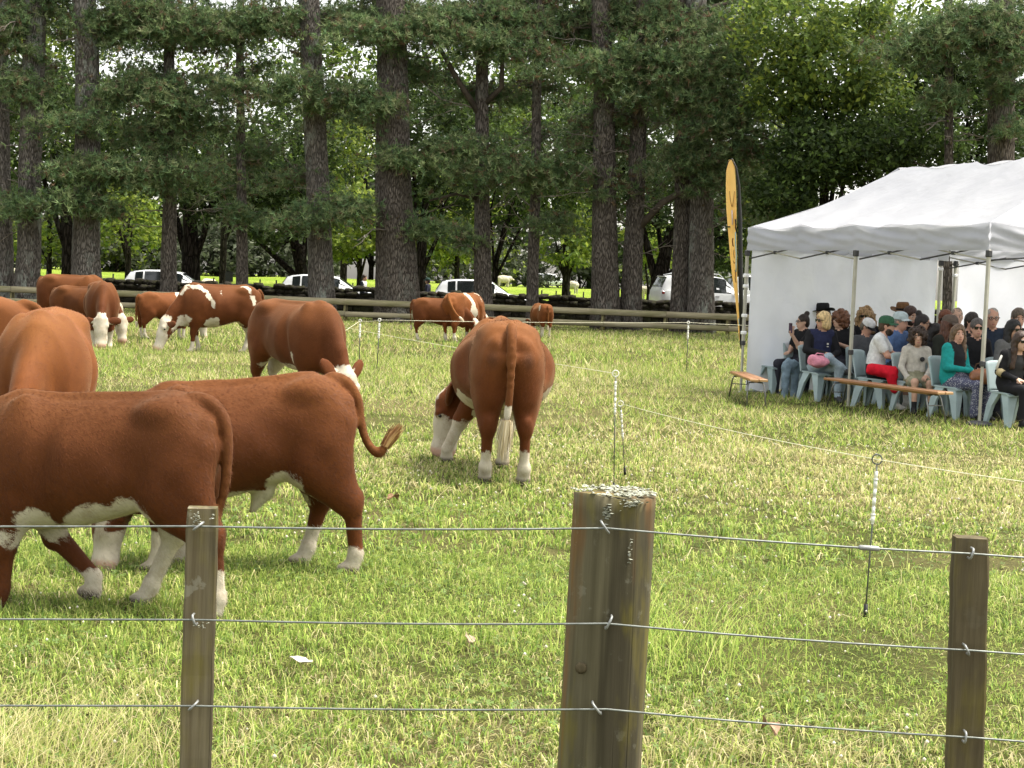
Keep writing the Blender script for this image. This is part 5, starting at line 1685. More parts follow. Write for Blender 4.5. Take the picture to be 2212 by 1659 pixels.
def marquee():
    o0 = TWp(TL / 2, TWD / 2)
    root = empty('marquee_tent', (o0.x, o0.y, 0)); tag(root, 'white pop up marquee with open front sheltering the seated crowd', 'tent')
    loc = lambda s, t, z: TWp(s, t, z) - Vector((o0.x, o0.y, 0))
    HE, HV, HR = 2.60, 2.24, 3.60
    def scallop(x):        # eave sags between the truss ends
        return -.038 * abs(math.sin(x * math.pi)) ** 1.3
    C = [(0, 0), (TL, 0), (TL, TWD), (0, TWD)]
    R0, R1 = (1.0, TWD / 2), (TL - .8, TWD / 2)
    def edge(i, f):
        a, b = C[i], C[(i + 1) % 4]
        nb = 4 if i in (0, 2) else 3
        return (a[0] + (b[0] - a[0]) * f, a[1] + (b[1] - a[1]) * f, HE + scallop(f * nb))
    tops = [(R0, R1), (R1, R1), (R1, R0), (R0, R0)]
    r = random.Random(2)
    for i in range(4):
        a, b = tops[i]
        def fn(u, v, i=i, a=a, b=b):
            e = edge(i, u)
            k = (a[0] + (b[0] - a[0]) * u, a[1] + (b[1] - a[1]) * u, HR)
            s = e[0] + (k[0] - e[0]) * v; t = e[1] + (k[1] - e[1]) * v; z = e[2] + (k[2] - e[2]) * v
            z -= .14 * math.sin(math.pi * v) ** 1.0 * (.75 + .25 * math.sin(u * math.pi))         # catenary slump of the fabric
            z += (.030 * math.sin(u * 31 + v * 5) * (1 - v) ** 2 + .026 * math.sin((u - v * .35) * 19 + i) * v)  # creases
            z += .03 * math.exp(-(((u - .62 - v * .16) / .022) ** 2)) + .035 * math.exp(-(((u - .36 - v * .14) / .020) ** 2))   # folds left by packing
            return loc(s, t, z)
        V, F = sheet(fn, 44 if i in (0, 2) else 36, 22)
        mb = MB(); mb.add(V, F, True)
        mb.build('canopy_panel', M_CANVAS, root)
        nrm = [(0, -1), (1, 0), (0, 1), (-1, 0)][i]
        def fv(u, v, i=i, nrm=nrm):
            e = edge(i, u); nb = 4 if i in (0, 2) else 3
            zb = HV + .002 * math.sin(u * 40)
            z = e[2] + (zb - e[2]) * v
            w = (u * nb) % 1
            fold = .020 * math.sin(v * 7 + w * 5 * (1 if int(u * nb) % 2 else -1) + i) * math.sin(w * math.pi) + .014 * math.sin(v * 14 - w * 9 + 1) * math.sin(v * 3.14)
            out = .012 + .014 * v * math.sin(w * math.pi) + fold
            return loc(e[0] + nrm[0] * out, e[1] + nrm[1] * out, z)
        V, F = sheet(fv, 72, 14)
        mb = MB(); mb.add(V, F, True)
        mb.build('valance', M_CANVAS, root)
    # legs
    def leg(s, t, foot=False, name='pole'):
        mb = MB()
        mb.box(loc(s, t, 1.50), (.045, .045, 1.50), Matrix.Rotation(-1.08, 3, 'Z'), .006)
        mb.box(loc(s, t, .43), (.034, .034, .86), Matrix.Rotation(-1.08, 3, 'Z'), .005)
        p = mb.build(name, M_ALU, root)
        m = MB().box(loc(s, t, .79), (.062, .062, .07), Matrix.Rotation(-1.08, 3, 'Z'), .008); m.build('lock_collar', M_DKPL, p)
        m = MB().box(loc(s, t, 2.20), (.07, .07, .09), Matrix.Rotation(-1.08, 3, 'Z'), .01); m.build('top_bracket', M_DKPL, p)
        if foot:
            m = MB().lathe([(.02, .055), (.10, .05), (.16, .03), (.17, .0)], 18, Matrix.Translation(loc(s, t, 0))); m.build('foot_weight', M_DKPL, p)
        else:
            m = MB().box(loc(s, t, .012), (.11, .11, .02), Matrix.Rotation(-1.08, 3, 'Z'), .005); m.build('foot_plate', M_ALU, p)
        return p
    p1 = leg(0, 0); leg(TL / 2, 0); leg(TL, 0, True); p4 = leg(0, TWD - .18); p5 = leg(.16, TWD); leg(TL, TWD); leg(TL / 2, TWD)
    # scissor truss under the eaves
    def truss(s0, t0, s1, t1, n=2):
        for k in range(n):
            for fl in (0, 1):
                a = (k / n, (k + 1) / n)
                za, zb = (2.30, 2.12) if fl == 0 else (2.12, 2.30)
                q = lambda f, z: loc(s0 + (s1 - s0) * f, t0 + (t1 - t0) * f, z)
                MB().tube([q(a[0], za), q(a[1], zb)], .012, 6).build('truss_bar', M_DKPL if fl else M_ALU, root)
            f = (a[0] + a[1]) / 2
            MB().box(loc(s0 + (s1 - s0) * f, t0 + (t1 - t0) * f, 2.21), (.06, .05, .05), None, .008).build('truss_joint', M_DKPL, root)
    truss(.05, .03, TL / 2 - .05, .03); truss(TL / 2 + .05, .03, TL - .05, .03); truss(TL, .05, TL, TWD - .05, 2); truss(.05, TWD - .03, TL, TWD - .03, 4)
    # side walls
    def wall(s0, t0, s1, t1, nm, seed):
        rr = random.Random(seed)
        ph = [rr.uniform(0, 6) for _ in range(4)]
        dx, dy = s1 - s0, t1 - t0; L = math.hypot(dx, dy); nx, ny = -dy / L, dx / L
        def fn(u, v):
            w = .030 * math.sin(u * 6.3 + ph[0] + v * 2) + .018 * math.sin(u * 17 - v * 6 + ph[1]) + .014 * math.sin((u + v) * 11 + ph[2]) + .010 * math.sin(u * 41 + ph[3]) * (1 - v) ** 2
            w *= math.sin(min(1, u * 12, (1 - u) * 12) * math.pi / 2)
            return loc(s0 + dx * u + nx * w, t0 + dy * u + ny * w, .03 + 2.26 * v + .03 * math.sin(u * 23) * (1 - v) ** 6)
        V, F = sheet(fn, 60, 30); mb = MB(); mb.add(V, F, True)
        mb.build('side_wall', M_WALL, root)
    wall(0, .09, 0, TWD / 2 + .004, 'a', 1); wall(.006, TWD / 2 - .004, .0, TWD - .26, 'b', 2)
    wall(.24, TWD, TL / 2 - .02, TWD, 'c', 3); wall(TL / 2 + .03, TWD + .003, TL - .05, TWD, 'd', 4)
    for (s, t, z) in ((0, 0, 1.85), (0, 0, 1.68), (0, 0, .97 + .25), (0, 0, 1.45 - .5), (0, TWD - .18, 2.1), (0, TWD - .18, 1.15), (.16, TWD, 2.0), (.16, TWD, 1.1)):
        MB().box(loc(s, t, z), (.075, .075, .055), Matrix.Rotation(-1.08, 3, 'Z'), .01).build('wall_strap', M_CLIP, root)
marquee()

# ------------------------------------------------------------------ benches
def plank_mat():
    t = NT('varnished_plank'); g = t.noise(t.coords((2, 40, 40)), 1.0, 5.0, .65)
    c = t.mix(t.ramp(g, .3, .7), c4((.22, .095, .035)), c4((.36, .175, .07)))
    return t.bsdf(c, .35, t.bump(g, .15, .003), .5)
M_PLANK = plank_mat()
M_PLYEDGE = plain('pale_plank_edge', (.42, .26, .12), .6, .15, 30, stretch=(1, 1, 8))
M_TUBE = plain('bench_tube_steel', (.20, .20, .19), .35, .2, 20, metal=.8)
def bench(p0, p1, w, h, label, seed):
    c = (p0 + p1) / 2; L = (p1 - p0).length; yaw = math.atan2(p1.y - p0.y, p1.x - p0.x)
    root = empty('form_bench', (c.x, c.y, 0), yaw); tag(root, label, 'bench', 'folding form benches on the grass')
    for s in (-1, 1):
        mb = MB().box((0, s * w / 4, h - .02), (L, w / 2 - .006, .036), None, .006)
        pl = mb.build('seat_plank', M_PLANK, root)
        for e in (-1, 1):
            MB().box((e * (L / 2 + .004), s * w / 4, h - .021), (.014, w / 2 - .012, .030), None, .002).build('end_strip', M_PLYEDGE, pl)
    MB().box((0, 0, h - .052), (L * .8, .05, .025)).build('under_rail', M_PLYEDGE, root)
    for e in (-1, 1):
        x = e * (L / 2 - .24)
        for s in (-1, 1):
            MB().tube([(x, s * .02, h - .06), (x, s * w * .36, h - .065), (x + e * .015, s * w * .44, h - .11), (x + e * .13, s * w * .52, 0)], .011, 8).build('leg', M_TUBE, root)
        MB().tube([(x + e * .05, -w * .47, h * .55), (x + e * .05, w * .47, h * .55)], .008, 6).build('cross_bar', M_TUBE, root)
bench(at(1595, 789, 23.6) * 1.0, at(1640, 812, 21.7), .26, .40, 'short varnished bench standing outside the corner of the tent', 1)
bench(at(1795, 824, 22.3), at(2042, 848, 19.9), .25, .43, 'long varnished bench in front of the seated front row', 2)

# ------------------------------------------------------------------ stacking chairs
M_CHAIR = plain('pale_blue_grey_plastic', (.33, .42, .43), .45, .06, 6, spec=.4)
def chair_parts(root):
    # seat with slightly dished top
    def seat(u, v):
        x = -.20 + .42 * v; y = (u - .5) * .42 * (1.0 - .08 * (1 - v))
        return (x, y, .435 - .018 * math.sin(u * math.pi) * math.sin(v * math.pi) + .01 * (1 - v) - .02 * max(0, v - .85) / .15)
    V, F = sheet(seat, 8, 8)
    V2 = [(p[0], p[1], p[2] - .022) for p in V]
    n = len(V); mb = MB(); mb.add(V + V2, F + [tuple(i + n for i in f[::-1]) for f in F], True)
    rim = [i * 9 for i in range(9)] + [8 * 9 + j for j in range(1, 9)] + [i * 9 + 8 for i in range(7, -1, -1)] + [j for j in range(7, 0, -1)]
    mb.f += [(rim[k], rim[(k + 1) % len(rim)], rim[(k + 1) % len(rim)] + n, rim[k] + n) for k in range(len(rim))]; mb.smooth += [False] * len(rim)
    mb.build('seat', M_CHAIR, root)
    def back(u, v):
        y = (u - .5) * (.42 - .02 * v); z = .43 + .40 * v
        top = -.03 * (2 * abs(u - .5)) ** 4 * (v > .8)
        return (-.20 - .10 * v - .035 * math.sin(u * math.pi) , y, z + top)
    V, F = sheet(back, 10, 8)
    V2 = [(p[0] - .018, p[1], p[2]) for p in V]
    n = len(V); mb = MB(); mb.add(V + V2, [f[::-1] for f in F] + [tuple(i + n for i in f) for f in F], True)
    rim = [i * 9 for i in range(11)] + [10 * 9 + j for j in range(1, 9)] + [i * 9 + 8 for i in range(9, -1, -1)] + [j for j in range(7, 0, -1)]
    mb.f += [(rim[k], rim[(k + 1) % len(rim)], rim[(k + 1) % len(rim)] + n, rim[k] + n) for k in range(len(rim))]; mb.smooth += [False] * len(rim)
    mb.build('backrest', M_CHAIR, root)
    for sx in (-1, 1):
        for sy in (-1, 1):
            # tapered channel leg that flares outwards, arching into the seat
            mb = MB()
            xt, yt = (.17 if sx > 0 else -.17), sy * .185
            xb, yb = (.235 if sx > 0 else -.27), sy * .225
            for (ax, ay, bx, by) in ((.075, .02, .03, .018), (.02, .075, .018, .03)):
                vs = []
                for (cx, cy, z, hx, hy) in ((xb, yb, 0, bx, by), (xb * .6 + xt * .4, yb * .6 + yt * .4, .26, ax * .55 + bx * .45, ay * .55 + by * .45), (xt, yt, .425, ax, ay)):
                    x0, x1 = (cx - hx * 2 * (1 if sx > 0 else 0), cx + hx * 2 * (0 if sx > 0 else 1)); y0, y1 = (cy - hy * 2 * (1 if sy > 0 else 0), cy + hy * 2 * (0 if sy > 0 else 1))
                    vs += [(x0, y0, z), (x1, y0, z), (x1, y1, z), (x0, y1, z)]
                fs = [(0, 3, 2, 1), (8, 9, 10, 11)] + [(i * 4 + k, i * 4 + (k + 1) % 4, i * 4 + 4 + (k + 1) % 4, i * 4 + 4 + k) for i in range(2) for k in range(4)]
                if ax < ay: vs = [(x + .0015 * sx, y + .0015 * sy, z - .001) for (x, y, z) in vs]
                mb.add(vs, fs, False)
            mb.build('leg', M_CHAIR, root)
_chair0 = []
def chair(loc, yaw, label, group='plastic stacking chairs under the tent'):
    if not _chair0:
        root = empty('stacking_chair', loc, yaw); chair_parts(root); _chair0.append(root)
    else:
        root = copy_tree(_chair0[0]); root.location = loc; root.rotation_euler = (0, 0, yaw)
    tag(root, label, 'chair', group)
    return root

# ------------------------------------------------------------------ feather flag
def flag():
    D = 42.0
    b = Vector(at_d(1599, D)); 
    root = empty('feather_flag', (b.x, b.y, 0)); tag(root, 'tall orange feather flag with black sleeve standing beside the tent', 'flag')
    def q(u, v, dd=0): return at(u, v, D + dd) - b
    pole = [q(1602, 755), q(1600, 600), q(1599, 480), q(1596, 400), q(1590, 362), q(1581, 343), q(1573, 349), q(1567, 372)]
    MB().tube(pole, [.05, .062, .055, .04, .03, .02, .015, .010], 8).build('flag_pole', M_BLK, root)
    t = NT('orange_banner'); co = t.coords(); n = t.noise(co, 1.2, 3)
    M_OR = t.bsdf(t.mix(t.ramp(n, .3, .7), c4((.82, .60, .23)), c4((.86, .66, .29))), .6, t.bump(n, .3, .05), .2, trans=.35)
    M_SL = plain('black_sleeve', (.012, .012, .013), .7, .2)
    M_BR = plain('brown_print', (.16, .06, .02), .7, .1); M_BL = plain('blue_print', (.25, .52, .60), .7, .1); M_LI = plain('pale_print', (.70, .58, .58), .7, .1)
    rows = [(343, 1575, 1584), (365, 1569, 1588), (400, 1568, 1590), (450, 1569, 1591), (500, 1573, 1591), (550, 1577, 1592), (600, 1582, 1593), (650, 1589, 1595), (690, 1593, 1597), (735, 1597, 1599)]
    def edge(v):
        vs = [r_[0] for r_ in rows]
        return np.interp(v, vs, [r_[1] for r_ in rows]), np.interp(v, vs, [r_[2] for r_ in rows])
    def fn(u, w):
        v = 345 + (735 - 345) * w
        a, c = edge(v)
        # banner is turned nearly edge-on: it runs away from us as it goes left
        p = q(a + (c - a) * u, v, (1 - u) * .50 + .05 * math.sin(w * 9 + u * 5) + .03 * math.sin(u * 9))
        return p
    V, F = sheet(fn, 10, 40); mb = MB(); mb.add(V, F, True); V2 = [p + Vector((0, .012, 0)) for p in V]
    mb.add(V2, [f[::-1] for f in F], True); mb.build('banner', M_OR, root)
    def mark(nm, pts, wd, m):
        path = []
        for (u, w) in pts:
            v = 345 + 390 * w
            p = fn(u, w) + Vector((0, -.035, 0)); path.append(p)
        MB().tube(path, wd, 5, squash=(1, .35)).build(nm, m, root)
    mark('antler_mark', [(.33, .175), (.38, .22), (.52, .26)], .018, M_BR); mark('antler_mark', [(.82, .175), (.70, .22), (.57, .26)], .018, M_BR)
    mark('pale_mark', [(.52, .28), (.53, .31), (.52, .36)], .05, M_LI)
    mark('sleeve_tab', [(.0, .372), (.25, .372)], .05, M_SL); mark('sleeve_tab', [(.86, .33), (.90, .36), (.85, .375), (1.0, .40)], .05, M_SL)
    mark('figure_mark', [(.86, .40), (.82, .46), (.88, .52), (.8, .58), (.75, .62)], .045, M_BL)
    mark('letter_mark', [(.50, .435), (.42, .45), (.45, .475), (.55, .48)], .018, M_BR); mark('letter_mark', [(.55, .50), (.48, .52), (.55, .545)], .018, M_BR)
    mark('letter_mark', [(.42, .56), (.50, .575), (.62, .57)], .015, M_BR); mark('letter_mark', [(.58, .61), (.68, .635), (.55, .655), (.66, .68)], .018, M_BR)
    mark('blue_tail_mark', [(.55, .88), (.6, .92)], .03, M_BL)
flag()

# ------------------------------------------------------------------ parked cars behind the wall
M_PAINT = plain('white_car_paint', (.60, .62, .64), .22, .03, 3, spec=.6)
M_GLASS = NT('car_glass'); M_GLASS = M_GLASS.bsdf(c4((.012, .015, .016)), .06, None, .8)
M_TYRE = plain('tyre', (.02, .02, .02), .85, .1); M_RIM = plain('alloy_rim', (.45, .45, .46), .35, .1, metal=.7)
M_RED = plain('tail_lamp', (.20, .012, .012), .2, .1, spec=.6); M_LAMP = plain('head_lamp', (.6, .62, .64), .1, .05, spec=.8)
HATCH = [(-2.03, .70, .42, .82, .86, .58), (-1.98, .80, .30, .96, 1.04, .62), (-1.72, .84, .24, .98, 1.43, .54), (-1.15, .86, .22, .97, 1.51, .57), (-.3, .87, .2, .95, 1.53, .58), (.35, .87, .2, .93, 1.45, .55),
         (1.05, .86, .2, .92, .99, .60), (1.6, .84, .24, .84, .90, .58), (1.95, .78, .32, .70, .76, .55), (2.06, .66, .40, .58, .62, .5)]
SUV = [(-2.3, .74, .45, .95, 1.0, .62), (-2.25, .86, .38, 1.10, 1.18, .68), (-1.98, .90, .32, 1.12, 1.68, .62), (-1.4, .92, .30, 1.10, 1.78, .64), (-.2, .93, .28, 1.08, 1.80, .64), (.45, .93, .28, 1.07, 1.72, .62),
       (1.10, .92, .28, 1.06, 1.15, .66), (1.75, .90, .32, 1.0, 1.07, .64), (2.15, .84, .40, .88, .94, .6), (2.28, .70, .5, .75, .80, .55)]
def car(name, label, loc, yaw, st, sc=1.0, rails=False):
    root = empty(name, loc, yaw); root.scale = (sc, sc, sc); tag(root, label, 'car', 'white cars parked behind the stone wall')
    # body shell
    secs = []
    for (x, w, zs, zb, zr, wr) in st:
        half = [(0, zs), (w * .85, zs), (w * .97, zs + .06), (w, (zs + zb) * .5), (w * .985, zb - .03), (w * .96, zb), (wr + (w * .96 - wr) * .45, zb + (zr - zb) * .55), (wr + .03, zr - .035), (wr - .06, zr), (wr * .5, zr + .015), (0, zr + .02)]
        ring = [(x, y, z) for (y, z) in half] + [(x, -y, z) for (y, z) in half[-2:0:-1]]
        secs.append(ring)
    n = len(secs[0]); V = [p for s in secs for p in s]
    F = [(i * n + k, i * n + n + k, i * n + n + (k + 1) % n, i * n + (k + 1) % n) for i in range(len(secs) - 1) for k in range(n)]
    F += [tuple(range(n)), tuple((len(secs) - 1) * n + k for k in range(n))[::-1]]
    mb = MB(); mb.add(V, F, True); body = mb.build('body', M_PAINT, root)
    # glazing: panes sit proud of the shell
    def side_pt(i, f, sy):
        (x, w, zs, zb, zr, wr) = st[i]
        y0, z0 = w * .96, zb + .02; y1, z1 = wr + .035, zr - .06
        return Vector((x, sy * (y0 + (y1 - y0) * f + .012), z0 + (z1 - z0) * f))
    def lerp_st(x):
        for a, b in zip(st[:-1], st[1:]):
            if a[0] <= x <= b[0]:
                f = (x - a[0]) / (b[0] - a[0]); return tuple(p + (q - p) * f for p, q in zip(a, b))
    def pane(xs, sy, lo=.04, hi=.94):
        vs = []
        for x in xs:
            (xx, w, zs, zb, zr, wr) = lerp_st(x)
            y0, z0 = w * .96, zb; ym, zm = wr + (w * .96 - wr) * .45, zb + (zr - zb) * .55; y1, z1 = wr + .03, zr - .035
            for (y, z) in ((y0 + (ym - y0) * lo, z0 + (zm - z0) * lo), (ym, zm), (ym + (y1 - ym) * hi, zm + (z1 - zm) * hi)):
                vs.append((x, sy * (y + .010), z))
        fs = []
        for i in range(len(xs) - 1):
            for k in range(2):
                a = i * 3 + k; fs.append((a, a + 3, a + 4, a + 1) if sy < 0 else (a + 1, a + 4, a + 3, a))
        MB().add(vs, fs, True).build('side_window', M_GLASS, body)
    x2, x3, x4, x5, x6 = st[2][0], st[3][0], st[4][0], st[5][0], st[6][0]
    for sy in (-1, 1):
        pane([x2 + .22, (x2 + x3) / 2 + .1, x3 - .03], sy); pane([x3 + .04, (x3 + x4) / 2, x4 - .03], sy); pane([x4 + .04, x5, x5 + (x6 - x5) * .42, x5 + (x6 - x5) * .80], sy)
    def cross(i, j, lo, hi, nm):
        vs = []
        for f in (lo, (lo + hi) / 2, hi):
            a, b = st[i], st[j]
            x, w, zs, zb, zr, wr = tuple(p + (q - p) * f for p, q in zip(a, b))
            d = -.012 if i < 3 else .012
            for k in (-1, -.5, 0, .5, 1):
                vs.append((x + d, (wr - .02) * k, zr + (.018 if abs(k) < .9 else -.0) + .012))
        fs = [(r_ * 5 + k, r_ * 5 + k + 1, r_ * 5 + k + 6, r_ * 5 + k + 5) for r_ in range(2) for k in range(4)]
        MB().add(vs, fs, True).build(nm, M_GLASS, body)
    cross(1, 2, .12, .92, 'rear_window'); cross(5, 6, .08, .95, 'windscreen')
    (x, w, zs, zb, zr, wr) = st[1]
    for sy in (-1, 1):
        MB().box((x + .06, sy * (w - .10), zb - .08), (.14, .22, .15), None, .03).build('tail_light', M_RED, body)
        MB().box((st[-2][0] - .04, sy * (st[-2][1] - .14), st[-2][3] - .03), (.2, .26, .13), None, .04).build('headlight', M_LAMP, body)
        MB().box((x6 - .22, sy * (st[6][1] + .08), st[6][3] + .06), (.14, .16, .11), None, .03).build('wing_mirror', M_PAINT, body)
        for xd in (x3 + .25, x4 + .3):
            MB().box((xd, sy * (.875 * w / .80), lerp_st(xd)[3] - .14), (.17, .03, .03), None, .008).build('door_handle', M_BLK, body)
        for xw in (st[0][0] + .78, st[-1][0] - .82):
            Mx = Matrix.Translation((xw, sy * (lerp_st(xw)[1] - .10), .32)) @ Matrix.Rotation(math.pi / 2, 4, 'X')
            wh = MB().lathe([(.20, -.1), (.30, -.1), (.325, -.06), (.325, .06), (.30, .1), (.20, .1)], 20, Mx).build('wheel', M_TYRE, root)
            MB().lathe([(.01, -.105), (.20, -.10), (.20, .10), (.01, .105)], 12, Mx).build('rim', M_RIM, wh)
    if rails:
        for sy in (-1, 1):
            MB().tube([(x2 + .2, sy * .58, st[3][4] - .02), (x3, sy * .58, st[3][4] + .07), (x5 - .2, sy * .58, st[4][4] + .06), (x5, sy * .57, st[5][4] - .0)], .02, 6).build('roof_rail', M_PAINT, body)
    MB().box((x2 + .02, 0, st[2][4] + .01), (.22, 1.05, .03), None, .01).build('spoiler', M_BLK if not rails else M_PAINT, body)
    return root
def cpos(u, D, z): p = at_d(u, D); return (p[0], p[1], z)
car('parked_hatchback', 'white hatchback parked behind the slim pine', cpos(375, 66.0, .02), .06, HATCH, 1.0)
car('parked_hatchback', 'white compact car with wraparound rear glass behind the leaning grey pine', cpos(712, 65.6, .08), .02, HATCH, 1.0)
car('parked_hatchback', 'low white hatchback parked behind the medium pine', cpos(1042, 65.6, .12), .06, HATCH, 1.0)
car('parked_suv', 'tall white four wheel drive with roof rails parked beside the feather flag', cpos(1525, 65.8, .40), .22, SUV, 1.0, True)
car('parked_hatchback', 'tiny white car far off across the paddock', cpos(1190, 190, 1.28), .1, HATCH, 1.0)
car('parked_suv', 'white vehicle whose roof shows between the flag and the tent', cpos(1660, 74, .55), .2, SUV, 1.0, True)

# stakes, signboard and sheep in the paddock
for (u, v) in ((100, 596), (243, 602), (279, 603), (460, 609), (560, 612), (595, 613), (700, 612), (760, 612), (1168, 630), (1199, 632), (1229, 634), (1258, 636), (1399, 640), (1290, 634)):
    p = at_d(u, 72.0, .18)
    tag(MB().tube([(p[0], p[1], -.05), (p[0] + .01, p[1], 1.30)], [.035, .035], 6).build('fence_stake', M_BLK), 'black stake standing in the sunlit paddock beyond the wall', 'stake', 'black stakes in the far paddock')
p = at_d(494, 71.0)
rt = empty('signboard', (p[0], p[1], .15)); tag(rt, 'small dark signboard on a post in the far paddock', 'sign')
MB().box((0, 0, .6), (.10, .08, 1.2)).build('post', M_BLK, rt); MB().box((0, -.07, 1.22), (.34, .05, .46), None, .01).build('board', plain('sign_face', (.055, .06, .05), .6), rt)
def sheep():
    t = NT('fleece'); n = t.noise(t.coords(), 30, 4); M_FL = t.bsdf(t.mix(t.ramp(n, .3, .7), c4((.38, .34, .26)), c4((.62, .57, .46))), .95, t.bump(n, 1, .03), .05)
    M_FACE = plain('sheep_face', (.45, .40, .32), .8)
    G, lo = grid((-.7, -.35, 0), (.85, .35, .95), .035)
    d = ellip(G, (0, 0, .58), (.50, .27, .27)); d = smin(d, ellip(G, (.45, 0, .66), (.2, .15, .17)), .1)
    d = smin(d, rcone(G, (.5, 0, .68), (.72, 0, .58), .10, .06), .05)
    for sx in (-.32, .32):
        for sy in (-.14, .14): d = smin(d, rcone(G, (sx, sy, .5), (sx, sy, .03), .075, .045), .05)
    d = d + (vnoise3(G, 9, 3) - .5) * .04
    V, F = surface_nets(d, lo, .035)
    me = mesh_np('sheep', V, F, True, None, [M_FL])
    for k, (u, D, z, yaw, lab) in enumerate(((45, 84, .56, 0, 'cream sheep by the pale stump at the end of the paddock'), (447, 78, .38, 1.2, 'cream sheep lying low by the paddock signboard'), (1233, 100, 1.0, 2.6, 'cream sheep beside the tiny far car'), (1085, 108, 1.22, .4, 'cream sheep in deep shade behind the low hatchback'), (1400, 95, .86, 3.0, 'cream sheep behind the dark leaning oak'))):
        p = at_d(u, D); o = obj('sheep', me); o.location = (p[0], p[1], z); o.rotation_euler = (0, 0, yaw); tag(o, lab, 'sheep', 'sheep in the far paddock')
        MB().lathe([(.001, -.09), (.05, -.06), (.06, 0), (.05, .07), (.001, .10)], 8, Matrix.Translation((.74, 0, .57)) @ Matrix.Rotation(1.9, 4, 'Y')).build('muzzle', M_FACE, o)
sheep()

# fallen leaves and a scrap of paper
def dry_leaf(u, v, size, col, label, seed, name='dry_leaf', cat='leaf', flat=1.0):
    p = ground(u, v)
    r = np.random.default_rng(seed)
    n = 9
    def fn(a, b):
        y = (a - .5) * 2; x = b * 2 - 1
        w = (1 - abs(x) ** 1.8) * (.62 + .12 * math.sin(b * 17 + seed))
        return Vector((x * size, y * w * size, .035 + size * flat * (.5 * y * y * w + .35 * math.sin(x * 2.2 + seed) + .10 * math.sin(y * 5 + x * 6 + seed))))
    V, F = sheet(fn, 10, 12)
    m = plain(name + '_tone%d' % seed, col, .8, .35, 25, bump=.3)
    mb = MB(); mb.add(V, F, True); mb.add([q + Vector((0, 0, -.002)) for q in V], [f[::-1] for f in F], True)
    o = mb.build(name, m); o.location = (p.x, p.y, .03); o.rotation_euler = (r.uniform(-.5, .1), r.uniform(-.3, .3), r.uniform(0, 6.28))
    tag(o, label, cat)
    return o
dry_leaf(848, 1096, .060, (.20, .11, .055), 'curled brown dry leaf on the grass right of the young bull', 1)
dry_leaf(1656, 1612, .050, (.32, .20, .13), 'crumpled pinkish brown dead leaf near the round post', 2)
dry_leaf(1005, 1411, .040, (.33, .25, .17), 'pale tan dead leaf lying between the batten and round post', 3)
dry_leaf(650, 1459, .048, (.56, .54, .42), 'scrap of pale cream litter lying in the grass', 4, 'litter_scrap', 'litter', .5)
# ------------------------------------------------------------------ people
_mats = {}
def cloth(col, rough=.85, name='cloth', var=.14, scale=22, bump=.25):
    k = (name, tuple(col))
    if k not in _mats: _mats[k] = plain('%s_%d' % (name, len(_mats)), col, rough, var, scale, bump=bump, spec=.2)
    return _mats[k]
def skin(col):
    k = ('skin', tuple(col))
    if k not in _mats: _mats[k] = plain('skin_%d' % len(_mats), col, .55, .08, 12, spec=.35)
    return _mats[k]
def hairmat(col):
    k = ('hair', tuple(col))
    if k not in _mats:
        t = NT('hair_%d' % len(_mats)); n = t.noise(t.coords((60, 60, 14)), 1.0, 4.0, .6)
        _mats[k] = t.bsdf(t.mix(t.ramp(n, .3, .7), c4(tuple(x * .55 for x in col)), c4(tuple(min(1, x * 1.5) for x in col))), .5, t.bump(n, .7, .01), .35)
    return _mats[k]
M_SHADE = plain('dark_lens', (.008, .008, .008), .12, .05, spec=.7)
M_EYEW = plain('eye_white', (.62, .58, .54), .3, .05); M_IRIS = plain('iris', (.03, .018, .012), .2, .1)
M_LIP = plain('lip', (.34, .13, .11), .5, .1)
PALE = (.54, .34, .25); TAN = (.45, .26, .175); OLIVE = (.36, .21, .14); RUDDY = (.52, .29, .21)

SIT = dict(pelvis=(0, 0, .53), waist=(-.02, 0, .70), chest=(-.02, 0, .90), neck=(-.005, 0, 1.05), head=(.035, 0, 1.20),
           l_sh=(-.01, .175, 1.0), r_sh=(-.01, -.175, 1.0), l_el=(.03, .24, .73), r_el=(.03, -.24, .73), l_wr=(.25, .10, .64), r_wr=(.25, -.10, .64),
           l_hip=(.02, .095, .51), r_hip=(.02, -.095, .51), l_kn=(.42, .12, .51), r_kn=(.42, -.12, .51), l_an=(.43, .12, .09), r_an=(.43, -.12, .09), l_toe=(.58, .13, .035), r_toe=(.58, -.13, .035))
STAND = dict(pelvis=(0, 0, .93), waist=(0, 0, 1.10), chest=(0, 0, 1.30), neck=(0, 0, 1.46), head=(.03, 0, 1.61),
             l_sh=(0, .18, 1.40), r_sh=(0, -.18, 1.40), l_el=(-.03, .23, 1.12), r_el=(.05, -.23, 1.12), l_wr=(.10, .22, .90), r_wr=(.16, -.20, .92),
             l_hip=(0, .09, .91), r_hip=(0, -.09, .91), l_kn=(.12, .10, .50), r_kn=(-.05, -.10, .50), l_an=(.10, .10, .08), r_an=(-.25, -.10, .12), l_toe=(.26, .11, .03), r_toe=(-.10, -.11, .03))

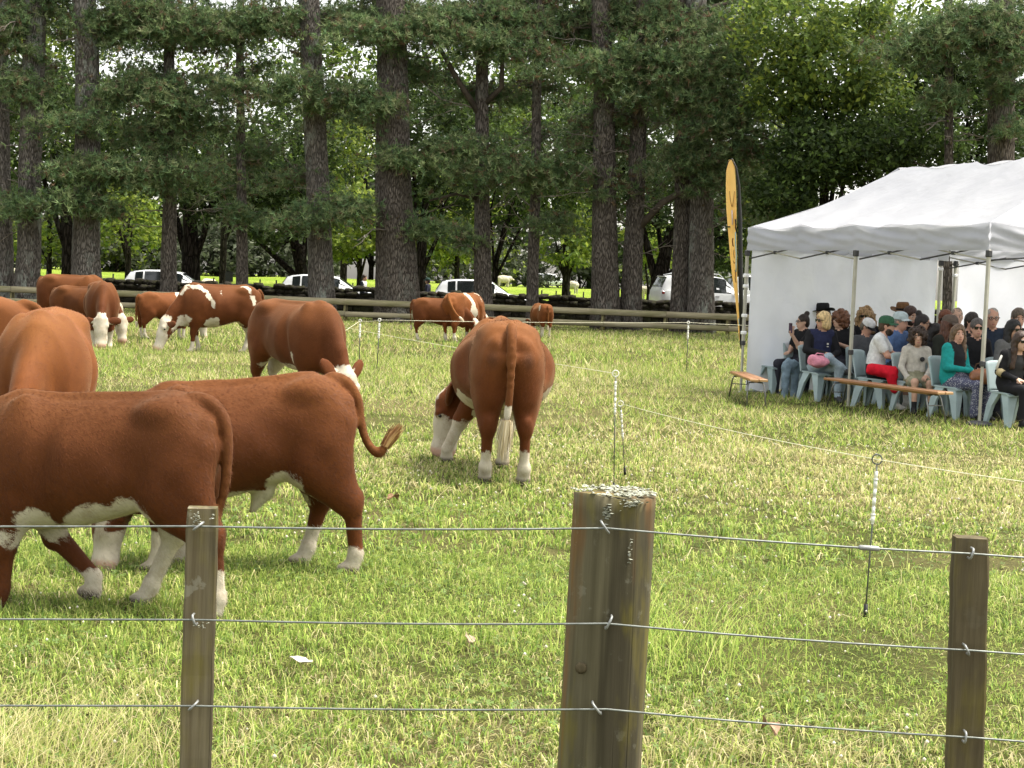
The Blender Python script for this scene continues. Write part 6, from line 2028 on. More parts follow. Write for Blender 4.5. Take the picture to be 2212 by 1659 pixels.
def hand_mesh(wr, d, up, curl, side, S):
    """palm with four fingers and a thumb; d points along the hand, up is the back of the hand"""
    d = np.array(d, float); d /= np.linalg.norm(d); up = np.array(up, float); up -= d * (up @ d); up /= np.linalg.norm(up)
    y = np.cross(up, d) * side
    B = np.stack([d, y, up], 1)
    h = .0055
    G, lo = grid((-.03, -.075, -.11), (.19, .10, .05), h)
    f = ellip(G, (.045, 0, 0), (.055, .043, .018))
    f = smin(f, rcone(G, (-.02, 0, 0), (.02, 0, 0), .027, .026), .02)
    for i, (yy, L) in enumerate(((-.032, .062), (-.011, .078), (.011, .084), (.031, .074))):
        p = np.array([.085, yy, 0.0]); a = 0.0
        for s, l in enumerate((.42, .32, .26)):
            a += curl * (.8 if s == 0 else 1.0)
            q = p + np.array([math.cos(a), 0, -math.sin(a)]) * L * l
            f = smin(f, rcone(G, p, q, .0092 - .0008 * s, .0086 - .0008 * s), .004)
            p = q
    p = np.array([.02, .036, -.004]); q = np.array([.055, .066, -.012 - .02 * curl]); e = np.array([.085, .064, -.02 - .035 * curl])
    f = smin(f, rcone(G, p, q, .0125, .0105), .012); f = smin(f, rcone(G, q, e, .0105, .0085), .004)
    V, F = surface_nets(f, lo, h)
    V = (V @ B.T + np.array(wr)) * S
    if side < 0: F = F[:, ::-1]
    return V, F

def merge(parts):
    Vs = []; Fs = []; o = 0
    for V, F in parts:
        Vs.append(V); Fs.append(F + o); o += len(V)
    return np.concatenate(Vs), np.concatenate(Fs)

def person(label, loc, yaw, S=1.0, pose=None, base=SIT, skincol=PALE, top=(.02, .02, .022), sleeve='short', bottom=(.03, .03, .04), legs='long', shoes=(.05, .05, .05), socks=None,
           hair='short', haircol=(.05, .03, .02), hat=None, hatcol=(.02, .02, .02), hatcol2=None, glasses=None, head=(0, 0, 0), jacket=None, beard=None, h=.018, hands=False, curl=.35, build=1.0, hd=1.0, hood=False, botmat=None, group='people seated under the tent'):
    J = {k: np.array(v, float) for k, v in base.items()}
    for k, v in (pose or {}).items(): J[k] = np.array(v, float)
    hy, hp, hr = head
    Hm = rotz(hy) @ roty(hp) @ rotx(hr)
    pts = np.array(list(J.values()))
    lo = pts.min(0) - [.17, .17, .06]; hi = pts.max(0) + [.17, .17, .20]; lo[2] = max(lo[2], -.03)
    h = h * 1.18
    hh = h / S
    G, lo = grid(lo, hi, hh)
    prims = []           # (distance, region)
    bw = build
    SK, TOP, BOT, SHOE, JAC, SOCK = 0, 1, 2, 3, 4, 5
    outer = JAC if jacket else TOP
    sq = (.80, 1.12, 1.0)
    prims.append((rcone(G, J['pelvis'], J['waist'], .155 * bw, .135 * bw, sq), BOT, .06))
    prims.append((rcone(G, J['waist'] - [0, 0, .06], J['chest'], .145 * bw, .150 * bw, sq), TOP, .06))
    prims.append((rcone(G, J['chest'], (J['neck'] + J['chest']) / 2 + [-.01, 0, .03], .145 * bw, .085 * bw, (.8, 1.2, 1)), TOP, .05))
    prims.append((rcone(G, J['l_sh'] * [1, .85, 1] , J['r_sh'] * [1, .85, 1], .072 * bw, .072 * bw), TOP, .05))
    if jacket:
        for s, sh in ((1, 'l_sh'), (-1, 'r_sh')):
            prims.append((rcone(G, J['waist'] + [-.015, s * .085, -.10], J[sh] + [-.02, -s * .05, -.03], .128 * bw, .090 * bw, (.86, 1, 1)), JAC, .03))
    for s, p in ((1, 'l_'), (-1, 'r_')):
        sh, el, wr = J[p + 'sh'], J[p + 'el'], J[p + 'wr']
        if sleeve == 'long':
            prims.append((rcone(G, sh, el, .064 * bw, .052 * bw), outer, .035)); prims.append((rcone(G, el, wr - (wr - el) * .08, .051, .040), outer, .025))
            prims.append((rcone(G, el + (wr - el) * .8, wr, .026, .025), SK, .01))
        else:
            m = sh * .4 + el * .6
            prims.append((rcone(G, sh, m, .066 * bw, .060 * bw), outer, .035)); prims.append((rcone(G, m, el, .046 * bw, .041 * bw), SK, .012)); prims.append((rcone(G, el, wr, .042, .026), SK, .015))
        dirh = (wr - el) / np.linalg.norm(wr - el)
        prims.append((rcone(G, wr, wr + dirh * (.06 if hands else .10), .027, .030 if not hands else .022), SK, .015))
        hip, kn, an, toe = J[p + 'hip'], J[p + 'kn'], J[p + 'an'], J[p + 'toe']
        flare = 1.45 if legs == 'flared' else 1.0
        if legs == 'shorts':
            m = hip * .25 + kn * .75
            prims.append((rcone(G, hip, m, .100 * bw, .088), BOT, .05)); prims.append((rcone(G, m, kn, .064, .056), SK, .012)); prims.append((rcone(G, kn, an, .056, .036), SK, .02))
        else:
            prims.append((rcone(G, hip, kn, .100 * bw, .070), BOT, .05)); prims.append((rcone(G, kn, an + (kn - an) * .06, .068, .052 * flare), BOT, .03))
            prims.append((rcone(G, an + (kn - an) * .1, an, .034, .034), SK, .01))
        if socks: prims.append((rcone(G, an + (kn - an) * .25, an, .043, .040), SOCK, .008))
        heel = an + [-.03, 0, -.05]; heel[2] = max(heel[2], an[2] - .055)
        prims.append((rcone(G, heel, toe, .042, .036, (1, .9, .85)), SHOE, .02)); prims.append((rcone(G, an - [0, 0, .01], (an + toe) / 2, .044, .038), SHOE, .02))
    nk, hd_ = J['neck'], J['head']
    prims.append((rcone(G, nk - [0, 0, .02], hd_ + Hm @ np.array([-.02, 0, -.06]), .056, .052), SK, .02))
    P = ((G - hd_.astype(np.float32)) @ Hm) / hd
    k = hd
    prims.append((ellip(P, (-.012, 0, .028), (.098, .078, .102)) * k, SK, .02))
    prims.append((ellip(P, (.026, 0, -.05), (.066, .060, .076)) * k, SK, .03))
    prims.append((ellip(P, (.060, 0, -.098), (.026, .028, .022)) * k, SK, .02))
    prims.append((rcone(P, (.082, 0, .012), (.106, 0, -.026), .011, .017) * k, SK, .012))
    prims.append((ellip(P, (.080, 0, -.066), (.022, .030, .016)) * k, SK, .012))
    for s in (-1, 1):
        prims.append((ellip(P, (-.005, s * .080, -.008), (.026, .012, .034)) * k, SK, .006))
    if hood:
        prims.append((rcone(G, nk + [-.07, -.09, .0], nk + [-.07, .09, .0], .055, .055), TOP, .03))
    d = prims[0][0]
    for q in prims[1:]: d = smin(d, q[0], q[2])
    # cloth wrinkles
    d = d + (vnoise3(G, 16, 5) - .5) * .008 * (P[..., 2] < -.16)
    V, F = surface_nets(d, lo, hh)
    # region of each face = nearest limb
    ctr = V[F].mean(1)
    idx = np.clip(np.round((ctr - lo) / hh).astype(int), 0, np.array(d.shape) - 1)
    allr = np.stack([q[0][idx[:, 0], idx[:, 1], idx[:, 2]] for q in prims], 1)
    reg = np.array([q[1] for q in prims])[allr.argmin(1)]
    hl = ((ctr - hd_) @ Hm) / hd
    mats = [skin(skincol), cloth(top), botmat or cloth(bottom), cloth(shoes, .6, 'shoe'), cloth(jacket or top), cloth(socks or shoes)]
    V = V * S
    if hands:
        parts = [(V, F)]
        for s, p in ((1, 'l_'), (-1, 'r_')):
            wr = J[p + 'wr']; dd = wr - J[p + 'el']
            hv = hands.get(p[0]) if isinstance(hands, dict) else None
            ddir, up, cu = hv if hv else (dd * [1, 1, .3] + np.array([.05, -s * .04, -.03]), (0, 0, 1), curl)
            Vh, Fh = hand_mesh(wr, ddir, up, cu, s, S); parts.append((Vh, Fh))
        V, F2 = merge(parts); reg = np.concatenate([reg, np.zeros(len(F2) - len(F), int)]); F = F2
    me = mesh_np('person', V, F, True, None, mats, reg)
    o = obj('person', me); o.location = loc; o.rotation_euler = (0, 0, yaw)
    tag(o, label, 'person', group)
    toL = lambda p: Vector(((Hm @ (np.array(p, float) * hd)) + hd_) * S)
    Rm = Matrix([list(Hm[i]) for i in range(3)])
    def sph(p, r, m, nm, par, sc=(1, 1, 1)):
        M4 = Matrix.Translation(toL(p)) @ Rm.to_4x4() @ Matrix.Diagonal((sc[0], sc[1], sc[2], 1))
        r = r * S * hd
        return MB().lathe([(.0005, -r), (r * .7, -r * .7), (r, 0), (r * .7, r * .7), (.0005, r)], 10, M4).build(nm, m, par)
    def boxh(p, dm, m, nm, par, bev=.003):
        return MB().box(toL(p), tuple(x * S * hd for x in dm), Rm, bev).build(nm, m, par)
    # face
    if glasses != 'dark':
        for s in (-1, 1):
            e = sph((.074, s * .031, .010), .0125, M_EYEW, 'eye', o, (1, 1.15, .8)); sph((.084, s * .030, .010), .0072, M_IRIS, 'iris', e)
            boxh((.084, s * .032, .034), (.012, .036, .008), hairmat(haircol), 'eyebrow', o)
    sph((.094, 0, -.066), .011, M_LIP, 'lips', o, (.7, 2.1, .75))
    if glasses:
        m = M_SHADE if glasses == 'dark' else M_BLK
        if glasses == 'dark':
            for s in (-1, 1): boxh((.093, s * .034, .008), (.010, .056, .042), M_SHADE, 'lens', o, .008)
        else:
            mb = MB()
            for s in (-1, 1):
                c = [toL((.096, s * .034 + math.cos(a) * .026, .008 + math.sin(a) * .019)) for a in [i * 2 * math.pi / 10 for i in range(11)]]
                mb.tube(c, .0035 * S, 5)
            mb.build('spectacles', m, o)
        mb = MB()
        for s in (-1, 1): mb.tube([toL((.095, s * .060, .014)), toL((.05, s * .083, .014)), toL((-.01, s * .086, .010))], .0038 * S, 5)
        mb.tube([toL((.097, -.012, .012)), toL((.097, .012, .012))], .004 * S, 5)
        mb.build('glasses_frame', m, o)
    if beard:
        Gb, lb = grid((-.06, -.11, -.19), (.13, .11, .02), .011)
        f = ellip(Gb, (.032, 0, -.065), (.066, .068, .078)); f = smax(f, -ellip(Gb, (.10, 0, -.028), (.055, .06, .035)), .01)
        f = smax(f, Gb[..., 2] - (-.02 - .25 * Gb[..., 0] * 0), .01); f = f + (vnoise3(Gb, 60, 3) - .5) * .012
        Vb, Fb = surface_nets(f, lb, .011); Vb = ((Vb * hd) @ Hm.T + hd_) * S
        obj('beard', mesh_np('beard', Vb, Fb), o, hairmat(beard))
    if hair:
        step = .0145
        Gh, lh = grid((-.24, -.22, -.50), (.17, .22, .27), step)
        cap = ellip(Gh, (-.017, 0, .040), (.106, .090, .104)); face = ellip(Gh, (.135, 0, -.05), (.105, .085, .125))
        nz = .010; nsz = 40
        if hair in ('short', 'grey', 'thin'):
            f = smin(cap, ellip(Gh, (-.055, 0, -.035), (.058, .078, .070)), .03); f = smax(f, -face, .01)
            f = smax(f, -(Gh[..., 2] + .085), .01)
            if hair == 'thin': f = f + .010
        elif hair == 'bun':
            f = smin(cap + .004, ellip(Gh, (-.055, 0, -.03), (.058, .076, .07)), .03); f = smax(f, -face, .01); f = smin(f, ellip(Gh, (-.075, 0, .145), (.045, .045, .042)), .02); nz = .006
        elif hair == 'bob':
            f = smin(cap - .008, ellip(Gh, (-.03, 0, -.055), (.095, .105, .105)), .03)
            f = smax(f, -smin(ellip(Gh, (.12, 0, -.050), (.096, .078, .112)), rcone(Gh, (.0, 0, -.16), (.02, 0, -.3), .075, .11), .02), .008)
        elif hair == 'curly':
            f = ellip(Gh, (-.02, 0, .035), (.138, .136, .132)); f = smin(f, ellip(Gh, (-.05, 0, -.05), (.105, .125, .10)), .04)
            f = smax(f, -smin(ellip(Gh, (.15, 0, -.040), (.125, .078, .108)), rcone(Gh, (.03, 0, -.15), (.04, 0, -.35), .07, .12), .02), .01); nz = .055; nsz = 30
        elif hair == 'longcurly':
            f = ellip(Gh, (-.02, 0, .035), (.128, .125, .125)); f = smin(f, rcone(Gh, (-.05, .085, -.02), (-.02, .105, -.20), .070, .06), .04); f = smin(f, rcone(Gh, (-.05, -.085, -.02), (-.02, -.105, -.20), .070, .06), .04); f = smin(f, rcone(Gh, (-.07, 0, 0), (-.08, 0, -.2), .09, .08), .04)
            f = smax(f, -smin(ellip(Gh, (.14, 0, -.05), (.10, .066, .11)), rcone(Gh, (.04, 0, -.14), (.05, 0, -.4), .065, .08), .02), .01); nz = .05; nsz = 30
        else:  # long
            L = -.34
            f = cap - .006
            for s in (-1, 1): f = smin(f, rcone(Gh, (-.03, s * .065, .0), (-.015, s * .100, L), .052, .045), .03)
            f = smin(f, rcone(Gh, (-.07, 0, 0), (-.09, 0, L - .03), .075, .085, (.7, 1.2, 1)), .03)
            f = smax(f, -smin(ellip(Gh, (.13, 0, -.045), (.105, .076, .125)), rcone(Gh, (.045, 0, -.13), (.06, 0, -.6), .060, .075), .02), .008); nz = .016
        if hat: f = smax(f, Gh[..., 2] - .055, .008)
        f = f + (vnoise3(Gh, nsz, 9) - .5) * nz + (vnoise3(Gh, nsz * 2.3, 4) - .5) * nz * .5
        Vb, Fb = surface_nets(f, lh, step); Vb = ((Vb * hd) @ Hm.T + hd_) * S
        obj('hair', mesh_np('hair', Vb, Fb), o, hairmat(haircol))
    if hat:
        M4 = Matrix.Translation(toL((-.012, 0, .045))) @ Rm.to_4x4() @ Matrix.Scale(S * hd, 4)
        mh = cloth(hatcol, .85, 'hat')
        if hat == 'cap':
            mb = MB(); mb.lathe([(.108, -.01), (.111, .02), (.104, .055), (.080, .085), (.045, .100), (.001, .105)], 18, M4 @ Matrix.Diagonal((1.02, .90, 1, 1)), cap=False)
            hobj = mb.build('cap', mh, o)
            def vis(a, b):
                an = (a - .5) * 2.2; r_ = .100 + .085 * b * math.cos(an * .62)
                return M4 @ Vector((math.cos(an) * r_ , math.sin(an) * .098, .0 - .018 * b - .012 * (an ** 2) * b))
            V_, F_ = sheet(vis, 10, 4); mb = MB(); mb.add(V_, F_, True); mb.add([M4 @ (M4.inverted() @ p + Vector((0, 0, .006))) for p in V_], [q[::-1] for q in F_], True)
            mb.build('visor', cloth(hatcol2 or hatcol, .85, 'hat'), hobj)
        else:
            mb = MB()
            prof = [(.094, -.01), (.100, .03), (.096, .08), (.080, .105), (.045, .098), (.001, .088)]
            mb.lathe(prof, 20, M4 @ Matrix.Diagonal((1.08, .88, 1, 1)), cap=False)
            hobj = mb.build('hat_crown', mh, o)
            def brim(a, b):
                an = a * 2 * math.pi; r_ = .09 + .085 * b
                return M4 @ Vector((math.cos(an) * r_ * 1.08, math.sin(an) * r_ * .95, -.008 + b * b * (.045 * math.sin(an) ** 2 - .012 * math.cos(an) ** 2)))
            V_, F_ = sheet(brim, 28, 4); mb = MB(); mb.add(V_, F_, True); mb.add([p + Vector((0, 0, .005)) for p in V_], [q[::-1] for q in F_], True)
            mb.build('hat_brim', mh, hobj)
            MB().lathe([(.102, .0), (.103, .022)], 20, M4 @ Matrix.Diagonal((1.08, .88, 1, 1)), cap=False).build('hat_band', cloth((.01, .01, .01), .7, 'band'), hobj)
    return o, J, Hm

def headspot(u, v, t):
    """place in the tent for a head seen at (u, v), t metres in from the open front"""
    s, z = 2.0, 1.2
    Ri = CAMROT.transposed()
    for _ in range(60):
        c = Ri @ (TWp(s, t, z) - Vector((0, 0, EYE)))
        uu = 1106 + FPX * c.x / -c.z; vv = 829.5 - FPX * c.y / -c.z
        s += (u - uu) * .004; z -= (v - vv) * .004
    return TWp(s, t, z)
RD = math.radians
CH_YAW = RD(-60)
def seated(label, u, v, t, yaw, headworld, chairlabel=None, pitch=.05, roll=0, hz=None, chairyaw=None, **kw):
    p = headspot(u, v, t)
    pose = kw.get('pose') or {}
    hj = Vector(pose.get('head', SIT['head']))
    S = max(.80, min(1.13, p.z / hj.z))
    y = RD(yaw)
    off = Vector((math.cos(y) * hj.x - math.sin(y) * hj.y, math.sin(y) * hj.x + math.cos(y) * hj.y, 0)) * S
    loc = (p.x - off.x, p.y - off.y, 0)
    rel = (headworld - yaw + 180) % 360 - 180
    r = person(label, loc, y, S, head=(RD(rel), pitch, roll), **kw)
    chairlabel = chairlabel or ' '.join(('pale plastic chair under the ' + label).split()[:16])
    cy = y if chairyaw is None else RD(chairyaw)
    c = chair((loc[0] + .02 * math.cos(cy), loc[1] + .02 * math.sin(cy), max(0, (.44 * S - .44) * .6)), cy, chairlabel)
    c.location.z = 0
    return r, loc, S
BLACK = (.012, .012, .014)
# --- front row
(ph, phJ, phH), ploc, pS = seated('person in black tee with hair bun and glasses holding up a phone', 1734, 696, .9, -150, -172, 'pale plastic chair with a denim jacket over its back', chairyaw=-70,
    pose=dict(l_el=(.27, .21, .80), l_wr=(.42, .20, 1.00), r_el=(.06, -.24, .74), r_wr=(.24, -.05, .70), l_toe=(.56, .13, .035)), skincol=PALE, top=BLACK, hair='bun', haircol=(.022, .014, .010), glasses='clear', hands={'l': ((.05, 0, 1), (1, .3, 0), .55), 'r': ((1, .5, 0), (0, 0, 1), .4)}, h=.015, build=1.15)
bl_ = seated('blonde person in sunglasses, navy tee and black cardigan with crossed legs', 1778, 693, .35, -78, -160, 'pale plastic chair under the blonde person in the black cardigan', chairyaw=-62,
    pose=dict(l_kn=(.43, .12, .53), l_an=(.42, .12, .09), r_kn=(.40, -.04, .66), r_an=(.44, .20, .50), r_toe=(.52, .27, .44), l_wr=(.32, .02, .66), r_wr=(.34, -.06, .72), l_el=(.06, .25, .74), r_el=(.06, -.26, .76)),
    skincol=TAN, top=(.020, .024, .060), jacket=BLACK, sleeve='long', bottom=(.30, .37, .42), shoes=(.04, .04, .04), hair='bob', haircol=(.55, .40, .20), glasses='dark', hands=True, curl=.45, h=.015)
grn_ = seated('bearded person in green cap and white tee leaning towards the child', 1916, 704, .4, -20, -25, 'pale plastic chair under the bearded person in the white tee', chairyaw=-40,
    pose=dict(waist=(.0, 0, .70), chest=(.04, 0, .88), neck=(.08, 0, 1.03), head=(.13, 0, 1.17), l_sh=(.05, .18, .98), r_sh=(.05, -.18, .98), r_el=(.18, -.20, .76), r_wr=(.44, -.16, .70), l_el=(.20, .24, .76), l_wr=(.46, .18, .80), r_an=(.30, -.14, .09), r_toe=(.46, -.16, .035)),
    skincol=RUDDY, top=(.62, .63, .63), bottom=BLACK, legs='shorts', shoes=(.62, .60, .56), socks=(.72, .71, .68), hair='short', haircol=(.055, .032, .018), beard=(.035, .022, .015), hat='cap', hatcol=(.035, .10, .055), hands=True, h=.015, build=1.05)
kid_ = seated('curly haired child in grey hoodie and khaki shorts', 1983, 729, .4, -88, -100, 'pale plastic chair under the child in the hoodie', chairyaw=-62, pose=dict(l_wr=(.26, .10, .60), r_wr=(.16, -.16, .55), l_kn=(.40, .12, .49)),
    skincol=(.50, .30, .21), top=(.45, .42, .37), sleeve='long', bottom=(.25, .24, .16), legs='shorts', shoes=BLACK, socks=(.02, .02, .02), hair='curly', haircol=(.035, .020, .013), hands=True, hood=True, h=.014, hd=1.10, build=.92)
_t = NT('patterned_trousers'); _v = _t.n('TexVoronoi'); _t.link(_t.coords(), _v.inputs['Vector']); _v.inputs['Scale'].default_value = 55
M_PATT = _t.bsdf(_t.mix(_t.ramp(_v.outputs['Distance'], .25, .45), c4((.36, .36, .40)), c4((.075, .08, .13))), .85, None, .2)
(tl, tlJ, tlH), tloc, tS = seated('person in teal cardigan and patterned trousers with a handbag on the lap', 2071, 722, .35, -48, -88, 'pale plastic chair under the person in the teal cardigan', chairyaw=-55,
    pose=dict(l_wr=(.30, .02, .68), r_wr=(.33, -.04, .70), l_kn=(.46, .13, .51), r_kn=(.46, -.12, .51)), skincol=RUDDY, top=BLACK, jacket=(.012, .24, .23), sleeve='long', bottom=(.17, .18, .24), botmat=M_PATT, legs='flared', shoes=BLACK, hair='long', haircol=(.12, .075, .045), hands=True, h=.014, build=1.16)
jac_ = seated('person in sunglasses and black sports jacket with a white sleeve stripe', 2206, 738, .35, -70, -75, 'pale plastic chair under the person in the sports jacket',
    pose=dict(chest=(.04, 0, .88), neck=(.09, 0, 1.02), head=(.15, 0, 1.15), l_sh=(.05, .17, .97), r_sh=(.05, -.17, .97)), skincol=PALE, top=(.03, .03, .03), jacket=BLACK, sleeve='long', bottom=BLACK, shoes=BLACK, hair='long', haircol=(.045, .026, .018), glasses='dark', hands=True, h=.015)
# --- further in
seated('person in wide black hat behind the blonde person', 1776, 676, 1.5, -110, -150, skincol=TAN, top=BLACK, sleeve='long', hair='long', haircol=(.02, .014, .01), hat='brim', hatcol=BLACK, h=.022)
seated('person with curly reddish hair and glasses in black', 1814, 691, 1.1, -115, -160, pose=dict(l_wr=(.28, .06, .84), r_wr=(.28, -.02, .84), l_el=(.06, .24, .76)), skincol=PALE, top=BLACK, sleeve='short', hair='curly', haircol=(.13, .055, .028), glasses='clear', h=.018)
seated('person with long curly blonde hair and sunglasses', 1869, 684, 1.9, -95, -110, skincol=TAN, top=BLACK, sleeve='long', hair='longcurly', haircol=(.30, .19, .09), glasses='dark', h=.022)
seated('person in grey tee bowing under a black and white cap', 1874, 707, 1.0, -80, -45, pitch=.55, pose=dict(l_el=(.08, .25, .76), l_wr=(.30, .05, .68)), skincol=RUDDY, top=(.075, .078, .085), hair='short', haircol=(.10, .08, .06), hat='cap', hatcol=(.60, .60, .60), hatcol2=BLACK, h=.018)
seated('person in pale blue cap and blue shirt beside the green cap', 1946, 695, 1.0, -50, -40, skincol=RUDDY, top=(.10, .17, .34), hair='grey', haircol=(.20, .18, .16), hat='cap', hatcol=(.42, .50, .52), hatcol2=(.45, .52, .53), h=.020)
seated('person in brown felt hat at the back of the crowd', 1949, 673, 2.3, -90, -130, skincol=TAN, top=(.02, .03, .05), sleeve='long', hair='long', haircol=(.018, .012, .01), hat='brim', hatcol=(.14, .075, .035), h=.022)
seated('dark haired bearded person looking down in front of the brown hat', 1966, 682, 2.0, -75, -60, pitch=.3, skincol=PALE, top=BLACK, hair='short', haircol=(.045, .022, .015), beard=(.03, .018, .012), h=.022)
seated('person with tied back black hair and glasses behind the child', 1994, 700, 1.2, -45, -25, skincol=TAN, top=(.015, .017, .025), sleeve='long', hair='bun', haircol=(.014, .010, .009), glasses='clear', h=.020, hd=1.05)
seated('person with long black hair looking down behind the child', 2020, 718, 1.3, -50, -30, pitch=.35, skincol=OLIVE, top=BLACK, hair='long', haircol=(.010, .008, .008), h=.022)
seated('red haired person in sunglasses by the rear tent poles', 2042, 691, 2.0, -85, -110, skincol=PALE, top=(.05, .04, .04), hair='bob', haircol=(.14, .045, .02), glasses='dark', h=.022)
seated('balding person just behind the red haired one', 2067, 685, 2.5, -85, -100, skincol=PALE, top=(.06, .06, .07), hair='thin', haircol=(.22, .17, .13), h=.024)
seated('person with long auburn hair under a brown cap', 2053, 703, .95, -60, -35, pitch=.1, skincol=TAN, top=(.025, .028, .022), sleeve='long', hair='long', haircol=(.085, .033, .018), hat='cap', hatcol=(.11, .085, .07), h=.019)
seated('dark haired person in black behind the teal cardigan', 2100, 696, 1.7, -70, -70, skincol=RUDDY, top=BLACK, hair='short', haircol=(.025, .018, .014), h=.022)
seated('grey haired person in sunglasses and open black shirt', 2111, 709, 1.0, -75, -92, skincol=RUDDY, top=BLACK, sleeve='long', hair='grey', haircol=(.08, .07, .065), glasses='dark', h=.018)
seated('older grey haired person with glasses in navy shirt', 2144, 687, 2.0, -80, -95, pitch=.15, skincol=RUDDY, top=(.016, .024, .042), sleeve='long', hair='thin', haircol=(.30, .28, .25), glasses='clear', h=.020)
seated('grey haired person in shade behind the dark haired one in sunglasses', 2200, 687, 2.6, -80, -90, pitch=.2, skincol=RUDDY, top=BLACK, hair='grey', haircol=(.11, .085, .065), h=.022)
seated('person with long black hair and sunglasses behind the sports jacket', 2190, 713, 1.2, -70, -62, skincol=TAN, top=(.10, .10, .10), sleeve='long', hair='long', haircol=(.010, .009, .009), glasses='dark', h=.020)

# --- belongings
# phone in the raised hand
def phone():
    wr = np.array([.42, .20, 1.0])
    y = RD(-150)
    p = Vector(((wr + [.035, .0, .105]) * pS))
    root = empty('smartphone', (ploc[0] + math.cos(y) * p.x - math.sin(y) * p.y, ploc[1] + math.sin(y) * p.x + math.cos(y) * p.y, p.z), y)
    tag(root, 'smartphone in a dark case held up to film', 'phone')
    MB().box((0, 0, 0), (.010, .076, .155), None, .004).build('phone_case', cloth((.06, .03, .06), .4, 'case'), root)
    MB().box((-.0065, 0, 0), (.003, .066, .142), None, .001).build('screen', M_SHADE, root)
    MB().box((.0065, .02, .05), (.003, .022, .03), None, .001).build('camera_bump', M_BLK, root)
phone()
def blob(name, label, cat, loc, yaw, fn, lo, hi, h, m, seed=1, nz=.012, parts=None):
    G, l = grid(lo, hi, h)
    d = fn(G) + (vnoise3(G, 18, seed) - .5) * nz
    V, F = surface_nets(d, l, h)
    o = obj(name, mesh_np(name, V, F), None, m); o.location = loc; o.rotation_euler = (0, 0, yaw); tag(o, label, cat)
    return o
def on(loc, yaw, p):
    y = RD(yaw); return (loc[0] + math.cos(y) * p[0] - math.sin(y) * p[1], loc[1] + math.sin(y) * p[0] + math.cos(y) * p[1], p[2])
bl = at(1768, 782, 23.0)
b = blob('pink_bag', 'soft pink bag on the lap of the blonde person', 'bag', (bl.x, bl.y, bl.z), RD(-70), lambda G: smin(ellip(G, (0, 0, 0), (.12, .17, .085)), rcone(G, (-.05, .08, .03), (.02, -.12, .06), .06, .05), .04), (-.2, -.25, -.15), (.2, .25, .2), .016, cloth((.62, .25, .33)), 4, .02)
MB().tube([(0, .10, .06), (.02, .06, .12), (.02, -.04, .13), (0, -.10, .06)], .010, 6).build('bag_strap', cloth((.62, .25, .33)), b)
bl = at(2128, 812, 20.75)
b = blob('handbag', 'brown leather handbag held on the lap of the teal cardigan person', 'bag', (bl.x, bl.y, bl.z), RD(-20), lambda G: smin(ellip(G, (0, 0, 0), (.20, .10, .10)), rcone(G, (-.12, 0, -.02), (.14, 0, -.05), .07, .06), .04), (-.28, -.2, -.18), (.3, .2, .18), .016, plain('tan_leather', (.22, .085, .035), .4, .2, 14, bump=.3, spec=.5), 5, .018)
MB().tube([(-.14, 0, .06), (-.12, .0, .15), (0, 0, .19), (.10, 0, .15), (.13, 0, .06)], .009, 6).build('bag_strap', cloth((.09, .05, .03), .6, 'strap'), b)
bl = at(1908, 806, 22.0)
blob('red_cloth', 'bright red cloth draped over the knees of the bearded person', 'cloth', (bl.x, bl.y, bl.z), RD(-20), lambda G: smin(rcone(G, (-.15, 0, .04), (.14, 0, .02), .085, .075), rcone(G, (.10, -.02, .02), (.16, -.03, -.22), .08, .05), .06), (-.3, -.2, -.35), (.35, .2, .2), .016, cloth((.50, .008, .022)), 6, .03)
bl = at(1708, 812, 24.0)
blob('denim_jacket', 'faded denim jacket hanging over the chair back beside the phone holder', 'jacket', (bl.x, bl.y, bl.z), RD(-62), lambda G: smin(smin(ellip(G, (0, 0, .16), (.07, .19, .10)), rcone(G, (.02, -.10, .10), (.02, -.12, -.36), .065, .05), .05), rcone(G, (-.02, .10, .10), (-.01, .08, -.30), .06, .05), .05), (-.2, -.3, -.5), (.2, .3, .35), .018, cloth((.16, .22, .27)), 7, .04)
chair(Vector(at_d(1672, 25.0)), RD(-62), 'empty pale plastic chair beside the phone holder')
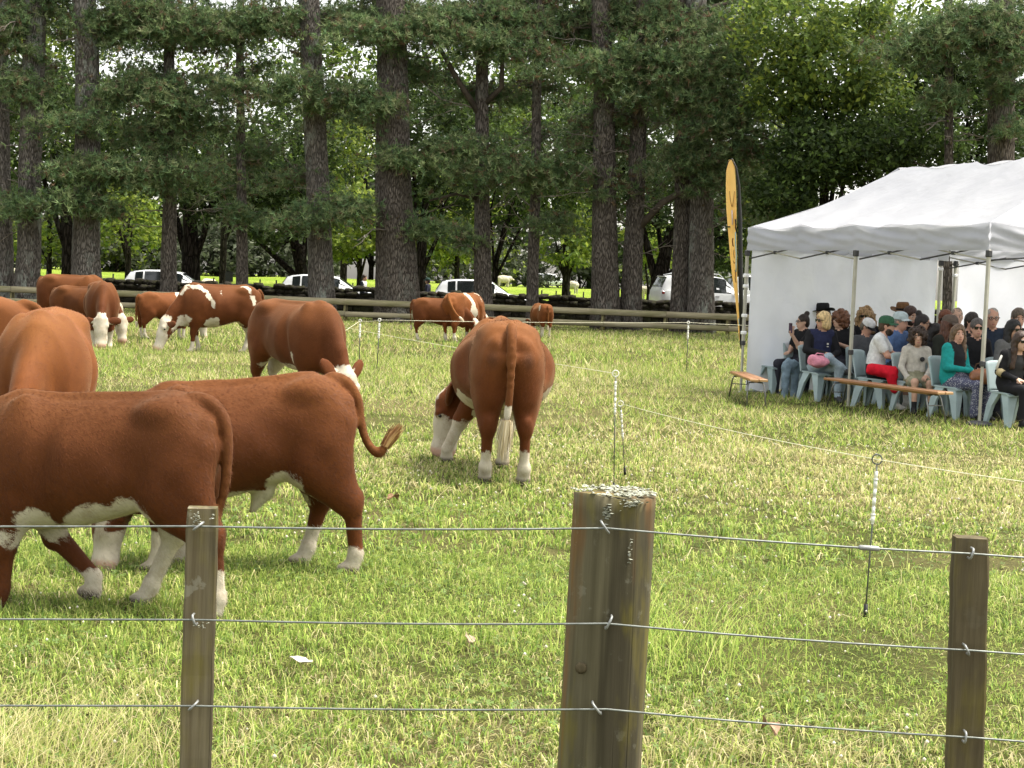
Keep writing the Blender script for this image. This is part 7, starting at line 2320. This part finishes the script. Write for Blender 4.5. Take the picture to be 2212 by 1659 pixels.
# badge and print marks on clothing
def chest_mark(o, S, p, r, m, nm, sx=.012, sy=None):
    MB().box(Vector(p) * S, (sx, (sy or r), r), None, .004).build(nm, m, o)
def patch(u, v, D, w, h, m, nm, parent):
    p = at(u, v, D)
    q = MB().box((0, 0, 0), (w, .006, h), None, .002).build(nm, m, parent)
    q.matrix_world = Matrix.Translation(p)
    return q
M_PRW = cloth((.55, .54, .50), .8, 'print'); M_PRK = cloth((.03, .03, .03), .8, 'print')
o_, S_ = kid_[0][0], kid_[2]
MB().lathe([(.032, -.006), (.034, 0), (.030, .006)], 16, Matrix.Translation(Vector((.118, .065, .86)) * S_) @ Matrix.Rotation(math.pi / 2, 4, 'Y')).build('chest_badge', M_PRK, o_)
chest_mark(bl_[0][0], bl_[2], (.125, .055, .86), .028, M_PRW, 'emblem'); chest_mark(bl_[0][0], bl_[2], (.128, .055, .82), .012, M_PRW, 'emblem', .012, .03)
chest_mark(grn_[0][0], grn_[2], (.165, .02, .84), .09, cloth((.14, .20, .20), .8, 'print'), 'shirt_print')
o_, S_ = jac_[0][0], jac_[2]
MB().tube([Vector(p) * S_ for p in ((.07, -.235, .955), (.06, -.275, .86), (.05, -.298, .76))], .020, 6, squash=(1, .6)).build('sleeve_stripe', M_PRW, o_)
MB().tube([Vector(p) * S_ for p in ((.04, -.25, .74), (.10, -.235, .715))], .055, 8).build('sleeve_patch', cloth((.40, .33, .19)), o_)
# --- two people walking behind the wall
for (u, v, D, lab, kw) in ((786, 600, 64.4, 'person in dark jacket over white shirt walking behind the stone wall', dict(top=(.6, .6, .6), jacket=(.02, .025, .035), sleeve='long', hair='short', haircol=(.03, .02, .015), skincol=TAN)),
                           (925, 607, 64.4, 'person in dark green cap and navy top walking behind the stone wall', dict(top=(.018, .02, .035), sleeve='long', hair='short', haircol=(.03, .02, .015), hat='cap', hatcol=(.03, .06, .05), skincol=OLIVE))):
    p = at(u, v, D); z = p.z - 1.61
    person(lab, (p.x, p.y, max(0, z)), RD(-20 if u < 800 else 165), 1.0 if z > 0 else p.z / 1.61, None, STAND, h=.024, group='people walking behind the stone wall', **kw)
